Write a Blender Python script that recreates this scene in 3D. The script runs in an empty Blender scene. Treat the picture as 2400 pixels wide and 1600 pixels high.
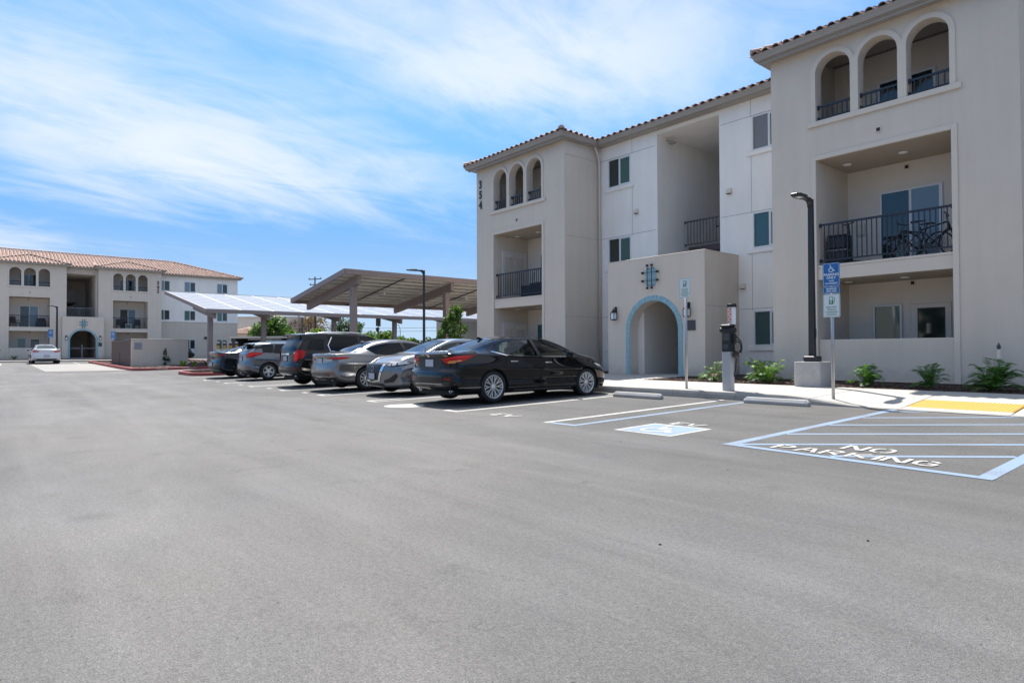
import bpy, bmesh, math, random
import numpy as np
from mathutils import Vector, Matrix
from mathutils.bvhtree import BVHTree

scene = bpy.context.scene
COL = scene.collection
R = math.radians

# ------------------------------------------------------------------ camera
cam_data = bpy.data.cameras.new('camera')
cam = bpy.data.objects.new('camera', cam_data)
COL.objects.link(cam)
scene.camera = cam
cam_data.sensor_width = 36.0
cam_data.lens = 22.36
cam_data.clip_start = 0.05
cam_data.clip_end = 3000
_yaw, _pit, _rol = R(39.943), R(0.930), R(-0.245)
_F = Vector((-math.cos(_yaw) * math.cos(_pit), math.sin(_yaw) * math.cos(_pit), math.sin(_pit)))
_Rt = Vector((math.sin(_yaw), math.cos(_yaw), 0))
_U = _Rt.cross(_F)
_R2 = _Rt * math.cos(_rol) + _U * math.sin(_rol)
_U2 = -_Rt * math.sin(_rol) + _U * math.cos(_rol)
_m = Matrix((( _R2.x, _U2.x, -_F.x, 0), (_R2.y, _U2.y, -_F.y, 0), (_R2.z, _U2.z, -_F.z, 1.12), (0, 0, 0, 1)))
cam.matrix_world = _m

# ------------------------------------------------------------------ world, sun, exposure
SUN = Vector((-0.51, 0.26, 1.0)).normalized()
ELEV = math.asin(SUN.z)
world = bpy.data.worlds.new('World')
scene.world = world
world.use_nodes = True
wn = world.node_tree
wn.nodes.clear()
def wnode(t, **kw):
    n = wn.nodes.new(t)
    for k, v in kw.items():
        setattr(n, k, v)
    return n
sky = wnode('ShaderNodeTexSky', sky_type='NISHITA')
sky.sun_disc = False
sky.sun_elevation = ELEV
sky.sun_rotation = math.atan2(SUN.x, SUN.y)
sky.altitude = 0
sky.air_density = 1.0
sky.dust_density = 0.0
sky.ozone_density = 3.0
hsv = wnode('ShaderNodeHueSaturation')
hsv.inputs['Saturation'].default_value = 1.15
hsv.inputs['Value'].default_value = 1.0
wn.links.new(sky.outputs[0], hsv.inputs['Color'])
tc = wnode('ShaderNodeTexCoord')
sep = wnode('ShaderNodeSeparateXYZ')
wn.links.new(tc.outputs['Generated'], sep.inputs[0])
def wmath(op, a, b=None, clamp=False):
    n = wnode('ShaderNodeMath', operation=op)
    n.use_clamp = clamp
    for i, v in enumerate((a, b)):
        if v is None:
            continue
        if isinstance(v, (int, float)):
            n.inputs[i].default_value = v
        else:
            wn.links.new(v, n.inputs[i])
    return n.outputs[0]
zz = wmath('MAXIMUM', wmath('ADD', sep.outputs[2], 0.09), 0.03)
uu = wmath('DIVIDE', sep.outputs[0], zz)
vv = wmath('DIVIDE', sep.outputs[1], zz)
comb = wnode('ShaderNodeCombineXYZ')
wn.links.new(uu, comb.inputs[0]); wn.links.new(vv, comb.inputs[1])
def wmap(rot, scale, loc=(0, 0, 0)):
    n = wnode('ShaderNodeMapping', vector_type='TEXTURE')
    n.inputs['Rotation'].default_value = (0, 0, -rot)
    n.inputs['Scale'].default_value = (1 / scale[0], 1 / scale[1], 1)
    n.inputs['Location'].default_value = loc
    wn.links.new(comb.outputs[0], n.inputs[0])
    return n.outputs[0]
def wnoise(vec, scale, detail, rough, dist):
    n = wnode('ShaderNodeTexNoise')
    n.inputs['Scale'].default_value = scale
    n.inputs['Detail'].default_value = detail
    n.inputs['Roughness'].default_value = rough
    n.inputs['Distortion'].default_value = dist
    wn.links.new(vec, n.inputs['Vector'])
    return n.outputs['Fac']
def wramp(fac, a, b):
    n = wnode('ShaderNodeMapRange', interpolation_type='SMOOTHSTEP')
    n.inputs['From Min'].default_value = a
    n.inputs['From Max'].default_value = b
    wn.links.new(fac, n.inputs['Value'])
    return n.outputs[0]
def wdir(px, py):
    """where a ray through photo pixel (px,py) meets the cloud sheet"""
    d = _F + _R2 * ((px - 1200) / 1490.7) - _U2 * ((py - 800) / 1490.7)
    d.normalize()
    z = max(d.z + 0.09, 0.03)
    return (d.x / z, d.y / z)
def wband(p, q, w, soft=1.0):
    """soft elongated cloud bank between two points of the sheet"""
    (ax, ay), (bx, by) = p, q
    L = math.hypot(bx - ax, by - ay); tx, ty = (bx - ax) / L, (by - ay) / L
    cx, cy = (ax + bx) / 2, (ay + by) / 2
    du = wmath('SUBTRACT', uw, cx); dv = wmath('SUBTRACT', vw, cy)
    s = wmath('ADD', wmath('MULTIPLY', du, tx), wmath('MULTIPLY', dv, ty))
    t = wmath('ADD', wmath('MULTIPLY', du, -ty), wmath('MULTIPLY', dv, tx))
    s = wmath('DIVIDE', s, L * .62); t = wmath('DIVIDE', t, w)
    r2 = wmath('ADD', wmath('MULTIPLY', s, s), wmath('MULTIPLY', t, t))
    return wmath('POWER', 2.718, wmath('MULTIPLY', r2, -soft))
# gentle domain warp so that the banks have no clean outline
wv1 = wnoise(wmap(0, (0.7, 0.7, 1)), 1.0, 5, 0.6, 0.4)
wv2 = wnoise(wmap(0, (0.7, 0.7, 1), (9, 3, 0)), 1.0, 5, 0.6, 0.4)
uw = wmath('ADD', uu, wmath('MULTIPLY', wmath('SUBTRACT', wv1, 0.5), 1.3))
vw = wmath('ADD', vv, wmath('MULTIPLY', wmath('SUBTRACT', wv2, 0.5), 1.3))
b1 = wband(wdir(-250, 100), wdir(870, 500), 0.85)
b2 = wband(wdir(600, -60), wdir(1650, 210), 0.55)
b3 = wband(wdir(-300, 540), wdir(330, 600), 0.8)
b4 = wband(wdir(700, 330), wdir(1150, 390), 0.35)
banks = wmath('MAXIMUM', wmath('MAXIMUM', b1, wmath('MULTIPLY', b2, 0.9)), wmath('MAXIMUM', wmath('MULTIPLY', b3, 0.8), wmath('MULTIPLY', b4, 0.5)))
fill_banks = wramp(wnoise(wmap(0.6, (0.22, 0.34, 1), (3.1, 7.7, 0)), 1.0, 4, 0.55, 0.5), 0.36, 0.52)  # added cloud banks, mostly above the view, to lift light on shaded walls
banks = wmath('MAXIMUM', banks, wmath('MULTIPLY', wmath('MULTIPLY', fill_banks, 0.9), wramp(sep.outputs[2], 0.34, 0.58)))
CLOUD_ROT = math.atan2(wdir(820, 480)[1] - wdir(-250, 40)[1], wdir(820, 480)[0] - wdir(-250, 40)[0])
streak = wnoise(wmap(-CLOUD_ROT, (0.6, 1.3, 1), (2.3, 0.7, 0)), 1.0, 9, 0.58, 1.1)
wisp = wnoise(wmap(-CLOUD_ROT + .3, (1.5, 3.0, 1), (5, 2, 0)), 1.0, 9, 0.64, 1.6)
fib = wmath('ADD', wmath('MULTIPLY', streak, 0.62), wmath('MULTIPLY', wisp, 0.38))
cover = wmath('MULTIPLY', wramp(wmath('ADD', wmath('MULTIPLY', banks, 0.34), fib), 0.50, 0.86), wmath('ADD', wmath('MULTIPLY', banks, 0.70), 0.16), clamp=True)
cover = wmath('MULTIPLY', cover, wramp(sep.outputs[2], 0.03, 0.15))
low = wnode('ShaderNodeMix', data_type='RGBA')          # paler, milky air low over the horizon
wn.links.new(wmath('MULTIPLY', wramp(sep.outputs[2], 0.48, 0.14), 0.93), low.inputs['Factor'])
wn.links.new(hsv.outputs[0], low.inputs['A'])
low.inputs['B'].default_value = (0.75, 2.15, 4.5, 1)
low2 = wnode('ShaderNodeMix', data_type='RGBA')
wn.links.new(wmath('MULTIPLY', wramp(sep.outputs[2], 0.24, 0.0), 0.95), low2.inputs['Factor'])
wn.links.new(low.outputs['Result'], low2.inputs['A'])
low2.inputs['B'].default_value = (2.7, 3.6, 4.55, 1)
mixc = wnode('ShaderNodeMix', data_type='RGBA')
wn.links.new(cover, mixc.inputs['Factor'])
wn.links.new(low2.outputs['Result'], mixc.inputs['A'])
mixc.inputs['B'].default_value = (4.55, 4.75, 5.0, 1)
bg = wnode('ShaderNodeBackground')
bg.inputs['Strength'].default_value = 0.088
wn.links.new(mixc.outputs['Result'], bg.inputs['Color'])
wout = wnode('ShaderNodeOutputWorld')
wn.links.new(bg.outputs[0], wout.inputs[0])

sun_data = bpy.data.lights.new('sun', 'SUN')
sun_data.energy = 3.5
sun_data.angle = R(0.53)
sun_data.color = (1.0, 0.955, 0.89)
sun = bpy.data.objects.new('sun', sun_data)
COL.objects.link(sun)
sun.location = (0, 0, 40)
sun.rotation_euler = (-SUN).to_track_quat('-Z', 'Y').to_euler()

scene.render.engine = 'CYCLES'
scene.view_settings.view_transform = 'Standard'
scene.view_settings.look = 'None'
scene.view_settings.exposure = 1.25
scene.view_settings.gamma = 1.0
scene.cycles.max_bounces = 8
scene.cycles.transparent_max_bounces = 16

# ------------------------------------------------------------------ materials
MATS = {}
def M(name, col, rough=0.55, metal=0.0, var=0.0, vscale=2.0, bump=0.0, bscale=60.0, coat=0.0, spec=0.5,
      rough_coat=0.03, island=0.0, fine=0.0, trans=0.0, emis=None):
    if name in MATS:
        return MATS[name]
    m = bpy.data.materials.new(name)
    m.use_nodes = True
    nt = m.node_tree
    p = nt.nodes['Principled BSDF']
    p.inputs['Base Color'].default_value = (*col, 1)
    p.inputs['Roughness'].default_value = rough
    p.inputs['Metallic'].default_value = metal
    p.inputs['Specular IOR Level'].default_value = spec
    p.inputs['Coat Weight'].default_value = coat
    p.inputs['Coat Roughness'].default_value = rough_coat
    p.inputs['Transmission Weight'].default_value = trans
    L = nt.links.new
    src = None
    if var or bump or fine:
        tcn = nt.nodes.new('ShaderNodeTexCoord')
    if var or island:
        f = None
        if var:
            n = nt.nodes.new('ShaderNodeTexNoise')
            n.inputs['Scale'].default_value = vscale
            n.inputs['Detail'].default_value = 6
            n.inputs['Roughness'].default_value = 0.6
            L(tcn.outputs['Object'], n.inputs['Vector'])
            f = n.outputs['Fac']
        mr = nt.nodes.new('ShaderNodeMapRange')
        mr.inputs['From Min'].default_value = 0.25 if var else 0.0
        mr.inputs['From Max'].default_value = 0.75 if var else 1.0
        a = var or island
        mr.inputs['To Min'].default_value = 1 - a
        mr.inputs['To Max'].default_value = 1 + a
        if f is None:
            g = nt.nodes.new('ShaderNodeNewGeometry')
            f = g.outputs['Random Per Island']
        L(f, mr.inputs['Value'])
        fac = mr.outputs[0]
        if var and island:
            g = nt.nodes.new('ShaderNodeNewGeometry')
            m2 = nt.nodes.new('ShaderNodeMapRange')
            m2.inputs['To Min'].default_value = 1 - island
            m2.inputs['To Max'].default_value = 1 + island
            L(g.outputs['Random Per Island'], m2.inputs['Value'])
            mm = nt.nodes.new('ShaderNodeMath'); mm.operation = 'MULTIPLY'
            L(fac, mm.inputs[0]); L(m2.outputs[0], mm.inputs[1])
            fac = mm.outputs[0]
        mx = nt.nodes.new('ShaderNodeVectorMath'); mx.operation = 'SCALE'
        mx.inputs[0].default_value = col
        L(fac, mx.inputs['Scale'])
        L(mx.outputs[0], p.inputs['Base Color'])
    if bump:
        n = nt.nodes.new('ShaderNodeTexNoise')
        n.inputs['Scale'].default_value = bscale
        n.inputs['Detail'].default_value = 5
        n.inputs['Roughness'].default_value = 0.65
        L(tcn.outputs['Object'], n.inputs['Vector'])
        b = nt.nodes.new('ShaderNodeBump')
        b.inputs['Strength'].default_value = bump
        b.inputs['Distance'].default_value = 0.01
        L(n.outputs['Fac'], b.inputs['Height'])
        L(b.outputs[0], p.inputs['Normal'])
    if emis:
        p.inputs['Emission Color'].default_value = (*emis[0], 1)
        p.inputs['Emission Strength'].default_value = emis[1]
    MATS[name] = m
    return m

def glass_mat(name, tint, dark=0.35, ior=1.5):
    """window glass: tinted transparency under a fresnel mirror"""
    if name in MATS:
        return MATS[name]
    m = bpy.data.materials.new(name)
    m.use_nodes = True
    nt = m.node_tree
    nt.nodes.clear()
    o = nt.nodes.new('ShaderNodeOutputMaterial')
    t = nt.nodes.new('ShaderNodeBsdfTransparent')
    t.inputs[0].default_value = (*[c * dark for c in tint], 1)
    g = nt.nodes.new('ShaderNodeBsdfGlossy')
    g.inputs['Roughness'].default_value = 0.015
    g.inputs['Color'].default_value = (0.88, 0.94, 1, 1)
    fr = nt.nodes.new('ShaderNodeFresnel')
    fr.inputs[0].default_value = ior
    mr = nt.nodes.new('ShaderNodeMath'); mr.operation = 'MULTIPLY_ADD'
    mr.inputs[1].default_value = 1.0; mr.inputs[2].default_value = 0.0
    mr.use_clamp = True
    nt.links.new(fr.outputs[0], mr.inputs[0])
    mx = nt.nodes.new('ShaderNodeMixShader')
    nt.links.new(mr.outputs[0], mx.inputs[0])
    nt.links.new(t.outputs[0], mx.inputs[1])
    nt.links.new(g.outputs[0], mx.inputs[2])
    nt.links.new(mx.outputs[0], o.inputs[0])
    MATS[name] = m
    return m

def asphalt():
    m = bpy.data.materials.new('asphalt'); m.use_nodes = True
    nt = m.node_tree; p = nt.nodes['Principled BSDF']; L = nt.links.new
    tcn = nt.nodes.new('ShaderNodeTexCoord')
    def noise(scale, detail=4, rough=0.55, dist=0.0, vec=None, sc=None, rot=0):
        n = nt.nodes.new('ShaderNodeTexNoise')
        n.inputs['Scale'].default_value = scale; n.inputs['Detail'].default_value = detail
        n.inputs['Roughness'].default_value = rough; n.inputs['Distortion'].default_value = dist
        v = tcn.outputs['Object']
        if sc:
            mp = nt.nodes.new('ShaderNodeMapping')
            mp.inputs['Scale'].default_value = sc
            mp.inputs['Rotation'].default_value = (0, 0, rot)
            L(v, mp.inputs[0]); v = mp.outputs[0]
        L(v, n.inputs['Vector'])
        return n.outputs['Fac']
    def rng(f, a, b, c, d):
        n = nt.nodes.new('ShaderNodeMapRange')
        for k, v in zip(('From Min', 'From Max', 'To Min', 'To Max'), (a, b, c, d)):
            n.inputs[k].default_value = v
        L(f, n.inputs['Value']); return n.outputs[0]
    def mul(a, b):
        n = nt.nodes.new('ShaderNodeMath'); n.operation = 'MULTIPLY'
        for i, v in enumerate((a, b)):
            if isinstance(v, float): n.inputs[i].default_value = v
            else: L(v, n.inputs[i])
        return n.outputs[0]
    big = rng(noise(0.16, 5, 0.6, 0.6), 0.3, 0.7, 0.80, 1.20)
    mid = rng(noise(0.9, 6, 0.65, 0.8, sc=(0.5, 1.3, 1), rot=0.3), 0.25, 0.75, 0.86, 1.14)
    trk = rng(noise(0.6, 5, 0.65, 0.4, sc=(0.16, 2.0, 1), rot=0.5), 0.35, 0.7, 0.86, 1.12)
    fine = rng(noise(130, 3, 0.7), 0.25, 0.78, 0.60, 1.40)
    vor = nt.nodes.new('ShaderNodeTexVoronoi'); vor.inputs['Scale'].default_value = 210
    L(tcn.outputs['Object'], vor.inputs['Vector'])
    agg = rng(vor.outputs['Color'], 0.0, 1.0, 0.68, 1.32)
    spots = rng(noise(1.7, 5, 0.7, 0.5), 0.58, 0.74, 1.0, 0.80)
    clump = rng(noise(34, 4, 0.75), 0.3, 0.72, 0.80, 1.18)
    # hairline cracks that wander through the sheet
    cmap = nt.nodes.new('ShaderNodeMapping'); L(tcn.outputs['Object'], cmap.inputs[0])
    wob = nt.nodes.new('ShaderNodeTexNoise'); wob.inputs['Scale'].default_value = 0.7; wob.inputs['Detail'].default_value = 6; wob.inputs['Roughness'].default_value = 0.7
    L(tcn.outputs['Object'], wob.inputs['Vector'])
    wsc = nt.nodes.new('ShaderNodeVectorMath'); wsc.operation = 'SCALE'; wsc.inputs['Scale'].default_value = 1.6
    L(wob.outputs['Color'], wsc.inputs[0])
    wad = nt.nodes.new('ShaderNodeVectorMath'); wad.operation = 'ADD'
    L(cmap.outputs[0], wad.inputs[0]); L(wsc.outputs[0], wad.inputs[1])
    cv = nt.nodes.new('ShaderNodeTexVoronoi'); cv.feature = 'DISTANCE_TO_EDGE'; cv.inputs['Scale'].default_value = 0.16
    L(wad.outputs[0], cv.inputs['Vector'])
    crack = rng(cv.outputs['Distance'], 0.0004, 0.0028, 0.84, 1.0)
    cmask = rng(noise(0.25, 2, 0.5), 0.45, 0.6, 0.0, 1.0)
    cmx = nt.nodes.new('ShaderNodeMix'); L(cmask, cmx.inputs['Factor']); cmx.inputs['A'].default_value = 1.0; L(crack, cmx.inputs['B'])
    # old drips
    dv = nt.nodes.new('ShaderNodeTexVoronoi'); dv.inputs['Scale'].default_value = 0.75; dv.inputs['Randomness'].default_value = 1.0
    L(tcn.outputs['Object'], dv.inputs['Vector'])
    drip = rng(dv.outputs['Distance'], 0.05, 0.16, 0.74, 1.0)
    dmask = rng(noise(0.5, 2, 0.5), 0.50, 0.60, 0.0, 1.0)
    dmx = nt.nodes.new('ShaderNodeMix'); L(dmask, dmx.inputs['Factor']); dmx.inputs['A'].default_value = 1.0; L(drip, dmx.inputs['B'])
    spots = mul(mul(spots, clump), mul(cmx.outputs['Result'], dmx.outputs['Result']))
    # little pits where stones have come out
    pv = nt.nodes.new('ShaderNodeTexVoronoi'); pv.inputs['Scale'].default_value = 7.0
    L(tcn.outputs['Object'], pv.inputs['Vector'])
    spots = mul(spots, rng(pv.outputs['Distance'], 0.03, 0.06, 0.45, 1.0))
    # the stalls are less bleached by traffic and sun than the driving lane
    sp_ = nt.nodes.new('ShaderNodeSeparateXYZ'); L(tcn.outputs['Object'], sp_.inputs[0])
    ed = nt.nodes.new('ShaderNodeMath'); ed.operation = 'MULTIPLY_ADD'; ed.inputs[1].default_value = 3.5; L(noise(0.4, 4, 0.6, 0.5), ed.inputs[0]); L(sp_.outputs[1], ed.inputs[2])
    spots = mul(spots, rng(ed.outputs[0], 5.6, 9.2, 1.0, 0.80))
    val = mul(mul(mul(big, mid), mul(fine, agg)), mul(trk, spots))
    tint = nt.nodes.new('ShaderNodeMix'); tint.data_type = 'RGBA'
    L(rng(noise(0.22, 4, 0.6, 0.4), 0.42, 0.66, 0, 1), tint.inputs['Factor'])
    tint.inputs['A'].default_value = (0.138, 0.136, 0.134, 1)
    tint.inputs['B'].default_value = (0.147, 0.140, 0.132, 1)
    sc = nt.nodes.new('ShaderNodeVectorMath'); sc.operation = 'SCALE'
    L(tint.outputs['Result'], sc.inputs[0]); L(val, sc.inputs['Scale'])
    L(sc.outputs[0], p.inputs['Base Color'])
    p.inputs['Roughness'].default_value = 0.82
    p.inputs['Specular IOR Level'].default_value = 0.35
    b = nt.nodes.new('ShaderNodeBump'); b.inputs['Strength'].default_value = 0.55; b.inputs['Distance'].default_value = 0.006
    L(vor.outputs['Distance'], b.inputs['Height'])
    b2 = nt.nodes.new('ShaderNodeBump'); b2.inputs['Strength'].default_value = 0.5; b2.inputs['Distance'].default_value = 0.01
    L(noise(60, 4, 0.7), b2.inputs['Height']); L(b.outputs[0], b2.inputs['Normal'])
    L(b2.outputs[0], p.inputs['Normal'])
    return m

def paint_mark(name, col):
    """worn road paint: wears through to asphalt grey in small flakes"""
    m = bpy.data.materials.new(name); m.use_nodes = True
    nt = m.node_tree; p = nt.nodes['Principled BSDF']; L = nt.links.new
    tcn = nt.nodes.new('ShaderNodeTexCoord')
    n = nt.nodes.new('ShaderNodeTexNoise'); n.inputs['Scale'].default_value = 45; n.inputs['Detail'].default_value = 6; n.inputs['Roughness'].default_value = 0.75
    n2 = nt.nodes.new('ShaderNodeTexNoise'); n2.inputs['Scale'].default_value = 1.6; n2.inputs['Detail'].default_value = 3
    L(tcn.outputs['Object'], n.inputs['Vector']); L(tcn.outputs['Object'], n2.inputs['Vector'])
    ad = nt.nodes.new('ShaderNodeMath'); ad.operation = 'MULTIPLY_ADD'; ad.inputs[1].default_value = 0.45
    L(n2.outputs['Fac'], ad.inputs[0]); L(n.outputs['Fac'], ad.inputs[2])
    mr = nt.nodes.new('ShaderNodeMapRange'); mr.inputs['From Min'].default_value = 0.74; mr.inputs['From Max'].default_value = 0.88
    mr.inputs['To Min'].default_value = 0.0; mr.inputs['To Max'].default_value = 0.75
    L(ad.outputs[0], mr.inputs['Value'])
    mx = nt.nodes.new('ShaderNodeMix'); mx.data_type = 'RGBA'
    L(mr.outputs[0], mx.inputs['Factor'])
    mx.inputs['A'].default_value = (*col, 1); mx.inputs['B'].default_value = (0.14, 0.14, 0.14, 1)
    L(mx.outputs['Result'], p.inputs['Base Color'])
    p.inputs['Roughness'].default_value = 0.75
    b = nt.nodes.new('ShaderNodeBump'); b.inputs['Strength'].default_value = 0.4; b.inputs['Distance'].default_value = 0.005
    L(n.outputs['Fac'], b.inputs['Height']); L(b.outputs[0], p.inputs['Normal'])
    MATS[name] = m
    return m

def carpaint(name, col, metal, rough, flake=0.0):
    m = M(name, col, rough=rough, metal=metal, coat=1.0, rough_coat=0.015, spec=0.12 if metal < .45 else 0.5)
    if metal < .45 and max(col) < .05:
        m.node_tree.nodes['Principled BSDF'].inputs['Coat IOR'].default_value = 1.38
    return m

def weather(m, lo=.955, hi=1.03):
    """faint run-down streaks and splash dirt on stucco"""
    nt = m.node_tree; p = nt.nodes['Principled BSDF']; L = nt.links.new
    src = p.inputs['Base Color'].links[0].from_socket
    tcn = nt.nodes.new('ShaderNodeTexCoord')
    mp = nt.nodes.new('ShaderNodeMapping'); mp.inputs['Scale'].default_value = (2.6, 2.6, .16); L(tcn.outputs['Object'], mp.inputs[0])
    n = nt.nodes.new('ShaderNodeTexNoise'); n.inputs['Scale'].default_value = 1.0; n.inputs['Detail'].default_value = 6; n.inputs['Roughness'].default_value = .65; L(mp.outputs[0], n.inputs['Vector'])
    mr = nt.nodes.new('ShaderNodeMapRange'); mr.inputs['From Min'].default_value = .3; mr.inputs['From Max'].default_value = .7; mr.inputs['To Min'].default_value = lo; mr.inputs['To Max'].default_value = hi; L(n.outputs['Fac'], mr.inputs['Value'])
    sp_ = nt.nodes.new('ShaderNodeSeparateXYZ'); L(tcn.outputs['Object'], sp_.inputs[0])
    n2 = nt.nodes.new('ShaderNodeTexNoise'); n2.inputs['Scale'].default_value = 5; n2.inputs['Detail'].default_value = 5; L(tcn.outputs['Object'], n2.inputs['Vector'])
    ad = nt.nodes.new('ShaderNodeMath'); ad.operation = 'MULTIPLY_ADD'; ad.inputs[1].default_value = -.5; L(n2.outputs['Fac'], ad.inputs[0]); L(sp_.outputs[2], ad.inputs[2])
    m2 = nt.nodes.new('ShaderNodeMapRange'); m2.inputs['From Min'].default_value = -.2; m2.inputs['From Max'].default_value = .12; m2.inputs['To Min'].default_value = .84; m2.inputs['To Max'].default_value = 1.0; L(ad.outputs[0], m2.inputs['Value'])
    mm = nt.nodes.new('ShaderNodeMath'); mm.operation = 'MULTIPLY'; L(mr.outputs[0], mm.inputs[0]); L(m2.outputs[0], mm.inputs[1])
    v = nt.nodes.new('ShaderNodeVectorMath'); v.operation = 'SCALE'; L(src, v.inputs[0]); L(mm.outputs[0], v.inputs['Scale'])
    L(v.outputs[0], p.inputs['Base Color'])
m_asph = asphalt()
m_white_mark = paint_mark('white_road_paint', (0.47, 0.46, 0.435))
m_blue_mark = paint_mark('blue_road_paint', (0.19, 0.265, 0.37))
m_conc = M('concrete', (0.42, 0.395, 0.36), 0.85, var=0.10, vscale=1.3, bump=0.35, bscale=90)
m_kerb = M('kerb_concrete', (0.34, 0.325, 0.30), 0.85, var=0.14, vscale=2.5, bump=0.4, bscale=70)
m_redkerb = M('red_kerb_paint', (0.30, 0.055, 0.05), 0.6, var=0.18, vscale=4, bump=0.2)
m_stop = M('wheel_stop_concrete', (0.38, 0.37, 0.36), 0.8, var=0.12, vscale=6, bump=0.4)
m_tan = M('tan_stucco', (0.665, 0.575, 0.48), 0.9, var=0.045, vscale=0.8, bump=0.5, bscale=110)
m_tan2 = M('light_tan_trim', (0.68, 0.592, 0.50), 0.9, var=0.03, vscale=1.5, bump=0.3, bscale=110)
m_wht = M('white_stucco', (0.90, 0.85, 0.79), 0.9, var=0.04, vscale=0.9, bump=0.45, bscale=110)
m_inner = M('balcony_stucco', (0.74, 0.665, 0.585), 0.9, var=0.04, vscale=0.9, bump=0.4, bscale=110)
weather(m_tan); weather(m_wht, .95, 1.03)
m_joint = M('reveal_joint', (0.30, 0.29, 0.28), 0.8)
m_gut = M('gutter_metal', (0.36, 0.32, 0.28), 0.5, metal=0.0, var=0.05)
m_tile = M('clay_tile', (0.34, 0.225, 0.18), 0.8, var=0.22, vscale=3.0, bump=0.3, bscale=40, island=0.22)
m_tile_r = M('clay_ridge_tile', (0.46, 0.31, 0.245), 0.8, var=0.2, vscale=5.0, bump=0.3, bscale=40, island=0.18)
m_vinyl = M('white_vinyl', (0.74, 0.75, 0.76), 0.4)
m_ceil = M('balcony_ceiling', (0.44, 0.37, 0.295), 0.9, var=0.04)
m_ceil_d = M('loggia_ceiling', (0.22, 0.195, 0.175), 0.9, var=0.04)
m_glass_d = M('dark_window_glass', (0.018, 0.030, 0.030), 0.04, spec=0.8)
m_glass_g = M('green_reflection_pane', (0.05, 0.125, 0.115), 0.05, spec=0.8)  # opaque green stands in for blinds and for reflected sky and trees
m_glass_b = M('blue_window_glass', (0.20, 0.27, 0.33), 0.06, spec=0.5)
m_rail = M('navy_railing', (0.016, 0.022, 0.038), 0.4)
m_rail2 = M('brown_grey_railing', (0.085, 0.07, 0.072), 0.45)
m_black = M('black_metal', (0.012, 0.012, 0.013), 0.45)
m_blk_pl = M('black_plastic', (0.018, 0.018, 0.02), 0.5)
m_bluetile = M('blue_tile', (0.25, 0.42, 0.47), 0.45, var=0.14, vscale=5, bump=0.1, island=0.14)
m_lampglass = M('frosted_lantern_glass', (0.75, 0.78, 0.8), 0.4)
m_pole = M('bronze_pole', (0.035, 0.034, 0.036), 0.4, metal=0.3)
m_galv = M('galvanised_steel', (0.42, 0.43, 0.45), 0.42, metal=0.75, var=0.12, vscale=8)
m_steel = M('painted_steel_mauve', (0.30, 0.235, 0.215), 0.6, var=0.05, vscale=2)
m_purlin = M('purlin_galvanised', (0.66, 0.64, 0.60), 0.55, metal=0.1, var=0.1, vscale=4)
m_panel = M('solar_panel_top', (0.15, 0.155, 0.17), 0.30, spec=0.6)
m_panel_under = M('solar_panel_back', (0.58, 0.56, 0.52), 0.6, var=0.06)
m_frame_al = M('aluminium_frame', (0.72, 0.72, 0.73), 0.35, metal=0.6)
m_mulch = M('bark_mulch', (0.085, 0.045, 0.032), 0.95, var=0.3, vscale=9, bump=0.6, bscale=50, island=0.45)
m_soil = M('mulch_bed', (0.050, 0.030, 0.024), 0.95, var=0.3, vscale=8, bump=0.8, bscale=40)
def leafmat(name, col, isl=.4, tr=.4):
    m = M(name, col, 0.5, island=isl)
    nt = m.node_tree; p = nt.nodes['Principled BSDF']; o = nt.nodes['Material Output']
    t = nt.nodes.new('ShaderNodeBsdfTranslucent'); mx = nt.nodes.new('ShaderNodeMixShader'); mx.inputs[0].default_value = tr
    src = p.inputs['Base Color'].links[0].from_socket
    g = nt.nodes.new('ShaderNodeMix'); g.data_type = 'RGBA'; g.blend_type = 'MULTIPLY'; g.inputs['Factor'].default_value = 1
    nt.links.new(src, g.inputs['A']); g.inputs['B'].default_value = (1.5, 1.5, .6, 1)
    nt.links.new(g.outputs['Result'], t.inputs[0])
    nt.links.new(p.outputs[0], mx.inputs[1]); nt.links.new(t.outputs[0], mx.inputs[2]); nt.links.new(mx.outputs[0], o.inputs[0])
    return m
m_leaf = leafmat('tree_leaf', (0.065, 0.13, 0.03), .5)
m_leaf_y = leafmat('bright_leaf', (0.10, 0.175, 0.036))
m_leaf_br = leafmat('brown_leaf', (0.20, 0.13, 0.085), tr=.25)
m_leaf_dk = leafmat('dark_leaf', (0.045, 0.085, 0.03), .5)
m_frond = leafmat('fern_frond', (0.06, 0.15, 0.025), .35, .35)
m_frond_lt = leafmat('light_fern_frond', (0.09, 0.175, 0.04), .35)
m_dry = M('dry_frond', (0.16, 0.10, 0.06), 0.8, island=0.3)
m_bark = M('bark', (0.10, 0.08, 0.06), 0.9, var=0.2, vscale=10, bump=0.6)
m_yellow = M('yellow_dome_panel', (0.60, 0.35, 0.07), 0.6, var=0.06, vscale=6)
m_tyre = M('tyre_rubber', (0.016, 0.016, 0.017), 0.75)
m_alloy = M('alloy_silver', (0.74, 0.74, 0.73), 0.30, metal=0.45)
m_alloy_dk = M('alloy_dark', (0.06, 0.06, 0.065), 0.4, metal=0.7)
m_chrome = M('chrome', (0.82, 0.82, 0.84), 0.08, metal=1.0)
m_red = M('tail_light_red', (0.46, 0.003, 0.003), 0.30, coat=0.25, spec=0.2)
m_red_hi = M('tail_light_bright', (0.85, 0.03, 0.02), 0.25, coat=0.3, spec=0.2)
m_red_d = M('tail_light_dark_red', (0.12, 0.006, 0.006), 0.12, coat=1.0)
m_amber = M('amber_lens', (0.62, 0.20, 0.02), 0.15, coat=1.0)
m_clear = M('clear_lens', (0.55, 0.56, 0.58), 0.10, coat=1.0, metal=0.3)
m_plate = M('number_plate', (0.42, 0.43, 0.50), 0.5)
m_under = M('underbody', (0.010, 0.010, 0.011), 0.8)
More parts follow.
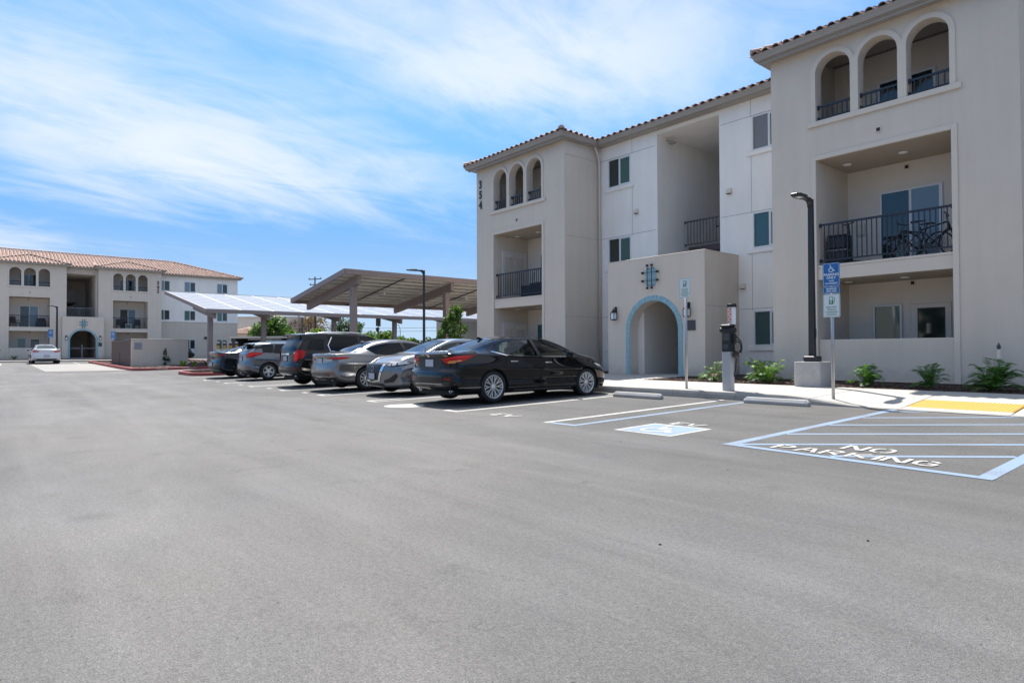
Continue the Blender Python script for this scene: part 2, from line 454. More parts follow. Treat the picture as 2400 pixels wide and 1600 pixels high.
m_seat = M('seat_fabric', (0.045, 0.043, 0.042), 0.8)
m_seat_lt = M('interior_trim', (0.34, 0.33, 0.31), 0.8)
m_sign_blue = M('sign_blue', (0.010, 0.135, 0.38), 0.45)
m_sign_wht = M('sign_white', (0.72, 0.73, 0.73), 0.5)
m_sign_grn = M('sign_green', (0.02, 0.24, 0.07), 0.5)
m_sign_grey = M('sign_grey', (0.32, 0.33, 0.35), 0.5)
m_orange = M('charger_orange', (0.68, 0.13, 0.03), 0.5)
m_char = M('charger_shell', (0.42, 0.42, 0.42), 0.4)
m_brown = M('brown_gate', (0.165, 0.115, 0.098), 0.65, var=0.05, vscale=2)
m_dkgrey = M('dark_grey_metal', (0.055, 0.06, 0.062), 0.6, var=0.08)
m_maroon = M('stair_steel', (0.085, 0.062, 0.060), 0.6)
# ------------------------------------------------------------------ mesh helpers
class MB:
    def __init__(s):
        s.v = []; s.f = []
    def add(s, vs, fs):
        o = len(s.v)
        s.v += [tuple(p) for p in vs]
        s.f += [tuple(i + o for i in f) for f in fs]
        return s
    def box(s, x0, x1, y0, y1, z0, z1):
        return s.add([(x0, y0, z0), (x1, y0, z0), (x1, y1, z0), (x0, y1, z0), (x0, y0, z1), (x1, y0, z1), (x1, y1, z1), (x0, y1, z1)],
                     [(0, 3, 2, 1), (4, 5, 6, 7), (0, 1, 5, 4), (1, 2, 6, 5), (2, 3, 7, 6), (3, 0, 4, 7)])
    def bar(s, p, q, w, h, up=(0, 0, 1)):
        p = Vector(p); q = Vector(q); d = (q - p).normalized(); up = Vector(up)
        a = d.cross(up)
        if a.length < 1e-4:
            a = d.cross(Vector((1, 0, 0)))
        a.normalize(); b = a.cross(d)
        a *= w / 2; b *= h / 2
        vs = [c + e for c in (p, q) for e in (-a - b, a - b, a + b, -a + b)]
        return s.add(vs, [(0, 1, 2, 3), (7, 6, 5, 4), (0, 4, 5, 1), (1, 5, 6, 2), (2, 6, 7, 3), (3, 7, 4, 0)])
    def tube(s, pts, r, n=8, cap=True):
        pts = [Vector(p) for p in pts]
        rs = r if isinstance(r, (list, tuple)) else [r] * len(pts)
        o = len(s.v); prev = None
        for i, p in enumerate(pts):
            d = (pts[min(i + 1, len(pts) - 1)] - pts[max(i - 1, 0)]).normalized()
            if prev is None:
                a = d.cross(Vector((0, 0, 1)))
                if a.length < 1e-3:
                    a = d.cross(Vector((1, 0, 0)))
            else:
                a = prev - d * prev.dot(d)
                if a.length < 1e-4:
                    a = d.cross(Vector((1, 0, 0)))
            a.normalize(); prev = a; b = d.cross(a)
            for k in range(n):
                t = 2 * math.pi * k / n
                s.v.append(tuple(p + (a * math.cos(t) + b * math.sin(t)) * rs[i]))
        for i in range(len(pts) - 1):
            for k in range(n):
                k2 = (k + 1) % n
                s.f.append((o + i * n + k, o + i * n + k2, o + (i + 1) * n + k2, o + (i + 1) * n + k))
        if cap:
            s.f.append(tuple(o + k for k in range(n))[::-1])
            s.f.append(tuple(o + (len(pts) - 1) * n + k for k in range(n)))
        return s
    def lathe(s, prof, n=24, c=(0, 0, 0), axis='Z', closed=False):
        o = len(s.v)
        for r, h in prof:
            for k in range(n):
                t = 2 * math.pi * k / n
                a, b = r * math.cos(t), r * math.sin(t)
                p = (a, b, h) if axis == 'Z' else ((h, a, b) if axis == 'X' else (b, h, a))
                s.v.append((p[0] + c[0], p[1] + c[1], p[2] + c[2]))
        m = len(prof)
        for i in range(m if closed else m - 1):
            j = (i + 1) % m
            for k in range(n):
                k2 = (k + 1) % n
                s.f.append((o + i * n + k, o + i * n + k2, o + j * n + k2, o + j * n + k))
        return s
    def prism(s, poly, fn, d0, d1):
        """poly in (u,v); fn(u,v,d)->xyz"""
        n = len(poly)
        vs = [fn(u, v, d0) for u, v in poly] + [fn(u, v, d1) for u, v in poly]
        fs = [tuple(range(n))[::-1], tuple(range(n, 2 * n))]
        fs += [(i, (i + 1) % n, n + (i + 1) % n, n + i) for i in range(n)]
        return s.add(vs, fs)
    def mesh(s, name):
        me = bpy.data.meshes.new(name)
        me.from_pydata(s.v, [], s.f)
        me.update()
        return me
    def build(s, name, mat, parent=None, smooth=False, bevel=0, seg=1):
        me = s.mesh(name)
        if mat is not None:
            me.materials.append(mat)
        fix_normals(me)
        if smooth:
            me.shade_smooth()
        return obj(name, me, parent, bevel=bevel, seg=seg)

def fix_normals(me):
    bm = bmesh.new(); bm.from_mesh(me)
    bmesh.ops.recalc_face_normals(bm, faces=bm.faces)
    bm.to_mesh(me); bm.free()

def obj(name, me, parent=None, loc=None, rot=None, scale=None, bevel=0, seg=1):
    o = bpy.data.objects.new(name, me)
    COL.objects.link(o)
    if parent is not None:
        o.parent = parent
    if loc is not None: o.location = loc
    if rot is not None: o.rotation_euler = rot
    if scale is not None: o.scale = scale if not isinstance(scale, (int, float)) else (scale,) * 3
    if bevel:
        b = o.modifiers.new('bevel', 'BEVEL'); b.width = bevel; b.segments = seg; b.limit_method = 'ANGLE'
        b.angle_limit = R(40)
    return o

def thing(name, label, cat, loc=(0, 0, 0), rz=0.0, group=None):
    o = bpy.data.objects.new(name, None); COL.objects.link(o)
    o.empty_display_size = 0.3
    o.location = loc; o.rotation_euler = (0, 0, rz)
    o['label'] = label; o['category'] = cat
    if group: o['group'] = group
    return o
def tag(o, label, cat, group=None):
    o['label'] = label; o['category'] = cat
    if group: o['group'] = group
    return o
def struct(o):
    o['kind'] = 'structure'; return o
def stuff(o):
    o['kind'] = 'stuff'; return o

def boxo(name, mat, parent, x0, x1, y0, y1, z0, z1, bevel=0, seg=1):
    return MB().box(x0, x1, y0, y1, z0, z1).build(name, mat, parent, bevel=bevel, seg=seg)

def smoothstep(a, b, x):
    t = min(1, max(0, (x - a) / (b - a))); return t * t * (3 - 2 * t)

FN_Y = lambda y0: (lambda u, v, d: (u, y0 - d, v))      # facade that looks to -Y, d outwards
FN_X = lambda x0: (lambda u, v, d: (x0 + d, u, v))      # facade that looks to +X

def wall_mesh(mb, fn, u0, u1, v0, v1, holes, depth, arcn=14):
    """front sheet with rectangular or arched holes, and the reveals of the holes"""
    us = sorted({u0, u1, *[h[0] for h in holes], *[h[1] for h in holes]})
    vs = sorted({v0, v1, *[h[2] for h in holes], *[h[3] for h in holes]})
    def inside(u, v):
        return any(h[0] < u < h[1] and h[2] < v < h[3] for h in holes)
    for i in range(len(us) - 1):
        for j in range(len(vs) - 1):
            if inside((us[i] + us[i + 1]) / 2, (vs[j] + vs[j + 1]) / 2):
                continue
            mb.add([fn(us[i], vs[j], 0), fn(us[i + 1], vs[j], 0), fn(us[i + 1], vs[j + 1], 0), fn(us[i], vs[j + 1], 0)], [(0, 1, 2, 3)])
    for h in holes:
        a, b, c, d = h[:4]
        if len(h) > 4:
            r = (b - a) / 2; m = (a + b) / 2; sp = d - r
            arc = [(m - r * math.cos(math.pi * k / arcn), sp + r * math.sin(math.pi * k / arcn)) for k in range(arcn + 1)]
            for k in range(arcn):
                p, q = arc[k], arc[k + 1]
                mb.add([fn(*p, 0), fn(*q, 0), fn(q[0], d, 0), fn(p[0], d, 0)], [(0, 1, 2, 3)])
            loop = [(a, c), *arc, (b, c)]
        else:
            loop = [(a, c), (a, d), (b, d), (b, c)]
        n = len(loop)
        for k in range(n):
            p, q = loop[k], loop[(k + 1) % n]
            mb.add([fn(*p, 0), fn(*q, 0), fn(*q, -depth), fn(*p, -depth)], [(0, 1, 2, 3)])
    return mb

def strokes_mesh(mb, strokes, w, fn, dz=0.0006):
    """thick mitred polylines in the plane, each a hair above the one before"""
    for i, pl in enumerate(strokes):
        pts = [Vector((p[0], p[1])) for p in pl]
        n = len(pts); Lp = []; Rp = []
        for k, p in enumerate(pts):
            d1 = (pts[k] - pts[k - 1]).normalized() if k > 0 else None
            d2 = (pts[k + 1] - pts[k]).normalized() if k < n - 1 else None
            if d1 is None: d1 = d2
            if d2 is None: d2 = d1
            t = (d1 + d2)
            t = t.normalized() if t.length > 1e-6 else d1
            nm = Vector((-t.y, t.x)); c = max(0.35, nm.dot(Vector((-d1.y, d1.x))))
            Lp.append(p + nm * (w / 2 / c)); Rp.append(p - nm * (w / 2 / c))
        for k in range(n - 1):
            mb.add([fn(Lp[k].x, Lp[k].y, i * dz), fn(Lp[k + 1].x, Lp[k + 1].y, i * dz), fn(Rp[k + 1].x, Rp[k + 1].y, i * dz), fn(Rp[k].x, Rp[k].y, i * dz)], [(0, 1, 2, 3)])
    return mb
def disc_mesh(mb, cx, cy, r, fn, d=0, n=24, rx=None):
    mb.add([fn(cx + (rx or r) * math.cos(2 * math.pi * k / n), cy + r * math.sin(2 * math.pi * k / n), d) for k in range(n)], [tuple(range(n))])
    return mb
def arc(cx, cy, r, a0, a1, n=14):
    return [(cx + r * math.cos(R(a0 + (a1 - a0) * k / n)), cy + r * math.sin(R(a0 + (a1 - a0) * k / n))) for k in range(n + 1)]
def wheelchair(s=1.0):
    """strokes of the access symbol in a unit square, y up"""
    head = [(0.40, 0.86), (0.40, 0.94)]
    st = [[(0.41, 0.80), (0.44, 0.50), (0.70, 0.48), (0.82, 0.20), (0.93, 0.24)], [(0.42, 0.66), (0.64, 0.65)],
          arc(0.47, 0.33, 0.245, 118, 372, 20)]
    return [[(x * s, y * s) for x, y in p] for p in st], (0.40 * s, 0.90 * s, 0.075 * s)

TEXT_CACHE = {}
def text_geo(txt, size, sx=1.0, bold=0.0):
    cu = bpy.data.curves.new('t', 'FONT')
    cu.body = txt; cu.size = size; cu.align_x = 'CENTER'; cu.align_y = 'CENTER'
    cu.offset = bold; cu.resolution_u = 3
    o = bpy.data.objects.new('t', cu)
    me = bpy.data.meshes.new_from_object(o)
    vs = [(v.co.x * sx, v.co.y) for v in me.vertices]
    fs = [tuple(p.vertices) for p in me.polygons]
    bpy.data.objects.remove(o); bpy.data.curves.remove(cu); bpy.data.meshes.remove(me)
    return vs, fs
def text_into(mb, txt, size, cx, cy, fn, d=0, sx=1.0, bold=0.0):
    vs, fs = text_geo(txt, size, sx, bold)
    mb.add([fn(cx + x, cy + y, d) for x, y in vs], fs)
    return mb

# ------------------------------------------------------------------ ground
def G(X, Y):
    return 0.018 * (min(max(Y, 6.9), 12.4) - 6.9) + float(np.interp(-X, [20, 27, 34, 45, 57, 62, 70, 200], [0, .03, .1, .17, .35, .42, .5, .6]))
def make_ground():
    xs = sorted({*np.linspace(-46, 6, 53), *np.linspace(-120, -46, 38), *np.linspace(-900, -120, 10), *np.linspace(6, 500, 10), -20, -27, -34, -45, -57, -62, -70, -200})
    ys = sorted({*np.linspace(-20, 6.9, 10), *np.linspace(6.9, 12.4, 6), *np.linspace(12.4, 60, 16), *np.linspace(60, 900, 10), *np.linspace(-500, -20, 8)})
    v = [(x, y, G(x, y)) for y in ys for x in xs]
    n = len(xs)
    f = [(j * n + i, j * n + i + 1, (j + 1) * n + i + 1, (j + 1) * n + i) for j in range(len(ys) - 1) for i in range(n - 1)]
    me = bpy.data.meshes.new('parking_lot'); me.from_pydata(v, [], f); me.materials.append(m_asph)
    me.shade_smooth()
    return struct(obj('parking_lot', me))
LOT = make_ground()
LIFT = 0.0024
def gfn(k=1):
    return lambda u, v, d=0: (u, v, G(u, v) + LIFT * k + d)
def mark_poly(name, mat, quads, k=1, sub=1):
    mb = MB()
    for q in quads:
        (a, b, c, d) = [Vector(p) for p in q]
        for i in range(sub):
            t0, t1 = i / sub, (i + 1) / sub
            ps = [a.lerp(d, t0), b.lerp(c, t0), b.lerp(c, t1), a.lerp(d, t1)]
            mb.add([gfn(k)(p.x, p.y) for p in ps], [(0, 1, 2, 3)])
    return mb.build(name, mat, LOT)
def line(x0, y0, x1, y1, w, mat, name='painted_line', k=1):
    d = Vector((x1 - x0, y1 - y0)); n = Vector((-d.y, d.x)).normalized() * w / 2
    a = Vector((x0, y0)); b = Vector((x1, y1))
    return mark_poly(name, mat, [(a - n, a + n, b + n, b - n)], k, sub=max(1, int(d.length / 0.8)))

for xl in (-27.3, -24.5, -21.7, -18.87, -16.05, -13.24, -10.05):
    g = 0.19
    line(xl - g, 6.95, xl - g, 11.9, 0.10, m_white_mark)
    line(xl + g, 6.95, xl + g, 11.9, 0.10, m_white_mark)
    line(xl - g - 0.05, 6.90, xl + g + 0.05, 6.90, 0.10, m_white_mark)
line(-30.0, 6.95, -30.0, 11.9, 0.10, m_white_mark)
for xl in (-25.9, -23.1, -20.25, -17.4):
    line(xl - 0.16, 7.0, xl + 0.16, 7.0, 0.12, m_white_mark, 'painted_dash')
line(-7.39, 6.86, -7.39, 11.95, 0.11, m_white_mark)
line(-6.81, 7.0, -6.81, 11.9, 0.11, m_blue_mark)
line(-7.30, 6.91, -6.755, 6.94, 0.11, m_blue_mark)
# access aisle: blue outline, blue stripes
line(-4.19, 6.92, -4.19, 12.2, 0.13, m_blue_mark)
line(-4.255, 6.90, -1.55, 6.72, 0.13, m_blue_mark, k=2)
line(-1.62, 6.80, -1.62, 12.2, 0.13, m_blue_mark)
for ya in (4.9, 5.9, 6.98, 8.15, 9.40, 10.57, 11.72):
    yb = ya + 2.44 * 0.92
    x0, y0, x1, y1 = -4.12, ya, -1.69, yb
    if y0 < 6.9:
        t = (6.92 - y0) / (y1 - y0); x0 += t * (x1 - x0); y0 = 6.92
    if y1 > 12.2:
        t = (12.2 - y0) / (y1 - y0); x1 = x0 + t * (x1 - x0); y1 = 12.2
    if x1 - x0 > 0.25 and ya != 4.9:
        line(x0, y0, x1, y1, 0.10, m_blue_mark, k=1)
LET = {  # stencil letters, unit height, strokes with stencil breaks
 'N': [[(0, 0), (0, 1)], [(0.09, 0.98), (0.55, 0.02)], [(0.64, 0), (0.64, 1)]],
 'O': [[(0.27, 0.03), (0.12, 0.1), (0.02, 0.3), (0.02, 0.7), (0.12, 0.9), (0.27, 0.97)], [(0.39, 0.97), (0.54, 0.9), (0.64, 0.7), (0.64, 0.3), (0.54, 0.1), (0.39, 0.03)]],
 'P': [[(0.02, 0), (0.02, 1)], [(0.14, 0.97), (0.45, 0.95), (0.58, 0.75), (0.45, 0.5), (0.14, 0.47)]],
 'A': [[(0, 0), (0.26, 0.97)], [(0.68, 0), (0.40, 0.97)], [(0.22, 0.36), (0.46, 0.36)]],
 'R': [[(0.02, 0), (0.02, 1)], [(0.14, 0.97), (0.45, 0.95), (0.58, 0.75), (0.45, 0.52), (0.14, 0.49)], [(0.30, 0.42), (0.62, 0)]],
 'K': [[(0.02, 0), (0.02, 1)], [(0.13, 0.52), (0.58, 1)], [(0.24, 0.47), (0.62, 0)]],
 'I': [[(0.05, 0), (0.05, 1)]],
 'G': [[(0.60, 0.80), (0.48, 0.95), (0.33, 0.97)], [(0.24, 0.96), (0.08, 0.85), (0.02, 0.5), (0.08, 0.15), (0.30, 0.03), (0.52, 0.08), (0.60, 0.25), (0.60, 0.46), (0.36, 0.46)]],
 'E': [[(0.02, 0), (0.02, 1)], [(0.12, 0.96), (0.52, 0.96)], [(0.12, 0.52), (0.44, 0.52)], [(0.12, 0.04), (0.52, 0.04)]],
 'V': [[(0, 1), (0.28, 0.02)], [(0.66, 1), (0.38, 0.02)]],
}
WID = {'I': 0.28, 'E': 0.72}
def letters(txt, x0, y0, x1, h, mat, wst, shear=0.0, rise=0.0):
    tot = sum(WID.get(c, 0.88) for c in txt) - 0.2
    sc = (x1 - x0) / tot
    u = 0
    for c in txt:
        mb = MB()
        fn = lambda a, b, d, u=u: (lambda X, Y: (X, Y, G(X, Y) + LIFT * 3 + d))(x0 + (u + a) * sc + shear * b, y0 + b * h + rise * (u + a) * sc)
        st = LET[c]
        mb2 = MB(); strokes_mesh(mb2, [[(a, b) for a, b in s] for s in st], wst / sc, fn)
        mb2.build('painted_letter', mat, LOT)
        u += WID.get(c, 0.88)
letters('PARKING', -3.72, 6.99, -2.08, 0.28, m_white_mark, 0.047)
letters('NO', -3.13, 7.45, -2.64, 0.30, m_white_mark, 0.047)
letters('EV', -8.93, 6.95, -8.36, 0.28, m_white_mark, 0.06)
letters('EV', -5.84, 7.97, -5.36, 0.27, m_white_mark, 0.055)
mark_poly('painted_square', m_white_mark, [((-6.06, 6.96), (-5.08, 6.96), (-5.08, 7.92), (-6.06, 7.92))], 1, 3)
mark_poly('painted_square', m_blue_mark, [((-6.0, 7.02), (-5.14, 7.02), (-5.14, 7.86), (-6.0, 7.86))], 2, 3)
_st, _hd = wheelchair(0.74)
mbx = MB(); strokes_mesh(mbx, _st, 0.06, lambda a, b, d: (-5.95 + a, 7.07 + b, G(-5.9 + a, 7.07 + b) + LIFT * 3 + d))
disc_mesh(mbx, _hd[0], _hd[1], _hd[2], lambda a, b, d: (-5.95 + a, 7.07 + b, G(-5.9 + a, 7.07 + b) + LIFT * 3 + .003))
mbx.build('painted_access_symbol', m_white_mark, LOT)
mbx = MB(); disc_mesh(mbx, -11.66, 6.82, 0.42, lambda a, b, d: (a, b, G(a, b) + LIFT), n=32)
mbx.build('painted_disc', m_white_mark, LOT)
# thin white stripes and the far aisle lines by the other building
for yy in (-1.6, 1.15, 3.0, 5.75):
    line(-61.5, yy, -56.4, yy, 0.10, m_white_mark)
line(-43.2, -6.0, -41.9, 1.1, 0.12, m_white_mark)
line(-38.6, 4.6, -38.2, 5.6, 0.12, m_white_mark)

# tiny pebbles on the asphalt
for px, py, s in ((-2.29, 3.03, .008), (-1.54, 4.01, .008), (-3.3, 5.4, .006), (-5.2, 6.1, .007)):
    mb = MB()
    random.seed(int(px * 100))
    mb.lathe([(0.001, -.3 * s), (s * .8, -.2 * s), (s, .3 * s), (s * .7, .8 * s), (0.001, s)], 7)
    mb.v = [(x * random.uniform(.8, 1.3), y * random.uniform(.8, 1.2), z) for x, y, z in mb.v]
    o = mb.build('pebble', m_dkgrey, None)
    o.location = (px, py, G(px, py) + .3 * s)
    tag(o, 'tiny loose pebble lying on the open asphalt', 'pebble', 'pebbles on the asphalt')

# ------------------------------------------------------------------ pavement in front of the building
def ramp_f(X):
    return 1 - smoothstep(-6.3, -4.4, X) * (1 - smoothstep(-2.4, -0.6, X))
def SW(X, Y):
    fr = 0.10 + 0.155 * ramp_f(X)
    t = min(1.0, max(0.0, (Y - 12.1) / 2.5))
    return fr + (0.305 - fr) * t if t < 1 else 0.305 + 0.018 * (Y - 14.6)
SWALK = thing('sidewalk', 'x', 'x'); del SWALK['label'], SWALK['category']; struct(SWALK)
def slab(name, mat, x0, x1, y0, y1, parent, fz=SW, nx=4, ny=3, gap=0.006, th=0.12):
    x0 += gap; x1 -= gap; y0 += gap; y1 -= gap
    v = []; f = []
    for lay in (0, 1):
        for j in range(ny + 1):
            for i in range(nx + 1):
                X = x0 + (x1 - x0) * i / nx; Y = y0 + (y1 - y0) * j / ny
                v.append((X, Y, fz(X, Y) - lay * th))
    n = nx + 1; T = (nx + 1) * (ny + 1)
    for j in range(ny):
        for i in range(nx):
            a = j * n + i
            f.append((a, a + 1, a + n + 1, a + n))
    per = [i for i in range(n)] + [j * n + nx for j in range(1, ny + 1)] + [ny * n + i for i in range(nx - 1, -1, -1)] + [j * n for j in range(ny - 1, 0, -1)]
    for k in range(len(per)):
        a, b = per[k], per[(k + 1) % len(per)]
        f.append((b, a, a + T, b + T))
    me = bpy.data.meshes.new(name); me.from_pydata(v, [], f); me.materials.append(mat)
    fix_normals(me)
    return obj(name, me, parent, bevel=0.008)
xs = [-30.6, -28.8, -27, -25.2, -23.4, -21.6, -19.8, -18.0, -16.5, -15.0, -13.4, -11.85, -10.3, -8.75, -7.2, -5.65, -4.15, -2.6, -1.0, 0.6, 2.2, 3.8]
for a, b in zip(xs[:-1], xs[1:]):
    if abs(a + 4.15) < .01:
        slab('concrete_slab', m_conc, a, b, 13.36, 14.6, SWALK, nx=4)
        slab('dome_panel_base', m_conc, a, b, 12.25, 12.48, SWALK, nx=4)
    else:
        slab('concrete_slab', m_conc, a, b, 12.25, 14.6, SWALK, nx=6, ny=3)
    # kerb piece
    mb = MB(); n = 6
    prof = lambda X: [(12.09, G(X, 12.2) - .1), (12.085, G(X, 12.2) + 0.002 + .6 * max(0, (SW(X, 12.2) - G(X, 12.2)))), (12.10, SW(X, 12.25) - .012), (12.125, SW(X, 12.25)), (12.247, SW(X, 12.25)), (12.247, G(X, 12.2) - .1)]
    o = len(mb.v); m = 6
    for i in range(n + 1):
        X = a + .004 + (b - a - .008) * i / n
        mb.v += [(X, y, z) for y, z in prof(X)]
    for i in range(n):
        for k in range(m):
            mb.f.append((i * m + k, i * m + (k + 1) % m, (i + 1) * m + (k + 1) % m, (i + 1) * m + k))
    mb.f += [tuple(range(m)), tuple(n * m + k for k in range(m))[::-1]]
    mb.build('kerb_stone', m_kerb, SWALK)
# yellow dome panel
dp = slab('dome_panel', m_yellow, -4.13, -2.62, 12.48, 13.36, SWALK, fz=lambda X, Y: SW(X, Y) + .006, nx=4, gap=.004)
mb = MB()
for i in range(27):
    for j in range(15):
        X = -4.13 + .035 + i * .0555; Y = 12.48 + .04 + j * .0572
        z = SW(X, Y) + .006
        mb.lathe([(.012, z), (.010, z + .004), (.0055, z + .0055)], 6, (X, Y, 0))
stuff(mb.build('truncated_dome', m_yellow, dp))
# walk to the arch and mulch beds
walk = lambda X, Y: SW(X, Y)
for a, b in ((14.6, 15.7), (15.7, 16.85)):
    slab('concrete_slab', m_conc, -14.9, -13.3, a, b, SWALK, nx=2, ny=2)
    slab('concrete_slab', m_conc, -13.3, -11.7, a, b, SWALK, nx=2, ny=2)
slab('concrete_slab', m_conc, -14.9, -10.95, 16.85, 24.5, SWALK, fz=lambda X, Y: .352, nx=2, ny=2)
for i, (a, b, c, d) in enumerate(((-11.7, 3.8, 14.6, 18.7), (-30.6, -14.9, 14.6, 18.7))):
    bed = struct(slab('planting_bed', m_soil, a, b, c, d, None, fz=lambda X, Y: SW(X, Y) - .015, nx=20, ny=6))
    random.seed(5 + i)
    mb = MB()
    for k in range(5200 if i == 0 else 2500):
        X = random.uniform(a + .03, min(b, -1.0) - .03); Y = random.uniform(c + .03, d - 1.95)
        if random.random() < .25: Y = c + .03 + (Y - c) * .3
        z = SW(X, Y) - .015 + random.uniform(0.002, .022)
        l = random.uniform(.012, .05); w = random.uniform(.006, .016); t = random.uniform(0, math.pi); tl = random.uniform(-.4, .4)
        dx, dy = math.cos(t), math.sin(t)
        p = Vector((X - dx * l / 2, Y - dy * l / 2, z - tl * l / 2)); q = Vector((X + dx * l / 2, Y + dy * l / 2, z + tl * l / 2))
        mb.bar(p, q, w, w * .6)
    stuff(mb.build('bark_chips', m_mulch, bed))
# ------------------------------------------------------------------ building parts (local: x along the front, y inwards, z up)
def quad(mb, *p):
    mb.add(p, [tuple(range(len(p)))]); return mb

g_win = glass_mat('window_glass', (.66, .86, .82), .85)
g_screen = glass_mat('insect_screen_mesh', (.5, .5, .5), .9, 1.02)
m_room = M('dark_room', (.16, .18, .17), .9)
m_blind_g = M('green_white_blind', (.62, .80, .76), .7)
m_blind_b = M('beige_blind', (.85, .78, .72), .7)
def window(root, x0, x1, z0, z1, y, left=m_glass_d, right=m_glass_g, sill=True, slide=True, deep=0.05, blinds=None):
    w = MB(); f = 0.045
    w.box(x0, x1, y - .02, y + .06, z0, z0 + f); w.box(x0, x1, y - .02, y + .06, z1 - f, z1)
    w.box(x0, x0 + f, y - .02, y + .06, z0 + f, z1 - f); w.box(x1 - f, x1, y - .02, y + .06, z0 + f, z1 - f)
    xm = (x0 + x1) / 2
    if slide:
        w.box(xm - .025, xm + .025, y - .015, y + .05, z0 + f, z1 - f)
    o = w.build('window', m_vinyl, root, bevel=.006)
    if slide and blinds:
        boxo('pane', g_win, o, x0 + f, xm - .025, y + .03, y + .036, z0 + f, z1 - f)
        boxo('pane', g_win, o, xm + .025, x1 - f, y + .018, y + .024, z0 + f, z1 - f)
        boxo('room', m_room, o, x0 - .01, x1 + .01, y + .30, y + .31, z0 - .01, z1 + .01)
        boxo('insect_screen', g_screen, o, x0 + f, xm - .025, y + .012, y + .014, z0 + f, z1 - f)
        for (a_, b_), dn_, bm_ in (((x0 + f, xm - .03), blinds[0], left), ((xm + .03, x1 - f), blinds[1], right)):
            if dn_ <= 0: continue
            sb = MB(); zz_ = z1 - f - .02
            while zz_ > z1 - f - dn_ * (z1 - z0 - 2 * f):
                sb.add([(a_, y + .085, zz_), (b_, y + .085, zz_), (b_, y + .105, zz_ - .030), (a_, y + .105, zz_ - .030)], [(0, 1, 2, 3)]); zz_ -= .034
            stuff(sb.build('blind_slats', bm_, o))
    elif slide:
        boxo('pane', left, o, x0 + f, xm - .025, y + .03, y + .036, z0 + f, z1 - f)
        boxo('pane', right, o, xm + .025, x1 - f, y + .018, y + .024, z0 + f, z1 - f)
        # sash of the sliding leaf
        s = MB(); a, b, c, d = xm + .025, x1 - f, z0 + f, z1 - f
        s.box(a, b, y - .002, y + .017, c, c + .03); s.box(a, b, y - .002, y + .017, d - .03, d); s.box(a, a + .02, y - .002, y + .017, c + .03, d - .03); s.box(b - .025, b, y - .002, y + .017, c + .03, d - .03)
        s.build('sash', m_vinyl, o)
    else:
        boxo('pane', right, o, x0 + f, x1 - f, y + .018, y + .024, z0 + f, z1 - f)
    if sill:
        boxo('window_sill', sill if not isinstance(sill, bool) else m_wht, o, x0 - .17, x1 + .15, y - .055, y - .001, z0 - .15, z0 - .012, bevel=.008)
    return o

BAL = {}
def baluster_mesh(h, r, mat):
    k = (round(h, 3), r, mat.name)
    if k not in BAL:
        mb = MB().box(-r, r, -r, r, 0, h); me = mb.mesh('baluster'); me.materials.append(mat); BAL[k] = me
    return BAL[k]
def railing(root, x0, x1, y, zb, zt, mat, step=.115, top=.05, posts=()):
    mb = MB()
    mb.box(x0, x1, y - .02, y + .025, zt - top, zt); mb.box(x0, x1, y - .016, y + .018, zb, zb + .035)
    for x in (x0, x1 - .04):
        mb.box(x, x + .04, y - .035, y + .03, zt - .09, zt + .012); mb.box(x, x + .04, y - .03, y + .03, zb - .03, zb + .06)
    for p in posts:
        mb.box(p - .025, p + .025, y - .024, y + .024, zb - .06, zt - top - .001)
    o = mb.build('railing', mat, root)
    n = max(2, int(round((x1 - x0) / step)))
    me = baluster_mesh(zt - top - zb - .035, .011, mat)
    for i in range(1, n):
        x = x0 + (x1 - x0) * i / n
        obj('baluster', me, o, (x, y, zb + .035))
    return o

def arch_ring(mb, a, b, z0, z1, w, y0, y1, n=16, skip_bottom=True):
    """flat band round an arched opening a..b, from z0 up to crown z1"""
    r = (b - a) / 2; m = (a + b) / 2; sp = z1 - r
    inn = [(a, z0)] + [(m - r * math.cos(math.pi * k / n), sp + r * math.sin(math.pi * k / n)) for k in range(n + 1)] + [(b, z0)]
    ro = r + w
    out = [(a - w, z0)] + [(m - ro * math.cos(math.pi * k / n), sp + ro * math.sin(math.pi * k / n)) for k in range(n + 1)] + [(b + w, z0)]
    N = len(inn)
    vs = [(u, y0, v) for u, v in inn] + [(u, y0, v) for u, v in out] + [(u, y1, v) for u, v in inn] + [(u, y1, v) for u, v in out]
    fs = []
    for i in range(N - 1):
        fs += [(i, i + 1, N + i + 1, N + i), (N + i, N + i + 1, 3 * N + i + 1, 3 * N + i), (i, i + 1, 2 * N + i + 1, 2 * N + i)]
    mb.add(vs, fs)
    return mb

VENT = None
def vent(root, x, z, y, s=.13):
    o = boxo('vent', m_tan2, root, x - s / 2, x + s / 2, y - .025, y - .001, z - s / 2, z + s / 2, bevel=.005)
    boxo('vent_opening', m_black, o, x - s * .33, x + s * .33, y - .029, y - .025, z - s * .33, z + s * .33)

def slider(root, x0, x1, z0, z1, y, left, right):
    w = MB(); f = .05
    w.box(x0, x1, y - .05, y - .001, z1 - f, z1); w.box(x0, x0 + f, y - .05, y - .001, z0, z1 - f); w.box(x1 - f * 1.6, x1, y - .05, y - .001, z0, z1 - f)
    xm = (x0 + x1) / 2; w.box(xm - .03, xm + .03, y - .045, y - .001, z0, z1 - f); w.box(x0 + f, x1 - f, y - .04, y - .001, z0, z0 + .05)
    o = w.build('sliding_door', m_vinyl, root)
    boxo('pane', left, o, x0 + f, xm - .03, y - .02, y - .012, z0 + .05, z1 - f)
    boxo('pane', right, o, xm + .03, x1 - f * 1.6, y - .03, y - .022, z0 + .05, z1 - f)
    return o

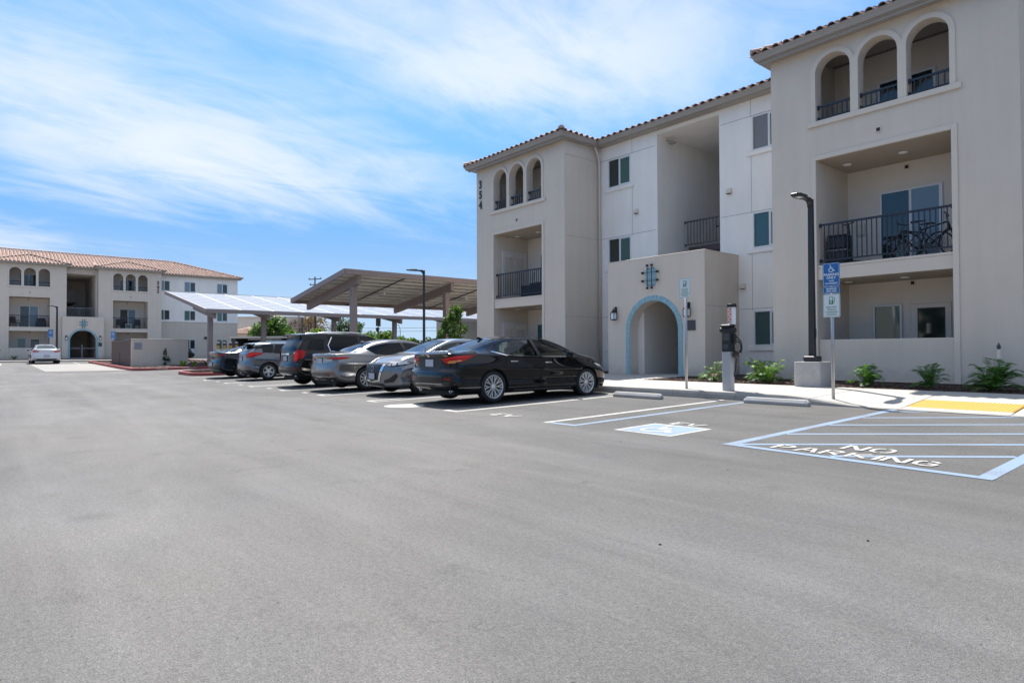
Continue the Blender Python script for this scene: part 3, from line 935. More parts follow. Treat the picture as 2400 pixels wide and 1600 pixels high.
def closet(root, x, y0, y1, z0, z1):
    """pair of louvred closet doors on a side wall that looks to +x"""
    fr = MB().box(x, x + .025, y0, y1, z1 - .04, z1).box(x, x + .025, y0, y0 + .04, z0, z1 - .04).box(x, x + .025, y1 - .04, y1, z0, z1 - .04)
    o = fr.build('closet_door', m_vinyl, root)
    ym = (y0 + y1) / 2
    for a, b in ((y0 + .045, ym - .012), (ym + .012, y1 - .045)):
        l = MB().box(x + .002, x + .018, a, b, z0, z1 - .045).build('door_leaf', m_inner, o)
        mb = MB(); w = (b - a)
        for c, d in ((a + w * .14, a + w * .45), (a + w * .55, a + w * .86)):
            z = z0 + .22
            while z < z1 - .25:
                mb.add([(x + .019, c, z), (x + .019, d, z), (x + .034, d, z + .018), (x + .034, c, z + .018), (x + .019, c, z + .032), (x + .019, d, z + .032)], [(0, 1, 2, 3), (3, 2, 5, 4)])
                z += .042
        stuff(mb.build('louver', m_tan2, o))
    return o

def soffit_light(root, x, y, z):
    MB().lathe([(.001, z - .022), (.085, z - .022), (.105, z - .012), (.11, z - .002)], 18, (x, y, 0)).build('soffit_light', M('soffit_lens', (.9, .9, .88), .5), root, smooth=True)

def tower(root, x0, W=5.5, D=1.93, closets=False, furnished=True, deep=8.0):
    a, b = x0 + 1.22, x0 + 4.25
    mb = MB()
    holes = [(a, b, 0.0, 5.75)] + [(x0 + c, x0 + d, 6.77, 8.45, 1) for c, d in ((1.23, 2.10), (2.29, 3.18), (3.37, 4.24))]
    wall_mesh(mb, FN_Y(0), x0, x0 + W, 0, 8.96, holes, .32)
    for x in (x0, x0 + W):
        quad(mb, (x, 0, 0), (x, D + deep, 0), (x, D + deep, 8.96), (x, 0, 8.96))
    mb.build('wall', m_tan, root)
    # trim
    MB().box(a - .12, a, -.03, -.001, 0, 5.87).box(b, b + .12, -.03, -.001, 0, 5.87).box(a, b, -.03, -.001, 5.75, 5.87).build('opening_trim', m_tan2, root, bevel=.006)
    for i, (c, d) in enumerate(((1.23, 2.10), (2.29, 3.18), (3.37, 4.24))):
        arch_ring(MB(), x0 + c, x0 + d, 6.771, 8.45, .12, -.03 - .004 * (i % 2), -.001).build('arch_trim', m_tan2, root)
    boxo('arch_sill', m_tan2, root, x0 + 1.01, x0 + 4.47, -.06, -.001, 6.63, 6.768, bevel=.01)
    # half wall, slab, recesses
    boxo('half_wall', m_tan, root, a + .002, b - .002, .05, .24, 0, 1.05, bevel=.012)
    MB().box(a + .002, b - .002, .03, D - .002, 2.61, 2.93).box(a + .002, b - .002, .015, D - .002, 2.93, 2.99).build('balcony_slab', m_tan2, root, bevel=.006)
    for z0, z1, l, r, y0 in ((0, 2.61, a, b, .32), (2.99, 5.75, a, b, .32), (6.05, 8.82, x0 + .9, x0 + 4.6, .32)):
        quad(MB(), (l, D, z0), (r, D, z0), (r, D, z1), (l, D, z1)).build('recess_wall', m_inner, root)
        for e in (l, r):
            quad(MB(), (e, y0, z0), (e, D, z0), (e, D, z1), (e, y0, z1)).build('recess_wall', m_tan, root)
        mbc = MB()
        quad(mbc, (l, .03 if z0 < 6 else y0, z1 - .001), (r, .03 if z0 < 6 else y0, z1 - .001), (r, D, z1 - .001), (l, D, z1 - .001))
        if z0 > 6:
            quad(MB(), (l, y0, z0), (r, y0, z0), (r, D, z0), (l, D, z0)).build('recess_floor', m_inner, root)
            quad(MB(), (l, y0 + .001, z0), (r, y0 + .001, z0), (r, y0 + .001, 6.77), (l, y0 + .001, 6.77)).build('recess_wall', m_tan, root)
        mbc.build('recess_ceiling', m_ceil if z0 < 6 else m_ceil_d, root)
    for z in (2.60, 5.745):
        soffit_light(root, x0 + 1.60, .98, z); soffit_light(root, x0 + 2.95, .98, z)
    vent(root, x0 + 2.74, 6.16, 0)
    vent(root, x0 + 2.72, 5.60, D); vent(root, x0 + 2.82, 2.53, D); vent(root, x0 + 2.6, 8.64, D)
    railing(root, a + .02, b - .02, .13, 3.10, 4.08, m_rail, posts=())
    for c, d in ((1.23, 2.10), (2.29, 3.18), (3.37, 4.24)):
        railing(root, x0 + c + .005, x0 + d - .005, .10, 6.83, 7.19, m_rail, step=.13)
    # doors
    slider(root, x0 + 2.06, x0 + 3.53, 2.99, 5.03, D, m_glass_d if not closets else m_glass_g, m_glass_b)
    slider(root, x0 + 2.05, x0 + 3.42, 6.06, 8.03, D, m_glass_d, m_glass_d)
    window(root, x0 + 1.87, x0 + 2.57, .62, 1.99, D - .07, right=m_glass_g, sill=False, slide=False)
    dr = MB().box(x0 + 2.77, x0 + 3.68, D - .045, D - .001, 0, 1.98).build('door', m_inner, root, bevel=.01)
    MB().box(x0 + 2.93, x0 + 3.55, D - .055, D - .0455, .25, 1.86).build('door_glass_frame', m_black, dr)
    boxo('pane', m_glass_d, dr, x0 + 2.96, x0 + 3.52, D - .06, D - .0552, .28, 1.83)
    if closets:
        for z0, z1 in ((0, 2.02), (2.99, 5.11), (6.06, 8.12)):
            closet(root, x0 + (1.225 if z0 < 6 else .905), .45, 1.80, z0, z1)
    boxo('electric_box', m_tan2, root, x0 + 1.5, x0 + 1.68, D - .10, D - .001, 3.95, 4.25)

def joint(root, pts, w=.012, y=None):
    for p, q in pts:
        mb = MB()
        mb.bar(p, q, w, .006, up=(0, 1, 0) if abs(p[0] - q[0]) > .01 or abs(p[2] - q[2]) > .01 and abs(p[1] - q[1]) < .01 else (1, 0, 0))
        mb.build('control_joint', m_joint, root)

def gutter(root, pts, z, out):
    """ogee gutter along a polyline; out: outward unit per point (mitre vector)"""
    prof = [(0, 0), (.055, 0), (.075, .03), (.085, .075), (.115, .11), (.13, .15), (.13, .17), (.118, .17), (.112, .152), (0, .15)]
    mb = MB(); n = len(prof)
    for (x, y), (ox, oy) in zip(pts, out):
        mb.v += [(x + ox * d, y + oy * d, z + h) for d, h in prof]
    for i in range(len(pts) - 1):
        for k in range(n):
            mb.f.append((i * n + k, i * n + (k + 1) % n, (i + 1) * n + (k + 1) % n, (i + 1) * n + k))
    mb.f += [tuple(range(n)), tuple((len(pts) - 1) * n + k for k in range(n))[::-1]]
    return mb.build('gutter', m_gut, root)

def tile_pts(L=.42, r0=.10, r1=.088, n=7, th=.014):
    """barrel tile along +y, resting on z=0"""
    v = []; f = []
    for j, (y, r) in enumerate(((0, r0), (L, r1))):
        for rr in (r, r - th):
            for k in range(n + 1):
                t = math.pi * k / n
                v.append((-rr * math.cos(t), y, rr * math.sin(t) * .95))
    m = n + 1
    for k in range(n):
        f.append((k, k + 1, 2 * m + k + 1, 2 * m + k))
        f.append((m + k, 3 * m + k, 3 * m + k + 1, m + k + 1))
        f.append((k, m + k, m + k + 1, k + 1))
    f += [(0, 2 * m, 3 * m, m), (n, m + n, 3 * m + n, 2 * m + n)]
    return v, f
TV, TF = tile_pts()
TV1, TF1 = [], []
for j, (y, r) in enumerate(((0, .10), (.42, .088))):
    for k in range(6):
        t = math.pi * k / 5; TV1.append((-r * math.cos(t), y, r * math.sin(t)))
TF1 = [(k, k + 1, 6 + k + 1, 6 + k) for k in range(5)] + [(5, 4, 3, 2, 1, 0)]
TILE_ME = None
def slope_tiles(root_roof, O, A, B, N, a0, a1, bmax, eave_objs=False, pitch=.295, row=.36, rows=99, rnd=random.Random(3)):
    """cover a roof slope with barrel tiles; eave row as single tiles if asked, the rest one mesh"""
    global TILE_ME
    O, A, B, N = Vector(O), Vector(A).normalized(), Vector(B).normalized(), Vector(N).normalized()
    n = int((a1 - a0) / pitch); mb = MB()
    if TILE_ME is None:
        m_ = MB().add(TV, TF); TILE_ME = m_.mesh('roof_tile'); TILE_ME.materials.append(m_tile); fix_normals(TILE_ME); TILE_ME.shade_smooth()
        TILE_ME.set_sharp_from_angle(angle=R(50)) if hasattr(TILE_ME, 'set_sharp_from_angle') else None
    rot = Matrix((A, B, N)).transposed()
    for i in range(n + 1):
        a = a0 + (a1 - a0) * (i + .5) / (n + 1)
        k = 0
        while k < rows and k * row + .1 < bmax(a):
            b = k * row - .05 + rnd.uniform(-.008, .008)
            lift = (-.012 if k == 0 and eave_objs else .012) + rnd.uniform(-.004, .004)
            tilt = -.045
            if k == 0 and eave_objs:
                o = obj('roof_tile', TILE_ME, root_roof)
                mt = Matrix.Translation(O + A * (a + rnd.uniform(-.008, .008)) + B * b + N * lift) @ (rot.to_4x4()) @ Matrix.Rotation(tilt + rnd.uniform(-.01, .01), 4, 'X') @ Matrix.Rotation(rnd.uniform(-.03, .03), 4, 'Z')
                o.matrix_local = mt
            else:
                jx = rnd.uniform(-.006, .006)
                vs = []
                for x, y, z in TV1:
                    vs.append(O + A * (a + x + jx) + B * (b + y) + N * (z + lift - y * .045))
                mb.add(vs, TF1)
            k += 1
    if mb.v:
        stuff(mb.build('tile_courses', m_tile, root_roof, smooth=False))

def ridge_caps(roof, p, q, step=.36):
    p, q = Vector(p), Vector(q); d = (q - p); L = d.length; d.normalize()
    side = d.cross(Vector((0, 0, 1))).normalized(); up = side.cross(d)
    rot = Matrix((side, d, up)).transposed()
    mb = MB(); n = int(L / step)
    for i in range(n):
        for _ in (0,):
            vs = [p + d * (i * step) + rot @ Vector((x * 1.25, y, z * 1.1 + .03 - y * .04)) for x, y, z in TV1]
            mb.add(vs, TF1)
    return stuff(mb.build('ridge_tiles', m_tile_r, roof))

SL = math.atan(4 / 12)
cS, sS = math.cos(SL), math.sin(SL)
def tower_roof(root, x0, W=5.5, ov=.33, yf=-.47, ze=8.93, back=6.0, rows=99, eave=False):
    l, r = x0 - ov, x0 + W + ov
    half = (r - l) / 2; rise = half * math.tan(SL); m = (l + r) / 2
    mb = MB()
    P = [(l, yf, ze), (r, yf, ze), (m, yf + half, ze + rise), (m, back, ze + rise), (l, back, ze), (r, back, ze)]
    mb.add(P, [(0, 1, 2), (0, 2, 3, 4), (1, 5, 3, 2)])
    roof = mb.build('roof', m_tile, root)
    fw = half
    slope_tiles(roof, (l, yf, ze), (1, 0, 0), (0, cS, sS), (0, -sS, cS), 0, 2 * half, lambda a: (half - abs(a - half)) / cS, eave, rows=rows)
    slope_tiles(roof, (l, back, ze), (0, -1, 0), (cS, 0, sS), (-sS, 0, cS), 0, back - yf, lambda a: min(half, back - yf - a) / cS, eave and x0 > -10, rows=rows)
    slope_tiles(roof, (r, yf, ze), (0, 1, 0), (-cS, 0, sS), (sS, 0, cS), 0, back - yf, lambda a: min(half, a) / cS, eave and x0 < -10, rows=rows)
    ridge_caps(roof, (l + .02, yf + .02, ze + .04), (m, yf + half, ze + rise + .04))
    ridge_caps(roof, (r - .02, yf + .02, ze + .04), (m, yf + half, ze + rise + .04))
    ridge_caps(roof, (m, yf + half, ze + rise + .04), (m, back, ze + rise + .04))
    return roof

def emblem(root, x, z, y):
    mb = MB(); w, h, c = .21, .30, .09
    poly = [(x - w, z - h + c), (x - w + c, z - h), (x + w - c, z - h), (x + w, z - h + c), (x + w, z + h - c), (x + w - c, z + h), (x - w + c, z + h), (x - w, z + h - c)]
    mb.prism(poly, lambda u, v, d: (u, y - d, v), .001, .02)
    o = mb.build('wall_grille', m_bluetile, root)
    bars = MB()
    for dx in (-.09, .09):
        bars.box(x + dx - .007, x + dx + .007, y - .10, y - .08, z - .34, z + .34)
        for s in (-1, 1):
            bars.box(x + dx - .035, x + dx + .035, y - .115, y - .065, z + s * .37 - .033, z + s * .37 + .033)
            bars.box(x + dx - .01, x + dx + .01, y - .08, y - .021, z + s * .27 - .01, z + s * .27 + .01)
    for dz in (-.13, .14):
        bars.box(x - .27, x + .27, y - .079, y - .06, z + dz - .006, z + dz + .006)
        for s in (-1, 1):
            bars.box(x + s * .295 - .035, x + s * .295 + .035, y - .10, y - .04, z + dz - .035, z + dz + .035)
    bars.build('iron_bars', m_black, o)
    tl = MB()
    for dz in (-.2, 0, .2):
        tl.box(x - w, x + w, y - .0215, y - .0202, z + dz - .004, z + dz + .004)
    tl.build('grout_line', m_tan2, o)

def lantern(root, x, z, y):
    mb = MB()
    mb.box(x - .045, x + .045, y - .02, y - .001, z + .08, z + .30)
    mb.tube([(x, y - .02, z + .22), (x, y - .06, z + .27), (x, y - .11, z + .26), (x, y - .13, z + .21)], .013, 6)
    mb.lathe([(.02, z + .215), (.035, z + .20), (.05, z + .165), (.105, z + .105), (.11, z + .09), (.085, z + .088)], 12, (x, y - .13, 0))
    for dx in (-.075, .075):
        for dy in (-.075, .075):
            mb.box(x + dx - .007, x + dx + .007, y - .13 + dy - .007, y - .13 + dy + .007, z - .13, z + .09)
    mb.box(x - .085, x + .085, y - .215, y - .045, z - .15, z - .128); mb.box(x - .05, x + .05, y - .18, y - .08, z - .17, z - .151)
    o = mb.build('lantern', m_black, root)
    boxo('lantern_glass', m_lampglass, o, x - .067, x + .067, y - .197, y - .063, z - .127, z + .086)

def wall_light(root, x, z, y):
    mb = MB()
    mb.add([(x - .09, y, z + .10), (x + .09, y, z + .10), (x + .09, y, z - .06), (x - .09, y, z - .06), (x - .06, y - .07, z + .10), (x + .06, y - .07, z + .10), (x + .09, y - .11, z - .05), (x - .09, y - .11, z - .05)],
           [(0, 1, 5, 4), (4, 5, 6, 7), (7, 6, 2, 3), (0, 4, 7, 3), (1, 2, 6, 5)])
    o = mb.build('wall_light', m_tan2, root)
    boxo('light_lens', m_black, o, x - .07, x + .07, y - .09, y - .02, z - .068, z - .058)

def dark_light(root, x, z, y):
    MB().add([(x - .12, y, z - .12), (x + .12, y, z - .12), (x + .12, y, z + .12), (x - .12, y, z + .12), (x - .12, y - .18, z - .1), (x + .12, y - .18, z - .1), (x + .09, y - .07, z + .12), (x - .09, y - .07, z + .12)],
             [(0, 1, 2, 3), (4, 5, 6, 7), (0, 1, 5, 4), (2, 3, 7, 6), (0, 3, 7, 4), (1, 2, 6, 5)]).build('wall_light', m_black, root)

def number(root, txt, x, z, y, size=.47):
    mb = MB()
    vs, fs = text_geo(txt, size, .85, .014)
    n = len(vs)
    mb.add([(x + a, y - .035, z + b) for a, b in vs], fs)
    # side skirt: a second copy at the wall side keeps the numeral solid
    mb.add([(x + a, y - .022, z + b) for a, b in vs], fs)
    # little serifs
    if txt == '4':
        mb.box(x - .01, x + .105, y - .036, y - .021, z - .148, z - .128)
    if txt == '3':
        mb.box(x - .105, x - .085, y - .036, y - .021, z + .06, z + .11)
    if txt == '5':
        mb.box(x + .075, x + .092, y - .036, y - .021, z + .115, z + .16)
    mb.build('house_number', m_black, root)

def portico(root, xa, xb, ax0, ax1, ztop, acrown, y0, y1):
    mb = MB()
    wall_mesh(mb, FN_Y(y0), xa, xb, 0, ztop, [(ax0, ax1, 0, acrown, 1)], .42, arcn=24)
    for x in (xa, xb):
        quad(mb, (x, y0, 0), (x, y1, 0), (x, y1, ztop), (x, y0, ztop))
    quad(mb, (xa, y0, ztop), (xb, y0, ztop), (xb, y1, ztop), (xa, y1, ztop))
    o = mb.build('portico', m_tan, root)
    boxo('parapet_cap', m_tan2, o, xa - .012, xb + .012, y0 - .012, y1 + .02, ztop + .001, ztop + .03, bevel=.01)
    # blue tile band, tile by tile
    w = .16; r = (ax1 - ax0) / 2; m = (ax0 + ax1) / 2; sp = acrown - r
    N = 22
    for k in range(N):
        t0, t1 = math.pi * (k + .03) / N, math.pi * (k + .97) / N
        ww = w + (.012 if k % 2 else 0)
        p = [(m - r * math.cos(t0), sp + r * math.sin(t0)), (m - r * math.cos(t1), sp + r * math.sin(t1)), (m - (r + ww) * math.cos(t1), sp + (r + ww) * math.sin(t1)), (m - (r + ww) * math.cos(t0), sp + (r + ww) * math.sin(t0))]
        MB().prism(p, FN_Y(y0), .001, .016 + .003 * (k % 3)).build('arch_tile', m_bluetile, o)
    nz = int(round(sp / .155))
    for s in (0, 1):
        for k in range(nz):
            z0_, z1_ = sp * k / nz + .003, sp * (k + 1) / nz - .003
            l, rr = (ax0 - w, ax0) if s == 0 else (ax1, ax1 + w)
            MB().box(l, rr, y0 - .016 - .003 * (k % 2), y0 - .001, z0_, z1_).build('arch_tile', m_bluetile, o)
    return o

# ------------------------------------------------------------------ building 354
B1 = thing('apartment_building', 'three storey beige and white apartment block numbered 354 with arched entry portico', 'building', (0, 16.82, .35))
YW = 1.93
tower(B1, -22.48, closets=True)
tower(B1, -8.83)
mb = MB()
wx = [(-16.51, -15.38), (-10.49, -9.36)]
wz = [(7.09, 8.20), (4.0, 5.13), (.92, 2.03)]
holes = [(a, b, c, d) for a, b in wx for c, d in wz] + [(-14.17, -11.65, 3.0, 8.60), (-14.2, -11.6, 0.0, 2.6)]
wall_mesh(mb, FN_Y(YW), -16.98, -8.83, 0, 8.94, holes, .07)
mb.build('wall', m_wht, B1)
for a, b in wx:
    for c, d in wz:
        right = a > -12
        window(B1, a, b, c, d, YW, left=(M('beige_blind_pane', (.20, .18, .16), .15, spec=.7) if c > 6 else M('teal_reflection_pane', (.035, .085, .09), .06, spec=.8)) if right else m_glass_d, right=M('teal_reflection_pane', (.035, .085, .09), .06, spec=.8) if right else m_glass_g)  # teal base colour stands in for sky and trees reflected in the panes
yj = YW - .003
joint(B1, [((-16.9, yj, 8.22), (-14.25, yj, 8.22)), ((-11.6, yj, 8.22), (-8.9, yj, 8.22)), ((-16.9, yj, 5.16), (-14.25, yj, 5.16)), ((-11.6, yj, 5.16), (-8.9, yj, 5.16)), ((-16.9, yj, 2.10), (-14.9, yj, 2.10)), ((-10.95, yj, 2.10), (-8.9, yj, 2.10))])
for x in (-15.32, -10.52):
    for z0, z1 in ((8.20, 8.8), (5.13, 6.93), (2.03, 3.84)):
        boxo('control_joint', m_joint, B1, x - .005, x + .005, YW - .005, YW - .001, z0, z1)
for z in (8.22, 5.16, 2.10):
    boxo('control_joint', m_joint, B1, -16.979, -16.975, .05, 1.90, z - .005, z + .005)
boxo('control_joint', m_joint, B1, -10.989, -10.985, .05, 1.90, 2.15, 2.16)
# stair well
mb = MB()
L_, R_, yb = -14.17, -11.65, 8.2
quad(mb, (L_, YW + .07, 2.6), (L_, yb, 2.6), (L_, yb, 8.6), (L_, YW + .07, 8.6)); quad(mb, (R_, YW + .07, 2.6), (R_, yb, 2.6), (R_, yb, 8.6), (R_, YW + .07, 8.6))
quad(mb, (L_, YW + .07, 8.6), (R_, YW + .07, 8.6), (R_, yb, 8.6), (L_, yb, 8.6)); quad(mb, (L_, yb, 2.6), (R_, yb, 2.6), (R_, yb, 8.6), (L_, yb, 8.6))
mb.build('stairwell_wall', m_wht, B1)
MB().box(L_ + .01, R_ - .01, YW + .08, 3.2, 2.75, 2.99).build('stair_landing', m_maroon, B1)
MB().box(L_ + .3, R_ - .01, 3.40, 5.2, 4.40, 4.62).build('stair_landing', m_maroon, B1)
railing(B1, L_ + .12, R_ - .02, 3.42, 4.70, 5.60, m_rail2, step=.135, posts=(-12.3,))
MB().tube([(-13.35, 4.4, 5.45), (-13.0, 4.5, 5.46), (-12.7, 4.9, 5.25), (-12.3, 6.4, 4.2)], .022, 6).build('handrail', m_black, B1)
st = MB()
for k in range(10):
    st.box(-13.5, -12.2, 5.2 - .28 * k * .0 + .0, 5.5, 4.4, 4.6) if k == 0 else st.box(-13.4, -12.3, 5.2 + .28 * k, 5.5 + .28 * k, 4.4 + .165 * k, 4.45 + .165 * k)
st.build('stair_steps', m_maroon, B1)
dark_light(B1, -12.75, 5.85, 5.3)
MB().tube([(-14.15, 2.45, 8.50), (-13.95, 2.55, 8.42)], .02, 6).box(-14.05, -13.85, 2.45, 2.65, 8.34, 8.40).build('wall_light', m_gut, B1)
# beam above the opening is the wall itself; portico and passage
P1 = portico(B1, -14.85, -10.99, -13.89, -11.95, 3.83, 2.42, 0, YW)
mb = MB()
quad(mb, (-13.62, .42, 0), (-13.62, 3.6, 0), (-13.62, 3.6, 2.6), (-13.62, .42, 2.6))
quad(mb, (-13.9, .4201, 0), (-13.62, .4201, 0), (-13.62, .4201, 2.6), (-13.9, .4201, 2.6))
quad(mb, (-13.62, 3.6, 0), (-13.1, 3.6, 0), (-13.1, 3.6, 2.6), (-13.62, 3.6, 2.6))
quad(mb, (-13.1, 3.6, 0), (-13.1, 5.2, 0), (-13.1, 5.2, 2.6), (-13.1, 3.6, 2.6))
mb.build('passage_wall', m_inner, B1)
mb = MB()
quad(mb, (-13.1, 5.2, 0), (-11.2, 5.2, 0), (-11.2, 5.2, 2.6), (-13.1, 5.2, 2.6))
quad(mb, (-11.2, .42, 0), (-11.2, 5.2, 0), (-11.2, 5.2, 2.6), (-11.2, .42, 2.6))
quad(mb, (-13.9, .42, 2.6), (-11.2, .42, 2.6), (-11.2, 5.2, 2.6), (-13.9, 5.2, 2.6))
mb.build('passage_wall', m_wht, B1)
dark_light(B1, -12.85, 2.05, 5.2)
emblem(B1, -12.99, 3.20, 0)
lantern(B1, -14.49, 2.00, 0); lantern(B1, -11.55, 1.98, 0)
boxo('plaque', m_dkgrey, B1, -11.62, -11.32, -.03, -.001, 1.41, 1.72, bevel=.006)
for x, z in ((-11.29, 5.95), (-15.11, 5.95), (-10.83, 2.81)):
    wall_light(B1, x, z, YW)
for t, z in (('3', 8.08), ('5', 7.63), ('4', 7.18)):
    number(B1, t, -22.17, z, 0)
# gutters, fascia, soffit, roofs
ze = 8.76
for x0 in (-22.48, -8.83):
    l, r = x0 - .20, x0 + 5.5 + .20
    gutter(B1, [(l, YW - .35), (l, -.34), (r, -.34), (r, YW - .35)], ze, [(-1, 0), (-1, -1), (1, -1), (1, 0)])
    MB().box(l + .001, r - .001, -.339, YW - .36, ze - .03, ze + .02).build('soffit', m_gut, B1)
    MB().box(l + .03, r - .03, -.31, -.30, ze - .09, ze - .031).build('fascia', m_gut, B1)
    tower_roof(B1, x0, ov=.33, yf=-.47, ze=8.93, rows=3, eave=True)
gutter(B1, [(-16.78 + .13, YW - .34), (-9.03 - .13, YW - .34)], ze, [(0, -1), (0, -1)])
MB().box(-16.78, -9.03, YW - .339, YW - .001, ze - .02, ze + .02).build('soffit', m_gut, B1)
gutter(B1, [(-3.1, YW - .34), (30.0, YW - .34)], ze, [(0, -1), (0, -1)])
mb = MB()
mb.add([(-23.6, YW - .47, 8.93), (30, YW - .47, 8.93), (30, YW + 7, 8.93 + 2.49), (-16.5, YW + 7, 8.93 + 2.49), (-23.6, YW + 14.5, 8.93), (-23.6 + 0, YW + 14.5, 8.93)], [(0, 1, 2, 3), (0, 3, 4)])
rf = mb.build('roof', m_tile, B1)
slope_tiles(rf, (-16.75, YW - .47, 8.93), (1, 0, 0), (0, cS, sS), (0, -sS, cS), 0, 7.9, lambda a: 9, True, rows=3)
# side and back of the block, lower roof end seen beyond the tower
mb = MB()
quad(mb, (-22.4, YW, 0), (-22.4, 16, 0), (-22.4, 16, 8.9), (-22.4, YW, 8.9)); quad(mb, (-3.4, YW, 0), (30, YW, 0), (30, YW, 8.9), (-3.4, YW, 8.9))
quad(mb, (-22.4, 16, 0), (30, 16, 0), (30, 16, 8.9), (-22.4, 16, 8.9)); quad(mb, (30, YW, 0), (30, 16, 0), (30, 16, 8.9), (30, YW, 8.9))
mb.build('wall', m_wht, B1)
mb = MB()
mb.box(-23.6, -22.4, 5.2, 6.6, 8.3, 8.45); mb.add([(-23.75, 5.0, 8.45), (-22.4, 5.0, 8.45), (-22.4, 6.8, 8.45), (-23.75, 6.8, 8.45), (-22.4, 5.9, 8.95), (-23.2, 5.9, 8.9)], [(0, 1, 4, 5), (0, 5, 3), (3, 5, 4, 2), (0, 3, 2, 1)])
mb.build('side_roof', m_tile, B1)
# downspout
mb = MB(); mb.tube([(-16.80, YW - .42, 8.74), (-16.82, YW - .25, 8.45), (-16.88, YW - .10, 8.2), (-16.88, YW - .10, .05)], .045, 8)
mb.build('downspout', m_tan2, B1, smooth=True)

# ------------------------------------------------------------------ building 342 across the lot
B2 = thing('apartment_building', 'three storey beige apartment block numbered 342 with red clay tile roof', 'building', (-73.5, 0, .62), R(90))
tower(B2, .80); tower(B2, 8.88, furnished=True)
# centre bay
mb = MB()
wall_mesh(mb, FN_Y(1.0), 6.3, 8.88, 0, 8.94, [(6.42, 8.76, 3.6, 8.25), (6.42, 8.76, 0, 2.7)], .2)
mb.build('wall', m_tan, B2)
mb = MB()
for a in (6.42, 8.76):
    quad(mb, (a, 1.2, 0), (a, 9, 0), (a, 9, 8.3), (a, 1.2, 8.3))
quad(mb, (6.42, 9, 0), (8.76, 9, 0), (8.76, 9, 8.3), (6.42, 9, 8.3)); quad(mb, (6.42, 1.2, 8.26), (8.76, 1.2, 8.26), (8.76, 9, 8.26), (6.42, 9, 8.26))
mb.build('stairwell_wall', m_inner, B2)
MB().box(6.43, 8.75, 1.3, 4, 3.7, 4.0).build('stair_landing', m_maroon, B2)
MB().box(6.43, 7.5, 4.2, 8.9, 5.6, 5.75).build('stair_landing', m_maroon, B2)
railing(B2, 6.45, 8.6, 1.35, 4.05, 5.0, M('pale_railing', (.30, .29, .31), .5), step=.14, posts=(7.45,))
railing(B2, 6.45, 7.4, 4.3, 5.8, 6.75, M('pale_railing', (.30, .29, .31), .5), step=.14)
mb = MB()
for k in range(9):
    mb.box(7.5, 8.7, 4.0 + .28 * k, 4.32 + .28 * k, 4.0 + .17 * k, 4.05 + .17 * k)
mb.build('stair_steps', m_maroon, B2)
portico(B2, 5.95, 9.25, 6.54, 8.62, 3.98, 2.72, -.75, 1.0)
mb = MB()
quad(mb, (6.2, -.33, 0), (6.2, 7, 0), (6.2, 7, 2.75), (6.2, -.33, 2.75)); quad(mb, (8.9, -.33, 0), (8.9, 7, 0), (8.9, 7, 2.75), (8.9, -.33, 2.75)); quad(mb, (6.2, 7, 0), (8.9, 7, 0), (8.9, 7, 2.75), (6.2, 7, 2.75)); quad(mb, (6.2, -.33, 2.75), (8.9, -.33, 2.75), (8.9, 7, 2.75), (6.2, 7, 2.75))
mb.build('passage_wall', m_tan, B2)
mb = MB()
mb.box(6.56, 8.60, -.60, -.56, .98, 1.03).box(6.56, 8.60, -.60, -.56, .03, .09).box(7.48, 7.54, -.60, -.55, .09, 1.35)
mb.build('gate_rail', M('pale_railing', (.30, .29, .31), .5), B2)
emblem(B2, 7.6, 3.35, -.75); lantern(B2, 6.25, 1.95, -.75); lantern(B2, 8.95, 1.95, -.75)
boxo('plaque', m_dkgrey, B2, 8.80, 9.10, -.78, -.751, 1.2, 1.55)
for t, z in (('3', 7.72), ('4', 7.28), ('2', 6.86)):
    number(B2, t, 14.05, z, 0, .50)
# white wing with tan ground floor
holes = []
w2 = [(14.44, 15.58), (16.96, 18.10), (20.28, 21.42)]
w2z = [(7.13, 8.24), (4.02, 5.13), (.92, 2.03)]
mb = MB(); wall_mesh(mb, FN_Y(2.0), 14.38, 22.5, 4.02, 8.94, [(a, b, c, d) for a, b in w2 for c, d in w2z[:2]], .07)
quad(mb, (22.5, 2.0, 4.02), (22.5, 16, 4.02), (22.5, 16, 8.94), (22.5, 2.0, 8.94)); mb.build('wall', m_wht, B2)
mb = MB(); wall_mesh(mb, FN_Y(2.0), 14.38, 22.5, 0, 3.86, [(a, b, *w2z[2]) for a, b in w2], .07)
quad(mb, (22.5, 2.0, 0), (22.5, 16, 0), (22.5, 16, 3.86), (22.5, 2.0, 3.86)); mb.build('wall', m_tan, B2)
MB().box(14.38, 22.56, 1.94, 2.07, 3.86, 4.019).build('belt_course', m_wht, B2)
for a, b in w2:
    for c, d in w2z:
        window(B2, a, b, c, d, 2.0, left=m_glass_b if c > 6 else m_glass_g, right=m_glass_d, sill=False)
mb = MB(); quad(mb, (-14, 2, 0), (.8, 2, 0), (.8, 2, 8.9), (-14, 2, 8.9)); quad(mb, (-14, 16, 0), (22.5, 16, 0), (22.5, 16, 8.9), (-14, 16, 8.9)); mb.build('wall', m_wht, B2)
boxo('wall_light', m_black, B2, 19.0, 19.22, 1.85, 1.999, 2.05, 2.3)
for x0 in (.8, 8.88):
    l, r = x0 - .20, x0 + 5.5 + .20
    gutter(B2, [(l, 1.5), (l, -.34), (r, -.34), (r, 1.5)], ze, [(-1, 0), (-1, -1), (1, -1), (1, 0)])
    MB().box(l + .001, r - .001, -.339, 1.5, ze - .03, ze + .02).build('soffit', m_gut, B2)
    tower_roof(B2, x0, ov=.33, yf=-.47, ze=8.93, back=4.2)
for a, b, y in ((6.6, 8.6, .66), (14.6, 22.8, 1.66)):
    gutter(B2, [(a, y), (b, y)], ze, [(0, -1), (0, -1)])
    MB().box(a, b, y + .001, y + .5, ze - .02, ze + .02).build('soffit', m_gut, B2)
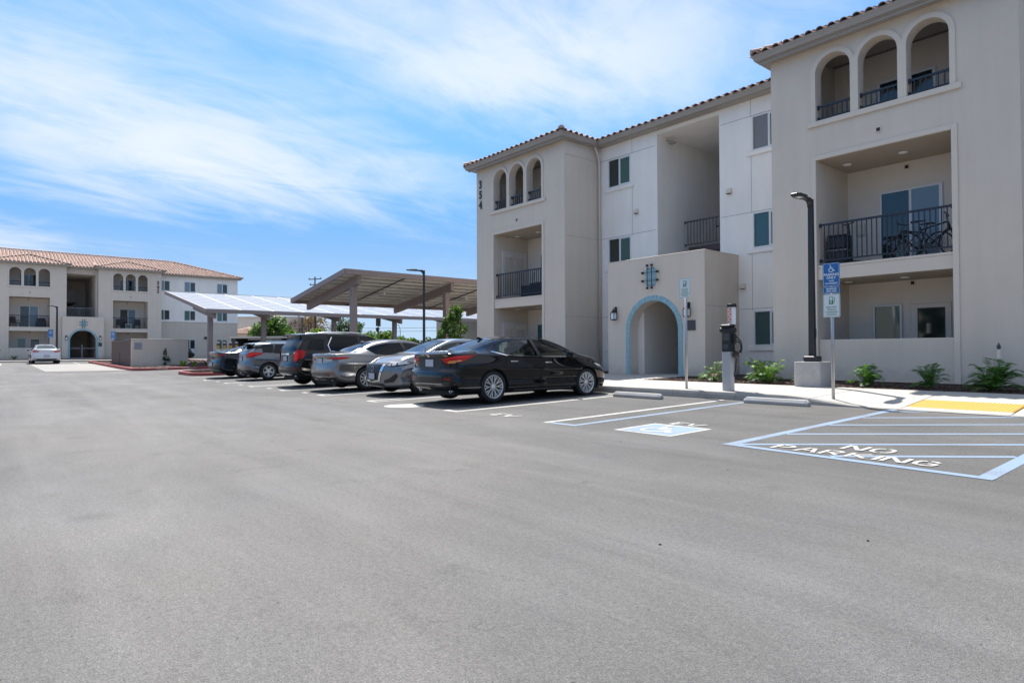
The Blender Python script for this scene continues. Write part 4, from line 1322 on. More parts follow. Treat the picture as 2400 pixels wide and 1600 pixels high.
ey, ry = 1.53, 7.6
rr = (ry - ey) * math.tan(SL)
mb = MB()
mb.add([(-14, ey, 8.93), (22.95, ey, 8.93), (22.95 - (ry - ey), ry, 8.93 + rr), (-14, ry, 8.93 + rr), (22.95, 2 * ry - ey, 8.93), (-14, 2 * ry - ey, 8.93)], [(0, 1, 2, 3), (1, 4, 2), (3, 2, 4, 5)])
rf = mb.build('roof', m_tile, B2)
slope_tiles(rf, (-14, ey, 8.93), (1, 0, 0), (0, cS, sS), (0, -sS, cS), 0, 36.95, lambda a: min(ry - ey, 36.95 - a) / cS)
slope_tiles(rf, (22.95, ey, 8.93), (0, 1, 0), (-cS, 0, sS), (sS, 0, cS), 0, 2 * (ry - ey), lambda a: (ry - ey - abs(a - (ry - ey))) / cS)
ridge_caps(rf, (-14, ry, 8.97 + rr), (22.95 - (ry - ey), ry, 8.97 + rr)); ridge_caps(rf, (22.93, ey + .02, 8.97), (22.95 - (ry - ey), ry, 8.97 + rr))
mb = MB(); mb.add([(6.3, .53, 8.93), (8.9, .53, 8.93), (8.9, 3, 8.93 + 2.47 / 3), (6.3, 3, 8.93 + 2.47 / 3)], [(0, 1, 2, 3)])
rf2 = mb.build('roof', m_tile, B2)
slope_tiles(rf2, (6.45, .53, 8.93), (1, 0, 0), (0, cS, sS), (0, -sS, cS), 0, 2.3, lambda a: 2.3)
# ------------------------------------------------------------------ cars
def pchip(pts):
    xs = np.array([p[0] for p in pts], float); ys = np.array([p[1] for p in pts], float)
    h = np.diff(xs); d = np.diff(ys) / h
    m = np.zeros(len(xs)); m[0], m[-1] = d[0], d[-1]
    for i in range(1, len(xs) - 1):
        if d[i - 1] * d[i] > 0:
            w1, w2 = 2 * h[i] + h[i - 1], h[i] + 2 * h[i - 1]
            m[i] = (w1 + w2) / (w1 / d[i - 1] + w2 / d[i])
    def f(x):
        x = np.clip(np.asarray(x, float), xs[0], xs[-1]); i = np.clip(np.searchsorted(xs, x) - 1, 0, len(h) - 1)
        t = (x - xs[i]) / h[i]
        return ys[i] * (1 + 2 * t) * (1 - t) ** 2 + m[i] * h[i] * t * (1 - t) ** 2 + ys[i + 1] * t * t * (3 - 2 * t) + m[i + 1] * h[i] * t * t * (t - 1)
    return f

def catmull(P, seg):
    P = np.array(P, float); out = []
    n = len(P)
    for i in range(n - 1):
        p0, p1, p2, p3 = P[max(i - 1, 0)], P[i], P[i + 1], P[min(i + 2, n - 1)]
        k = seg[i] if isinstance(seg, (list, tuple)) else seg
        for j in range(k):
            t = j / k
            out.append(.5 * ((2 * p1) + (-p0 + p2) * t + (2 * p0 - 5 * p1 + 4 * p2 - p3) * t * t + (-p0 + 3 * p1 - 3 * p2 + p3) * t ** 3))
    out.append(P[-1])
    return np.array(out)

def clip_rect(poly, x0, x1, y0, y1):
    def clip(ps, inside, cut):
        r = []
        for i in range(len(ps)):
            a, b = ps[i - 1], ps[i]
            ia, ib = inside(a), inside(b)
            if ib:
                if not ia: r.append(cut(a, b))
                r.append(b)
            elif ia:
                r.append(cut(a, b))
        return r
    def cx(x): return lambda a, b: (x, a[1] + (b[1] - a[1]) * (x - a[0]) / (b[0] - a[0]))
    def cy(y): return lambda a, b: (a[0] + (b[0] - a[0]) * (y - a[1]) / (b[1] - a[1]), y)
    p = list(poly)
    for ins, ct in ((lambda q: q[0] >= x0, cx(x0)), (lambda q: q[0] <= x1, cx(x1)), (lambda q: q[1] >= y0, cy(y0)), (lambda q: q[1] <= y1, cy(y1))):
        if not p: return p
        p = clip(p, ins, ct)
    return p

class Car:
    def __init__(s, spec):
        s.sp = spec; s.L = spec['L']
        s.s0 = (spec['ra'] + spec['fa']) / 2        # car origin: middle of the wheelbase
        for k in ('top', 'belt', 'belty', 'side', 'bot', 'raily', 'drop'):
            setattr(s, k, pchip(spec[k]))
        s.rp = pchip(spec['rear_prof']); s.fp = pchip(spec['front_prof'])
        s.rr, s.fr = spec.get('rear_round', .13), spec.get('front_round', .30)
        s.body_mesh()
    def ring(s, x):
        zt, zb, zo, ys, yb, yr = float(s.top(x)), float(s.belt(x)), float(s.bot(x)), float(s.side(x)), float(s.belty(x)), float(s.raily(x))
        zr = zt - float(s.drop(x))
        zb = min(zb, zr - .004)
        h = zb - zo
        sh = s.sp.get('shoulder', .62)
        P = [(0, zo), (ys * .7, zo), (ys - .07, zo + .012), (ys - .028, zo + .07), (ys - .006, zo + .20 * h), (ys - .030, zo + .40 * h), (ys, zo + sh * h), (ys - .004, zo + (sh + .10) * h), (yb + .018, zb - .035), (yb, zb),
             (yb + (yr - yb) * .5 + .012, zb + (zr - zb) * .52), (yr, zr), (yr * .90, zr + (zt - zr) * .40), (yr * .5, zr + (zt - zr) * .86), (0, zt)]
        return catmull(P, [1, 1, 2, 2, 3, 3, 2, 3, 2, 3, 3, 2, 3, 3])
    def warp(s, v):
        v = np.array(v, float)
        x, y, z = v[:, 0].copy(), v[:, 1].copy(), v[:, 2]
        wr = np.clip(1 - y / .55, 0, 1) ** 2; wf = np.clip(1 - (s.L - y) / .75, 0, 1) ** 2
        ax = np.abs(x) / .85
        yn = y + wr * (s.rp(z) + s.rr * ax ** 3) - wf * (s.fp(z) + s.fr * ax ** 2.6)
        v[:, 1] = yn - s.s0
        return v
    def body_mesh(s):
        L = s.L
        S = np.unique(np.r_[np.linspace(0, .6, 12), np.linspace(.6, L - .7, 44), np.linspace(L - .7, L, 14)])
        rings = [s.ring(x) for x in S]; K = len(rings[0])
        V = []; F = []
        for x, rg in zip(S, rings):
            V += [(p[0], x, p[1]) for p in rg] + [(-p[0], x, p[1]) for p in rg[-2:0:-1]]
        n = 2 * K - 2
        for i in range(len(S) - 1):
            for k in range(n):
                F.append((i * n + k, i * n + (k + 1) % n, (i + 1) * n + (k + 1) % n, (i + 1) * n + k))
        Mx = 8
        for idx, x in ((0, 0.0), (len(S) - 1, L)):
            rg = rings[idx]
            for sg in (1, -1):
                o = len(V)
                for p in rg:
                    V += [(sg * p[0] * j / Mx, x, p[1]) for j in range(Mx + 1)]
                for i in range(K - 1):
                    for j in range(Mx):
                        a = o + i * (Mx + 1) + j
                        F.append((a, a + 1, a + Mx + 2, a + Mx + 1))
        V = s.warp(V)
        bm = bmesh.new()
        vs = [bm.verts.new(p) for p in V]
        for f in F:
            try: bm.faces.new([vs[i] for i in f])
            except ValueError: pass
        bmesh.ops.remove_doubles(bm, verts=bm.verts, dist=.0008)
        bmesh.ops.dissolve_degenerate(bm, edges=bm.edges, dist=.0005)
        bmesh.ops.recalc_face_normals(bm, faces=bm.faces)
        me = bpy.data.meshes.new('body'); bm.to_mesh(me)
        s.bvh = BVHTree.FromBMesh(bm); bm.free()
        s.me = me
    def Y(s, sv): return sv - s.s0
    def hit(s, axis, a, b):
        if axis == 'R': o, d = Vector((2, a - s.s0, b)), Vector((-1, 0, 0))
        elif axis == 'L': o, d = Vector((-2, a - s.s0, b)), Vector((1, 0, 0))
        elif axis == 'B': o, d = Vector((a, -4, b)), Vector((0, 1, 0))
        elif axis == 'F': o, d = Vector((a, 4, b)), Vector((0, -1, 0))
        else: o, d = Vector((a, b - s.s0, 3)), Vector((0, 0, -1))
        p, nrm, _, _ = s.bvh.ray_cast(o, d)
        if p is None: return None, None
        if nrm.dot(d) > 0: nrm = -nrm
        return p, nrm
    def patch(s, name, axis, poly, mat, parent, off=.004, cell=.045, thick=0.0):
        xs_ = [p[0] for p in poly]; ys_ = [p[1] for p in poly]
        x0, x1, y0, y1 = min(xs_), max(xs_), min(ys_), max(ys_)
        nx = max(1, int(math.ceil((x1 - x0) / cell))); ny = max(1, int(math.ceil((y1 - y0) / cell)))
        V = []; idx = {}; F = []
        def vid(p):
            k = (round(p[0], 4), round(p[1], 4))
            if k not in idx:
                h, nr = s.hit(axis, *k)
                idx[k] = -1 if h is None else len(V)
                if h is not None: V.append(tuple(h + nr * off))
            return idx[k]
        for i in range(nx):
            for j in range(ny):
                c = clip_rect(poly, x0 + (x1 - x0) * i / nx, x0 + (x1 - x0) * (i + 1) / nx, y0 + (y1 - y0) * j / ny, y0 + (y1 - y0) * (j + 1) / ny)
                if len(c) < 3: continue
                ids = [vid(p) for p in c]
                q = []
                for t in ids:
                    if t >= 0 and (not q or q[-1] != t): q.append(t)
                if len(q) > 2 and q[0] == q[-1]: q = q[:-1]
                if len(set(q)) >= 3: F.append(tuple(dict.fromkeys(q)))
        if not F: return None
        mb = MB(); mb.v, mb.f = V, F
        me = mb.mesh(name); me.materials.append(mat)
        bm = bmesh.new(); bm.from_mesh(me)
        bmesh.ops.recalc_face_normals(bm, faces=bm.faces)
        # outward
        fl = sum(f.normal.dot(f.calc_center_median() - Vector((0, 0, .6))) for f in bm.faces)
        if fl < 0: bmesh.ops.reverse_faces(bm, faces=bm.faces)
        bm.to_mesh(me); bm.free()
        me.shade_smooth()
        o = obj(name, me, parent)
        if thick:
            md = o.modifiers.new('solid', 'SOLIDIFY'); md.thickness = thick; md.offset = -1
        return o
    def both(s, name, poly, mat, parent, **kw):
        return [s.patch(name, ax, poly, mat, parent, **kw) for ax in 'RL']
    def mirB(s, name, axis, poly, mat, parent, **kw):
        return [s.patch(name, axis, [(sg * a, b) for a, b in poly], mat, parent, **kw) for sg in (1, -1)]
    def win_poly(s, w, inset=0.0, n=10, up=.012, dn=.032):
        s0b, s0t, s1b, s1t = w
        bot = [(s0b + (s1b - s0b) * i / n, float(s.belt(s0b + (s1b - s0b) * i / n)) + up + inset) for i in range(n + 1)]
        top = []
        for i in range(n + 1):
            x = s1t + (s0t - s1t) * i / n
            z = float(s.top(x)) - float(s.drop(x)) - dn - inset
            zb = float(s.belt(x)) + up + inset
            top.append((x, max(z, zb + .012)))
        return bot + top

def rim_mesh(rad, w, n, style):
    """wheel disc in the plane x=0, outward +x"""
    mb = MB()
    mb.lathe([(rad, -w), (rad, .0), (rad - .006, .006), (rad - .016, -.004), (rad - .02, -.05), (rad - .03, -w)], 36, axis='X')
    hub = .045 if style == 'twin' else (.07 if style != 'five' else .08)
    mb.lathe([(.001, -.012), (hub * .55, -.012), (hub, -.022), (hub, -.06)], 18, axis='X')
    def spoke(a, r0, r1, w0, w1, da=0.0, d0=-.02, d1=-.002):
        p = Vector((d0, math.cos(a) * r0, math.sin(a) * r0)); q = Vector((d1, math.cos(a + da) * r1, math.sin(a + da) * r1))
        t = Vector((0, -math.sin(a + da / 2), math.cos(a + da / 2)))
        vs = []
        for c, ww in ((p, w0), (q, w1)):
            vs += [c + t * ww / 2 + Vector((-.03, 0, 0)), c + t * ww * .3, c - t * ww * .3, c - t * ww / 2 + Vector((-.03, 0, 0))]
        mb.add(vs, [(0, 1, 5, 4), (1, 2, 6, 5), (2, 3, 7, 6), (3, 0, 4, 7)])
    for k in range(n):
        a = 2 * math.pi * k / n + .3
        if style == 'twin':
            spoke(a, hub * .5, rad * .50, .024, .024)
            spoke(a, rad * .46, rad - .010, .020, .022, -.16, -.012); spoke(a, rad * .46, rad - .010, .020, .022, .16, -.012)
        elif style == 'five':
            spoke(a - .12, hub * .7, rad - .02, .05, .035, -.06); spoke(a + .12, hub * .7, rad - .02, .05, .035, .06)
        else:
            spoke(a, hub * .7, rad - .02, .035, .05)
    return mb
WH = {}
def wheel_meshes(Rr, rim, w, n, style):
    k = (Rr, rim, w, n, style)
    if k not in WH:
        t = MB().lathe([(rim - .004, -w / 2 + .01), (rim + .02, -w / 2), (Rr - .03, -w / 2), (Rr - .008, -w / 2 + .02), (Rr, -w / 2 + .045), (Rr, w / 2 - .045), (Rr - .008, w / 2 - .02), (Rr - .03, w / 2), (rim + .02, w / 2 + .004), (rim - .004, w / 2 - .012)], 40, axis='X')
        mt = t.mesh('tyre'); mt.materials.append(m_tyre); fix_normals(mt); mt.shade_smooth()
        rm = rim_mesh(rim, .16, n, style); mr = rm.mesh('rim'); mr.materials.append(m_alloy); fix_normals(mr)
        d = MB().lathe([(.001, 0), (rim * .78, 0), (rim * .78, -.02), (rim - .006, -.03), (rim - .006, -.12), (.001, -.12)], 30, axis='X'); md = d.mesh('wheel'); md.materials.append(m_alloy_dk); fix_normals(md)
        WH[k] = (mt, mr, md)
    return WH[k]

def lerp_poly(*p): return list(p)

def build_car(spec, label, cat, loc, rz, paint, glass_tint, hollow=True, group=None, name='parked_car'):
    root = thing(name, label, cat, loc, rz, group)
    c = Car(spec); s0 = c.s0; L = c.L
    Rw, rim = spec['R'], spec['rim']
    gl = glass_tint
    # --- body shell with real openings
    bo = obj('body', c.me)
    c.me.materials.append(paint); c.me.materials.append(m_under); c.me.materials.append(m_seat_lt)
    cutters = []
    def cutter(mb, n, mi=1):
        me = mb.mesh(n); fix_normals(me); me.materials.append(paint); me.materials.append(m_under); me.materials.append(m_seat_lt)
        for p in me.polygons: p.material_index = mi
        o = obj(n, me); cutters.append(o); return o
    ys = float(c.side(spec['ra']))
    for ax in (spec['ra'], spec['fa']):
        for sg in (1, -1):
            mbc = MB(); rr = Rw + .045
            prof = [(rr * math.cos(t), rr * math.sin(t)) for t in np.linspace(0, 2 * math.pi, 41)[:-1]]
            mbc.prism([(a + ax - s0, b + Rw) for a, b in prof], lambda u, v, d, sg=sg: (sg * d, u, v), ys - .30, ys + .3)
            cutter(mbc, 'cut')
    wins = spec['wins']
    rs, re, ws0, ws1 = spec['rw']; fs, fe, wf0, wf1 = spec['ws']
    if hollow:
        # cabin
        Sx = np.linspace(rs - .02, fe + .06, 26); Vc = []; n = 0
        for x in Sx:
            zt, zb = float(c.top(x)), float(c.belt(x)); zr = zt - float(c.drop(x)); yb, yr = float(c.belty(x)), float(c.raily(x))
            z0 = .42
            ztc = max(zt - .035, z0 + .1); zrc = max(min(zr - .03, ztc - .01), z0 + .06); zbc = max(min(zb - .02, zrc - .02), z0 + .03)
            rg = [(0, z0), (yb - .10, z0), (yb - .075, zbc), (yr - .045, zrc), (yr * .5, zrc + (ztc - zrc) * .86), (0, ztc)]
            Vc += [(p[0], x, p[1]) for p in rg] + [(-p[0], x, p[1]) for p in rg[-2:0:-1]]; n = 2 * len(rg) - 2
        Vc = [(v[0], v[1] - s0, v[2]) for v in Vc]
        mbc = MB(); mbc.v = Vc
        for i in range(len(Sx) - 1):
            for k in range(n): mbc.f.append((i * n + k, i * n + (k + 1) % n, (i + 1) * n + (k + 1) % n, (i + 1) * n + k))
        mbc.f += [tuple(range(n)), tuple((len(Sx) - 1) * n + k for k in range(n))[::-1]]
        cutter(mbc, 'cut', 2)
        for w in wins:
            mbc = MB(); mbc.prism(c.win_poly(w), lambda u, v, d: (d, u - s0, v), -1.3, 1.3); cutter(mbc, 'cut')
        for (a, b, w0, w1), zlo in ((spec['rw'], None), (spec['ws'], None)):
            zl = min(float(c.top(a)), float(c.top(b))) - .10
            mbc = MB(); mbc.prism([(-w0, a - s0), (w0, a - s0), (w1, b - s0), (-w1, b - s0)], lambda u, v, d: (u, v, d), zl, 2.4); cutter(mbc, 'cut')
    for o in cutters:
        md = bo.modifiers.new('b', 'BOOLEAN'); md.operation = 'DIFFERENCE'; md.object = o; md.solver = 'EXACT'
        md.material_mode = 'TRANSFER' if hasattr(md, 'material_mode') else md.material_mode
    bpy.context.view_layer.update()
    dg = bpy.context.evaluated_depsgraph_get()
    me2 = bpy.data.meshes.new_from_object(bo.evaluated_get(dg))
    bo.modifiers.clear(); bo.data = me2; me2.name = 'body'; bo.parent = root
    for o in cutters:
        m_ = o.data; bpy.data.objects.remove(o); bpy.data.meshes.remove(m_)
    me2.shade_smooth()
    try: me2.set_sharp_from_angle(angle=R(38))
    except Exception: pass
    # --- glass
    for w in wins:
        for o in c.both('side_window', c.win_poly(w, -.008), gl[0] if w[0] < spec.get('tint_until', 0) else gl[1], root, off=-.006 if hollow else .003): pass
    for nm, (a, b, w0, w1), g in (('rear_window', spec['rw'], gl[2]), ('windscreen', spec['ws'], gl[1])):
        c.patch(nm, 'T', [(-w0 - .008, a - .008), (w0 + .008, a - .008), (w1 + .008, b + .008), (-w1 - .008, b + .008)], g, root, off=-.005 if hollow else .003, cell=.07)
    # window trim
    tm = spec.get('trim', m_blk_pl)
    for w in wins:
        n = 8
        pl = [(w[0] + (w[2] - w[0]) * i / n, float(c.belt(w[0] + (w[2] - w[0]) * i / n)) + .002) for i in range(n + 1)]
        c.both('window_trim', pl + [(a, b + .016) for a, b in pl[::-1]], tm, root, off=.004, cell=.12)
    for wa, wb in zip(wins[:-1], wins[1:]):
        pa, pb = c.win_poly(wa), c.win_poly(wb)
        c.both('door_pillar', [(wa[2] + .003, pa[10][1]), (wb[0] - .003, pb[0][1]), (wb[1] - .003, pb[-1][1]), (wa[3] + .003, pa[11][1])], spec.get('pillar', m_blk_pl), root, off=.002)
    # --- wheels
    mt, mr, md_ = wheel_meshes(Rw, rim, spec.get('tw', .22), spec['spokes'][0], spec['spokes'][1])
    for ax in (spec['ra'], spec['fa']):
        for sg in (1, -1):
            yy = float(c.side(ax)) - .145
            hub = obj('wheel', md_, root, (sg * (yy + .04), ax - s0, Rw), (random.uniform(0, 6), 0, 0) if sg > 0 else (random.uniform(0, 6), 0, math.pi))
            obj('tyre', mt, hub, (-.04, 0, 0)); obj('rim', mr, hub, (.065, 0, 0))
    # --- underbody and arch liners
    MB().box(-ys + .30, ys - .30, .25 - s0, L - .3 - s0, spec['bot'][3][1] - .01, .30).build('underbody', m_under, root)
    # --- doors as raised panels with shadow gaps, handles, mirrors
    dz = spec.get('seam', True)
    if dz:
        for a, b, kind in spec['doors']:
            n = 8
            low = float(c.bot((a + b) / 2)) + .13
            la = a if kind != 'rear' else max(a, spec['ra'] + (Rw + .07))
            edges = [[(b, low), (b - .02, .6), (b - .05, float(c.belt(b)) + .0)]]
            if kind == 'rear':
                r_ = Rw + .075
                arcp = [(spec['ra'] + r_ * math.cos(t), Rw + r_ * math.sin(t)) for t in np.linspace(-.15, .75, 8)]
                edges.append(arcp + [(a + .02, float(c.belt(a)) - .02)])
            else:
                edges.append([(a, low), (a - .02, .6), (a - .05, float(c.belt(a)))])
            edges.append([(la, low), (b, low)])
            for e in edges:
                for ax in 'RL':
                    st = MB()
                    e2 = []
                    for p, q in zip(e[:-1], e[1:]):
                        k = max(1, int(math.hypot(q[0] - p[0], q[1] - p[1]) / .06))
                        e2 += [(p[0] + (q[0] - p[0]) * i / k, p[1] + (q[1] - p[1]) * i / k) for i in range(k)]
                    e2.append(e[-1])
                    pts = []
                    for p in e2:
                        h, nr = c.hit(ax, *p)
                        if h is not None: pts.append((h + nr * .0015, nr))
                    for (p, n1), (q, n2) in zip(pts[:-1], pts[1:]):
                        t = (q - p).cross(n1)
                        if t.length < 1e-6: continue
                        t = t.normalized() * .0035
                        st.add([p - t, p + t, q + t, q - t], [(0, 1, 2, 3)])
                    if st.v: st.build('door_seam', m_under, root)
            hx = a + .14 if kind == 'rear' else a + .12
            hz = float(c.belt(hx)) - .12
            for ax, sg in (('R', 1), ('L', -1)):
                h, nr = c.hit(ax, hx + .1, hz)
                if h is None: continue
                hd = MB(); x_ = h.x + sg * .012
                hd.box(x_ - .012, x_ + .012, hx - s0, hx + .20 - s0, hz - .016, hz + .012)
                hd.build('door_handle', spec.get('handle', m_chrome), root, bevel=.008, seg=2)
    mx = spec['mirror']
    for ax, sg in (('R', 1), ('L', -1)):
        h, nr = c.hit(ax, mx, float(c.belt(mx)) - .02)
        if h is None: continue
        mm = MB()
        x_ = abs(h.x); Yc = mx - s0; zc = float(c.belt(mx)) + .06
        prof = []
        for t in range(9):
            a = math.pi * t / 8
            prof.append((Yc - .06 + .15 * math.sin(a) * .9, zc + -.075 * math.cos(a)))
        vs = []
        for dx, k in ((.05, .8), (.12, 1.0), (.22, .92), (.255, .6)):
            vs.append([(sg * (x_ - .02 + dx), Yc - .06 + (u - Yc + .06) * k, zc + (v - zc) * k) for u, v in prof])
        N = len(prof); flat = [p for r_ in vs for p in r_]
        mm.add(flat, [(i * N + j, i * N + (j + 1) % N, (i + 1) * N + (j + 1) % N, (i + 1) * N + j) for i in range(3) for j in range(N)] + [tuple(range(N)), tuple(3 * N + j for j in range(N))[::-1]])
        mm.bar((sg * (x_ - .06), Yc + .02, zc - .06), (sg * (x_ + .08), Yc - .02, zc - .05), .05, .025)
        o = mm.build('mirror', paint, root, smooth=True, bevel=.01)
        MB().box(sg * (x_ + .05) - .0 if sg > 0 else -(x_ + .20), sg * (x_ + .20) if sg > 0 else -(x_ + .05), Yc - .064, Yc - .0605, zc - .05, zc + .05).build('mirror_glass', m_glass_d, o)
    # --- interior
    if hollow:
        for sx in (-.36, .36):
            for sv, hz_ in ((spec['seats'][0], 0.0), (spec['seats'][1], 0.0)):
                mi = MB()
                zt = spec.get('seat_top', 1.0)
                mi.box(sx - .24, sx + .24, sv - .05 - s0, sv + .5 - s0, .40, .55)
                mi.add([(sx - .24, sv - .08 - s0, .5), (sx + .24, sv - .08 - s0, .5), (sx + .24, sv + .06 - s0, .5), (sx - .24, sv + .06 - s0, .5), (sx - .19, sv - .24 - s0, zt), (sx + .19, sv - .24 - s0, zt), (sx + .19, sv - .16 - s0, zt), (sx - .19, sv - .16 - s0, zt)],
                       [(0, 1, 2, 3), (4, 5, 6, 7), (0, 1, 5, 4), (1, 2, 6, 5), (2, 3, 7, 6), (3, 0, 4, 7)])
                mi.build('seat', m_seat, root, bevel=.03, seg=2)
                MB().box(sx - .12, sx + .12, sv - .27 - s0, sv - .17 - s0, zt - .02, zt + .17).build('headrest', m_seat, root, bevel=.03, seg=2)
        fe_ = spec['ws'][1]
        MB().box(-.70, .70, fe_ - .38 - s0, fe_ + .04 - s0, .55, float(c.belt(fe_)) - .10).build('dashboard', m_seat, root, bevel=.05, seg=2)
        MB().tube([(-.36 + .18 * math.cos(t), fe_ - .52 - s0 + .05 * math.sin(t), .90 + .17 * math.sin(t)) for t in np.linspace(0, 2 * math.pi, 21)], .014, 6, cap=False).build('steering_wheel', m_blk_pl, root)
        MB().box(-.72, .72, rs - .0 - s0, rs + .35 - s0, .6, float(c.top(rs)) - .12).build('parcel_shelf', m_seat, root)
    # --- lights and trim
    for it in spec['bits']:
        nm, axis, poly, mat = it[:4]; kw = it[4] if len(it) > 4 else {}
        if axis == 'RL': c.both(nm, poly, mat, root, **kw)
        elif axis in ('BB', 'FF'): c.mirB(nm, axis[0], poly, mat, root, **kw)
        else: c.patch(nm, axis, poly, mat, root, **kw)
    for pl in spec.get('plates', []):
        axis, x, z = pl[:3]
        h, nr = c.hit(axis, x, z)
        if h is None: continue
        sg = -1 if axis == 'B' else 1
        yy = h.y + sg * pl[3]
        fr = MB().box(x - .165, x + .165, yy - .006, yy + .006, z - .088, z + .088).build('number_plate', m_blk_pl, root, bevel=.006)
        MB().box(x - .15, x + .15, yy + sg * .0062 - .001, yy + sg * .0062 + .001, z - .074, z + .074).build('plate_face', m_plate, fr)
    if spec.get('spoiler'):
        sf, sr, zr_, wf_, wr_, th = spec['spoiler']
        mb = MB(); n = 8; V = []
        for i in range(n + 1):
            t = -1 + 2 * i / n
            h, nr = c.hit('T', t * wf_, sf)
            bow = .05 * t * t
            V.append([(t * wf_, h.y, h.z + .004), (t * wr_, sr - s0 + bow, zr_ + .02 - .03 * t * t), (t * wr_, sr - s0 + bow, zr_ - .012 - .03 * t * t), (t * wf_, h.y + .02, h.z - th)])
        flat = [p for r_ in V for p in r_]
        mb.add(flat, [(i * 4 + j, i * 4 + (j + 1) % 4, (i + 1) * 4 + (j + 1) % 4, (i + 1) * 4 + j) for i in range(n) for j in range(4)] + [(0, 1, 2, 3), (n * 4 + 3, n * 4 + 2, n * 4 + 1, n * 4)])
        mb.build('spoiler', paint, root, bevel=.008)
    if spec.get('fin'):
        x = spec['fin']; h, nr = c.hit('T', 0, x)
        MB().add([(-.03, h.y - .10, h.z - .01), (.03, h.y - .10, h.z - .01), (.02, h.y + .12, h.z - .01), (-.02, h.y + .12, h.z - .01), (0, h.y - .09, h.z + .055), (0, h.y - .02, h.z + .04)], [(0, 1, 4), (1, 2, 5, 4), (3, 0, 4, 5), (2, 3, 5)]).build('antenna_fin', paint, root, smooth=False)
    for px, pz, pr in spec.get('pipes', []):
        h, nr = c.hit('B', px, max(pz + .06, .3))
        y_ = (h.y if h is not None else -s0) + .10
        for sg in (1, -1):
            MB().lathe([(pr - .008, y_ + .12), (pr - .008, y_ - .01), (pr, y_ - .015), (pr + .006, y_ - .005), (pr + .004, y_ + .15)], 18, (sg * px, 0, pz), 'Y').build('exhaust_tip', m_chrome, root, smooth=True)
            MB().lathe([(.001, y_ + .06), (pr - .009, y_ + .06)], 14, (sg * px, 0, pz), 'Y').build('exhaust_bore', m_under, root)
    return root, c

def rect(a, b, c, d): return [(a, c), (b, c), (b, d), (a, d)]
def R_ra(ra): return ra

SEDAN = dict(L=4.90, ra=1.10, fa=3.925, R=.338, rim=.248, tw=.225, spokes=(10, 'twin'),
    top=[(0, 1.02), (.08, 1.065), (.35, 1.085), (.62, 1.105), (1.0, 1.225), (1.5, 1.37), (2.0, 1.435), (2.45, 1.445), (2.85, 1.405), (3.25, 1.285), (3.65, 1.105), (3.85, 1.03), (4.3, .955), (4.6, .885), (4.8, .80), (4.9, .745)],
    drop=[(0, .01), (.5, .015), (.8, .05), (1.2, .075), (2.0, .075), (3.0, .07), (3.5, .04), (3.8, .02), (4.3, .018), (4.9, .02)],
    belt=[(0, .97), (.1, 1.015), (.6, 1.035), (1.2, 1.01), (1.8, .975), (2.5, .955), (3.2, .945), (3.7, .935), (4.2, .88), (4.6, .80), (4.9, .70)],
    belty=[(0, .70), (.1, .745), (.6, .80), (1.2, .83), (2, .84), (2.8, .84), (3.6, .815), (4.2, .79), (4.7, .72), (4.9, .66)],
    side=[(0, .835), (.15, .875), (.5, .905), (1.1, .925), (2, .915), (3, .915), (3.9, .925), (4.4, .90), (4.75, .85), (4.9, .81)],
    bot=[(0, .37), (.15, .27), (.6, .21), (1.5, .185), (3.4, .185), (4.4, .18), (4.75, .19), (4.9, .22)],
    raily=[(0, .62), (.5, .64), (.8, .615), (1.1, .565), (1.6, .56), (2.2, .575), (2.9, .58), (3.3, .62), (3.75, .69), (4.3, .68), (4.9, .58)],
    rear_prof=[(.15, .14), (.30, .05), (.42, .01), (.55, 0), (.66, .02), (.74, .075), (.92, .075), (.99, .045), (1.04, 0), (1.12, -.01)],
    front_prof=[(.15, .10), (.25, .03), (.40, 0), (.55, .005), (.70, .06), (.78, .12), (.9, .2)],
    wins=[(1.50, 1.20, 2.40, 2.32), (2.50, 2.42, 3.46, 3.40)], tint_until=0,
    rw=(.66, 1.42, .60, .50), ws=(2.92, 3.72, .53, .68), doors=[(1.42, 2.45, 'rear'), (2.45, 3.55, 'front')],
    mirror=3.30, seats=(1.75, 2.75), fin=1.42, trim=m_chrome, bits=[], plates=[('B', 0, .84, .004)])
import copy
def var(base, **kw):
    d = copy.copy(base); d.update(kw); return d
def scale_s(base, k, keys=('top', 'drop', 'belt', 'belty', 'side', 'bot', 'raily')):
    d = copy.copy(base); d['L'] = base['L'] * k
    for q in keys: d[q] = [(a * k, b) for a, b in base[q]]
    return d

# bright clear-ish glass for lightly tinted cars, dark for privacy glass
g_clear = glass_mat('car_glass_clear', (.84, .97, .92), .92)
g_tint = glass_mat('car_glass_tint', (.55, .62, .68), .25, 1.42)
g_dark = glass_mat('car_glass_dark', (.35, .40, .50), .08, 1.38)
p_black = carpaint('paint_black', (.0022, .0028, .0042), 0.0, .08)
p_grey = carpaint('paint_warm_grey', (.205, .197, .19), .75, .30)
p_silver = carpaint('paint_gun_grey', (.20, .21, .225), .75, .30)
p_steel = carpaint('paint_steel_grey', (.125, .135, .15), .75, .30)
p_dark = carpaint('paint_dark_graphite', (.007, .0065, .0075), .1, .15)
p_navy = carpaint('paint_midnight', (.010, .014, .022), .3, .15)
p_white = carpaint('paint_white', (.62, .64, .68), 0.1, .25)
p_red = carpaint('paint_red', (.42, .015, .015), .2, .22)

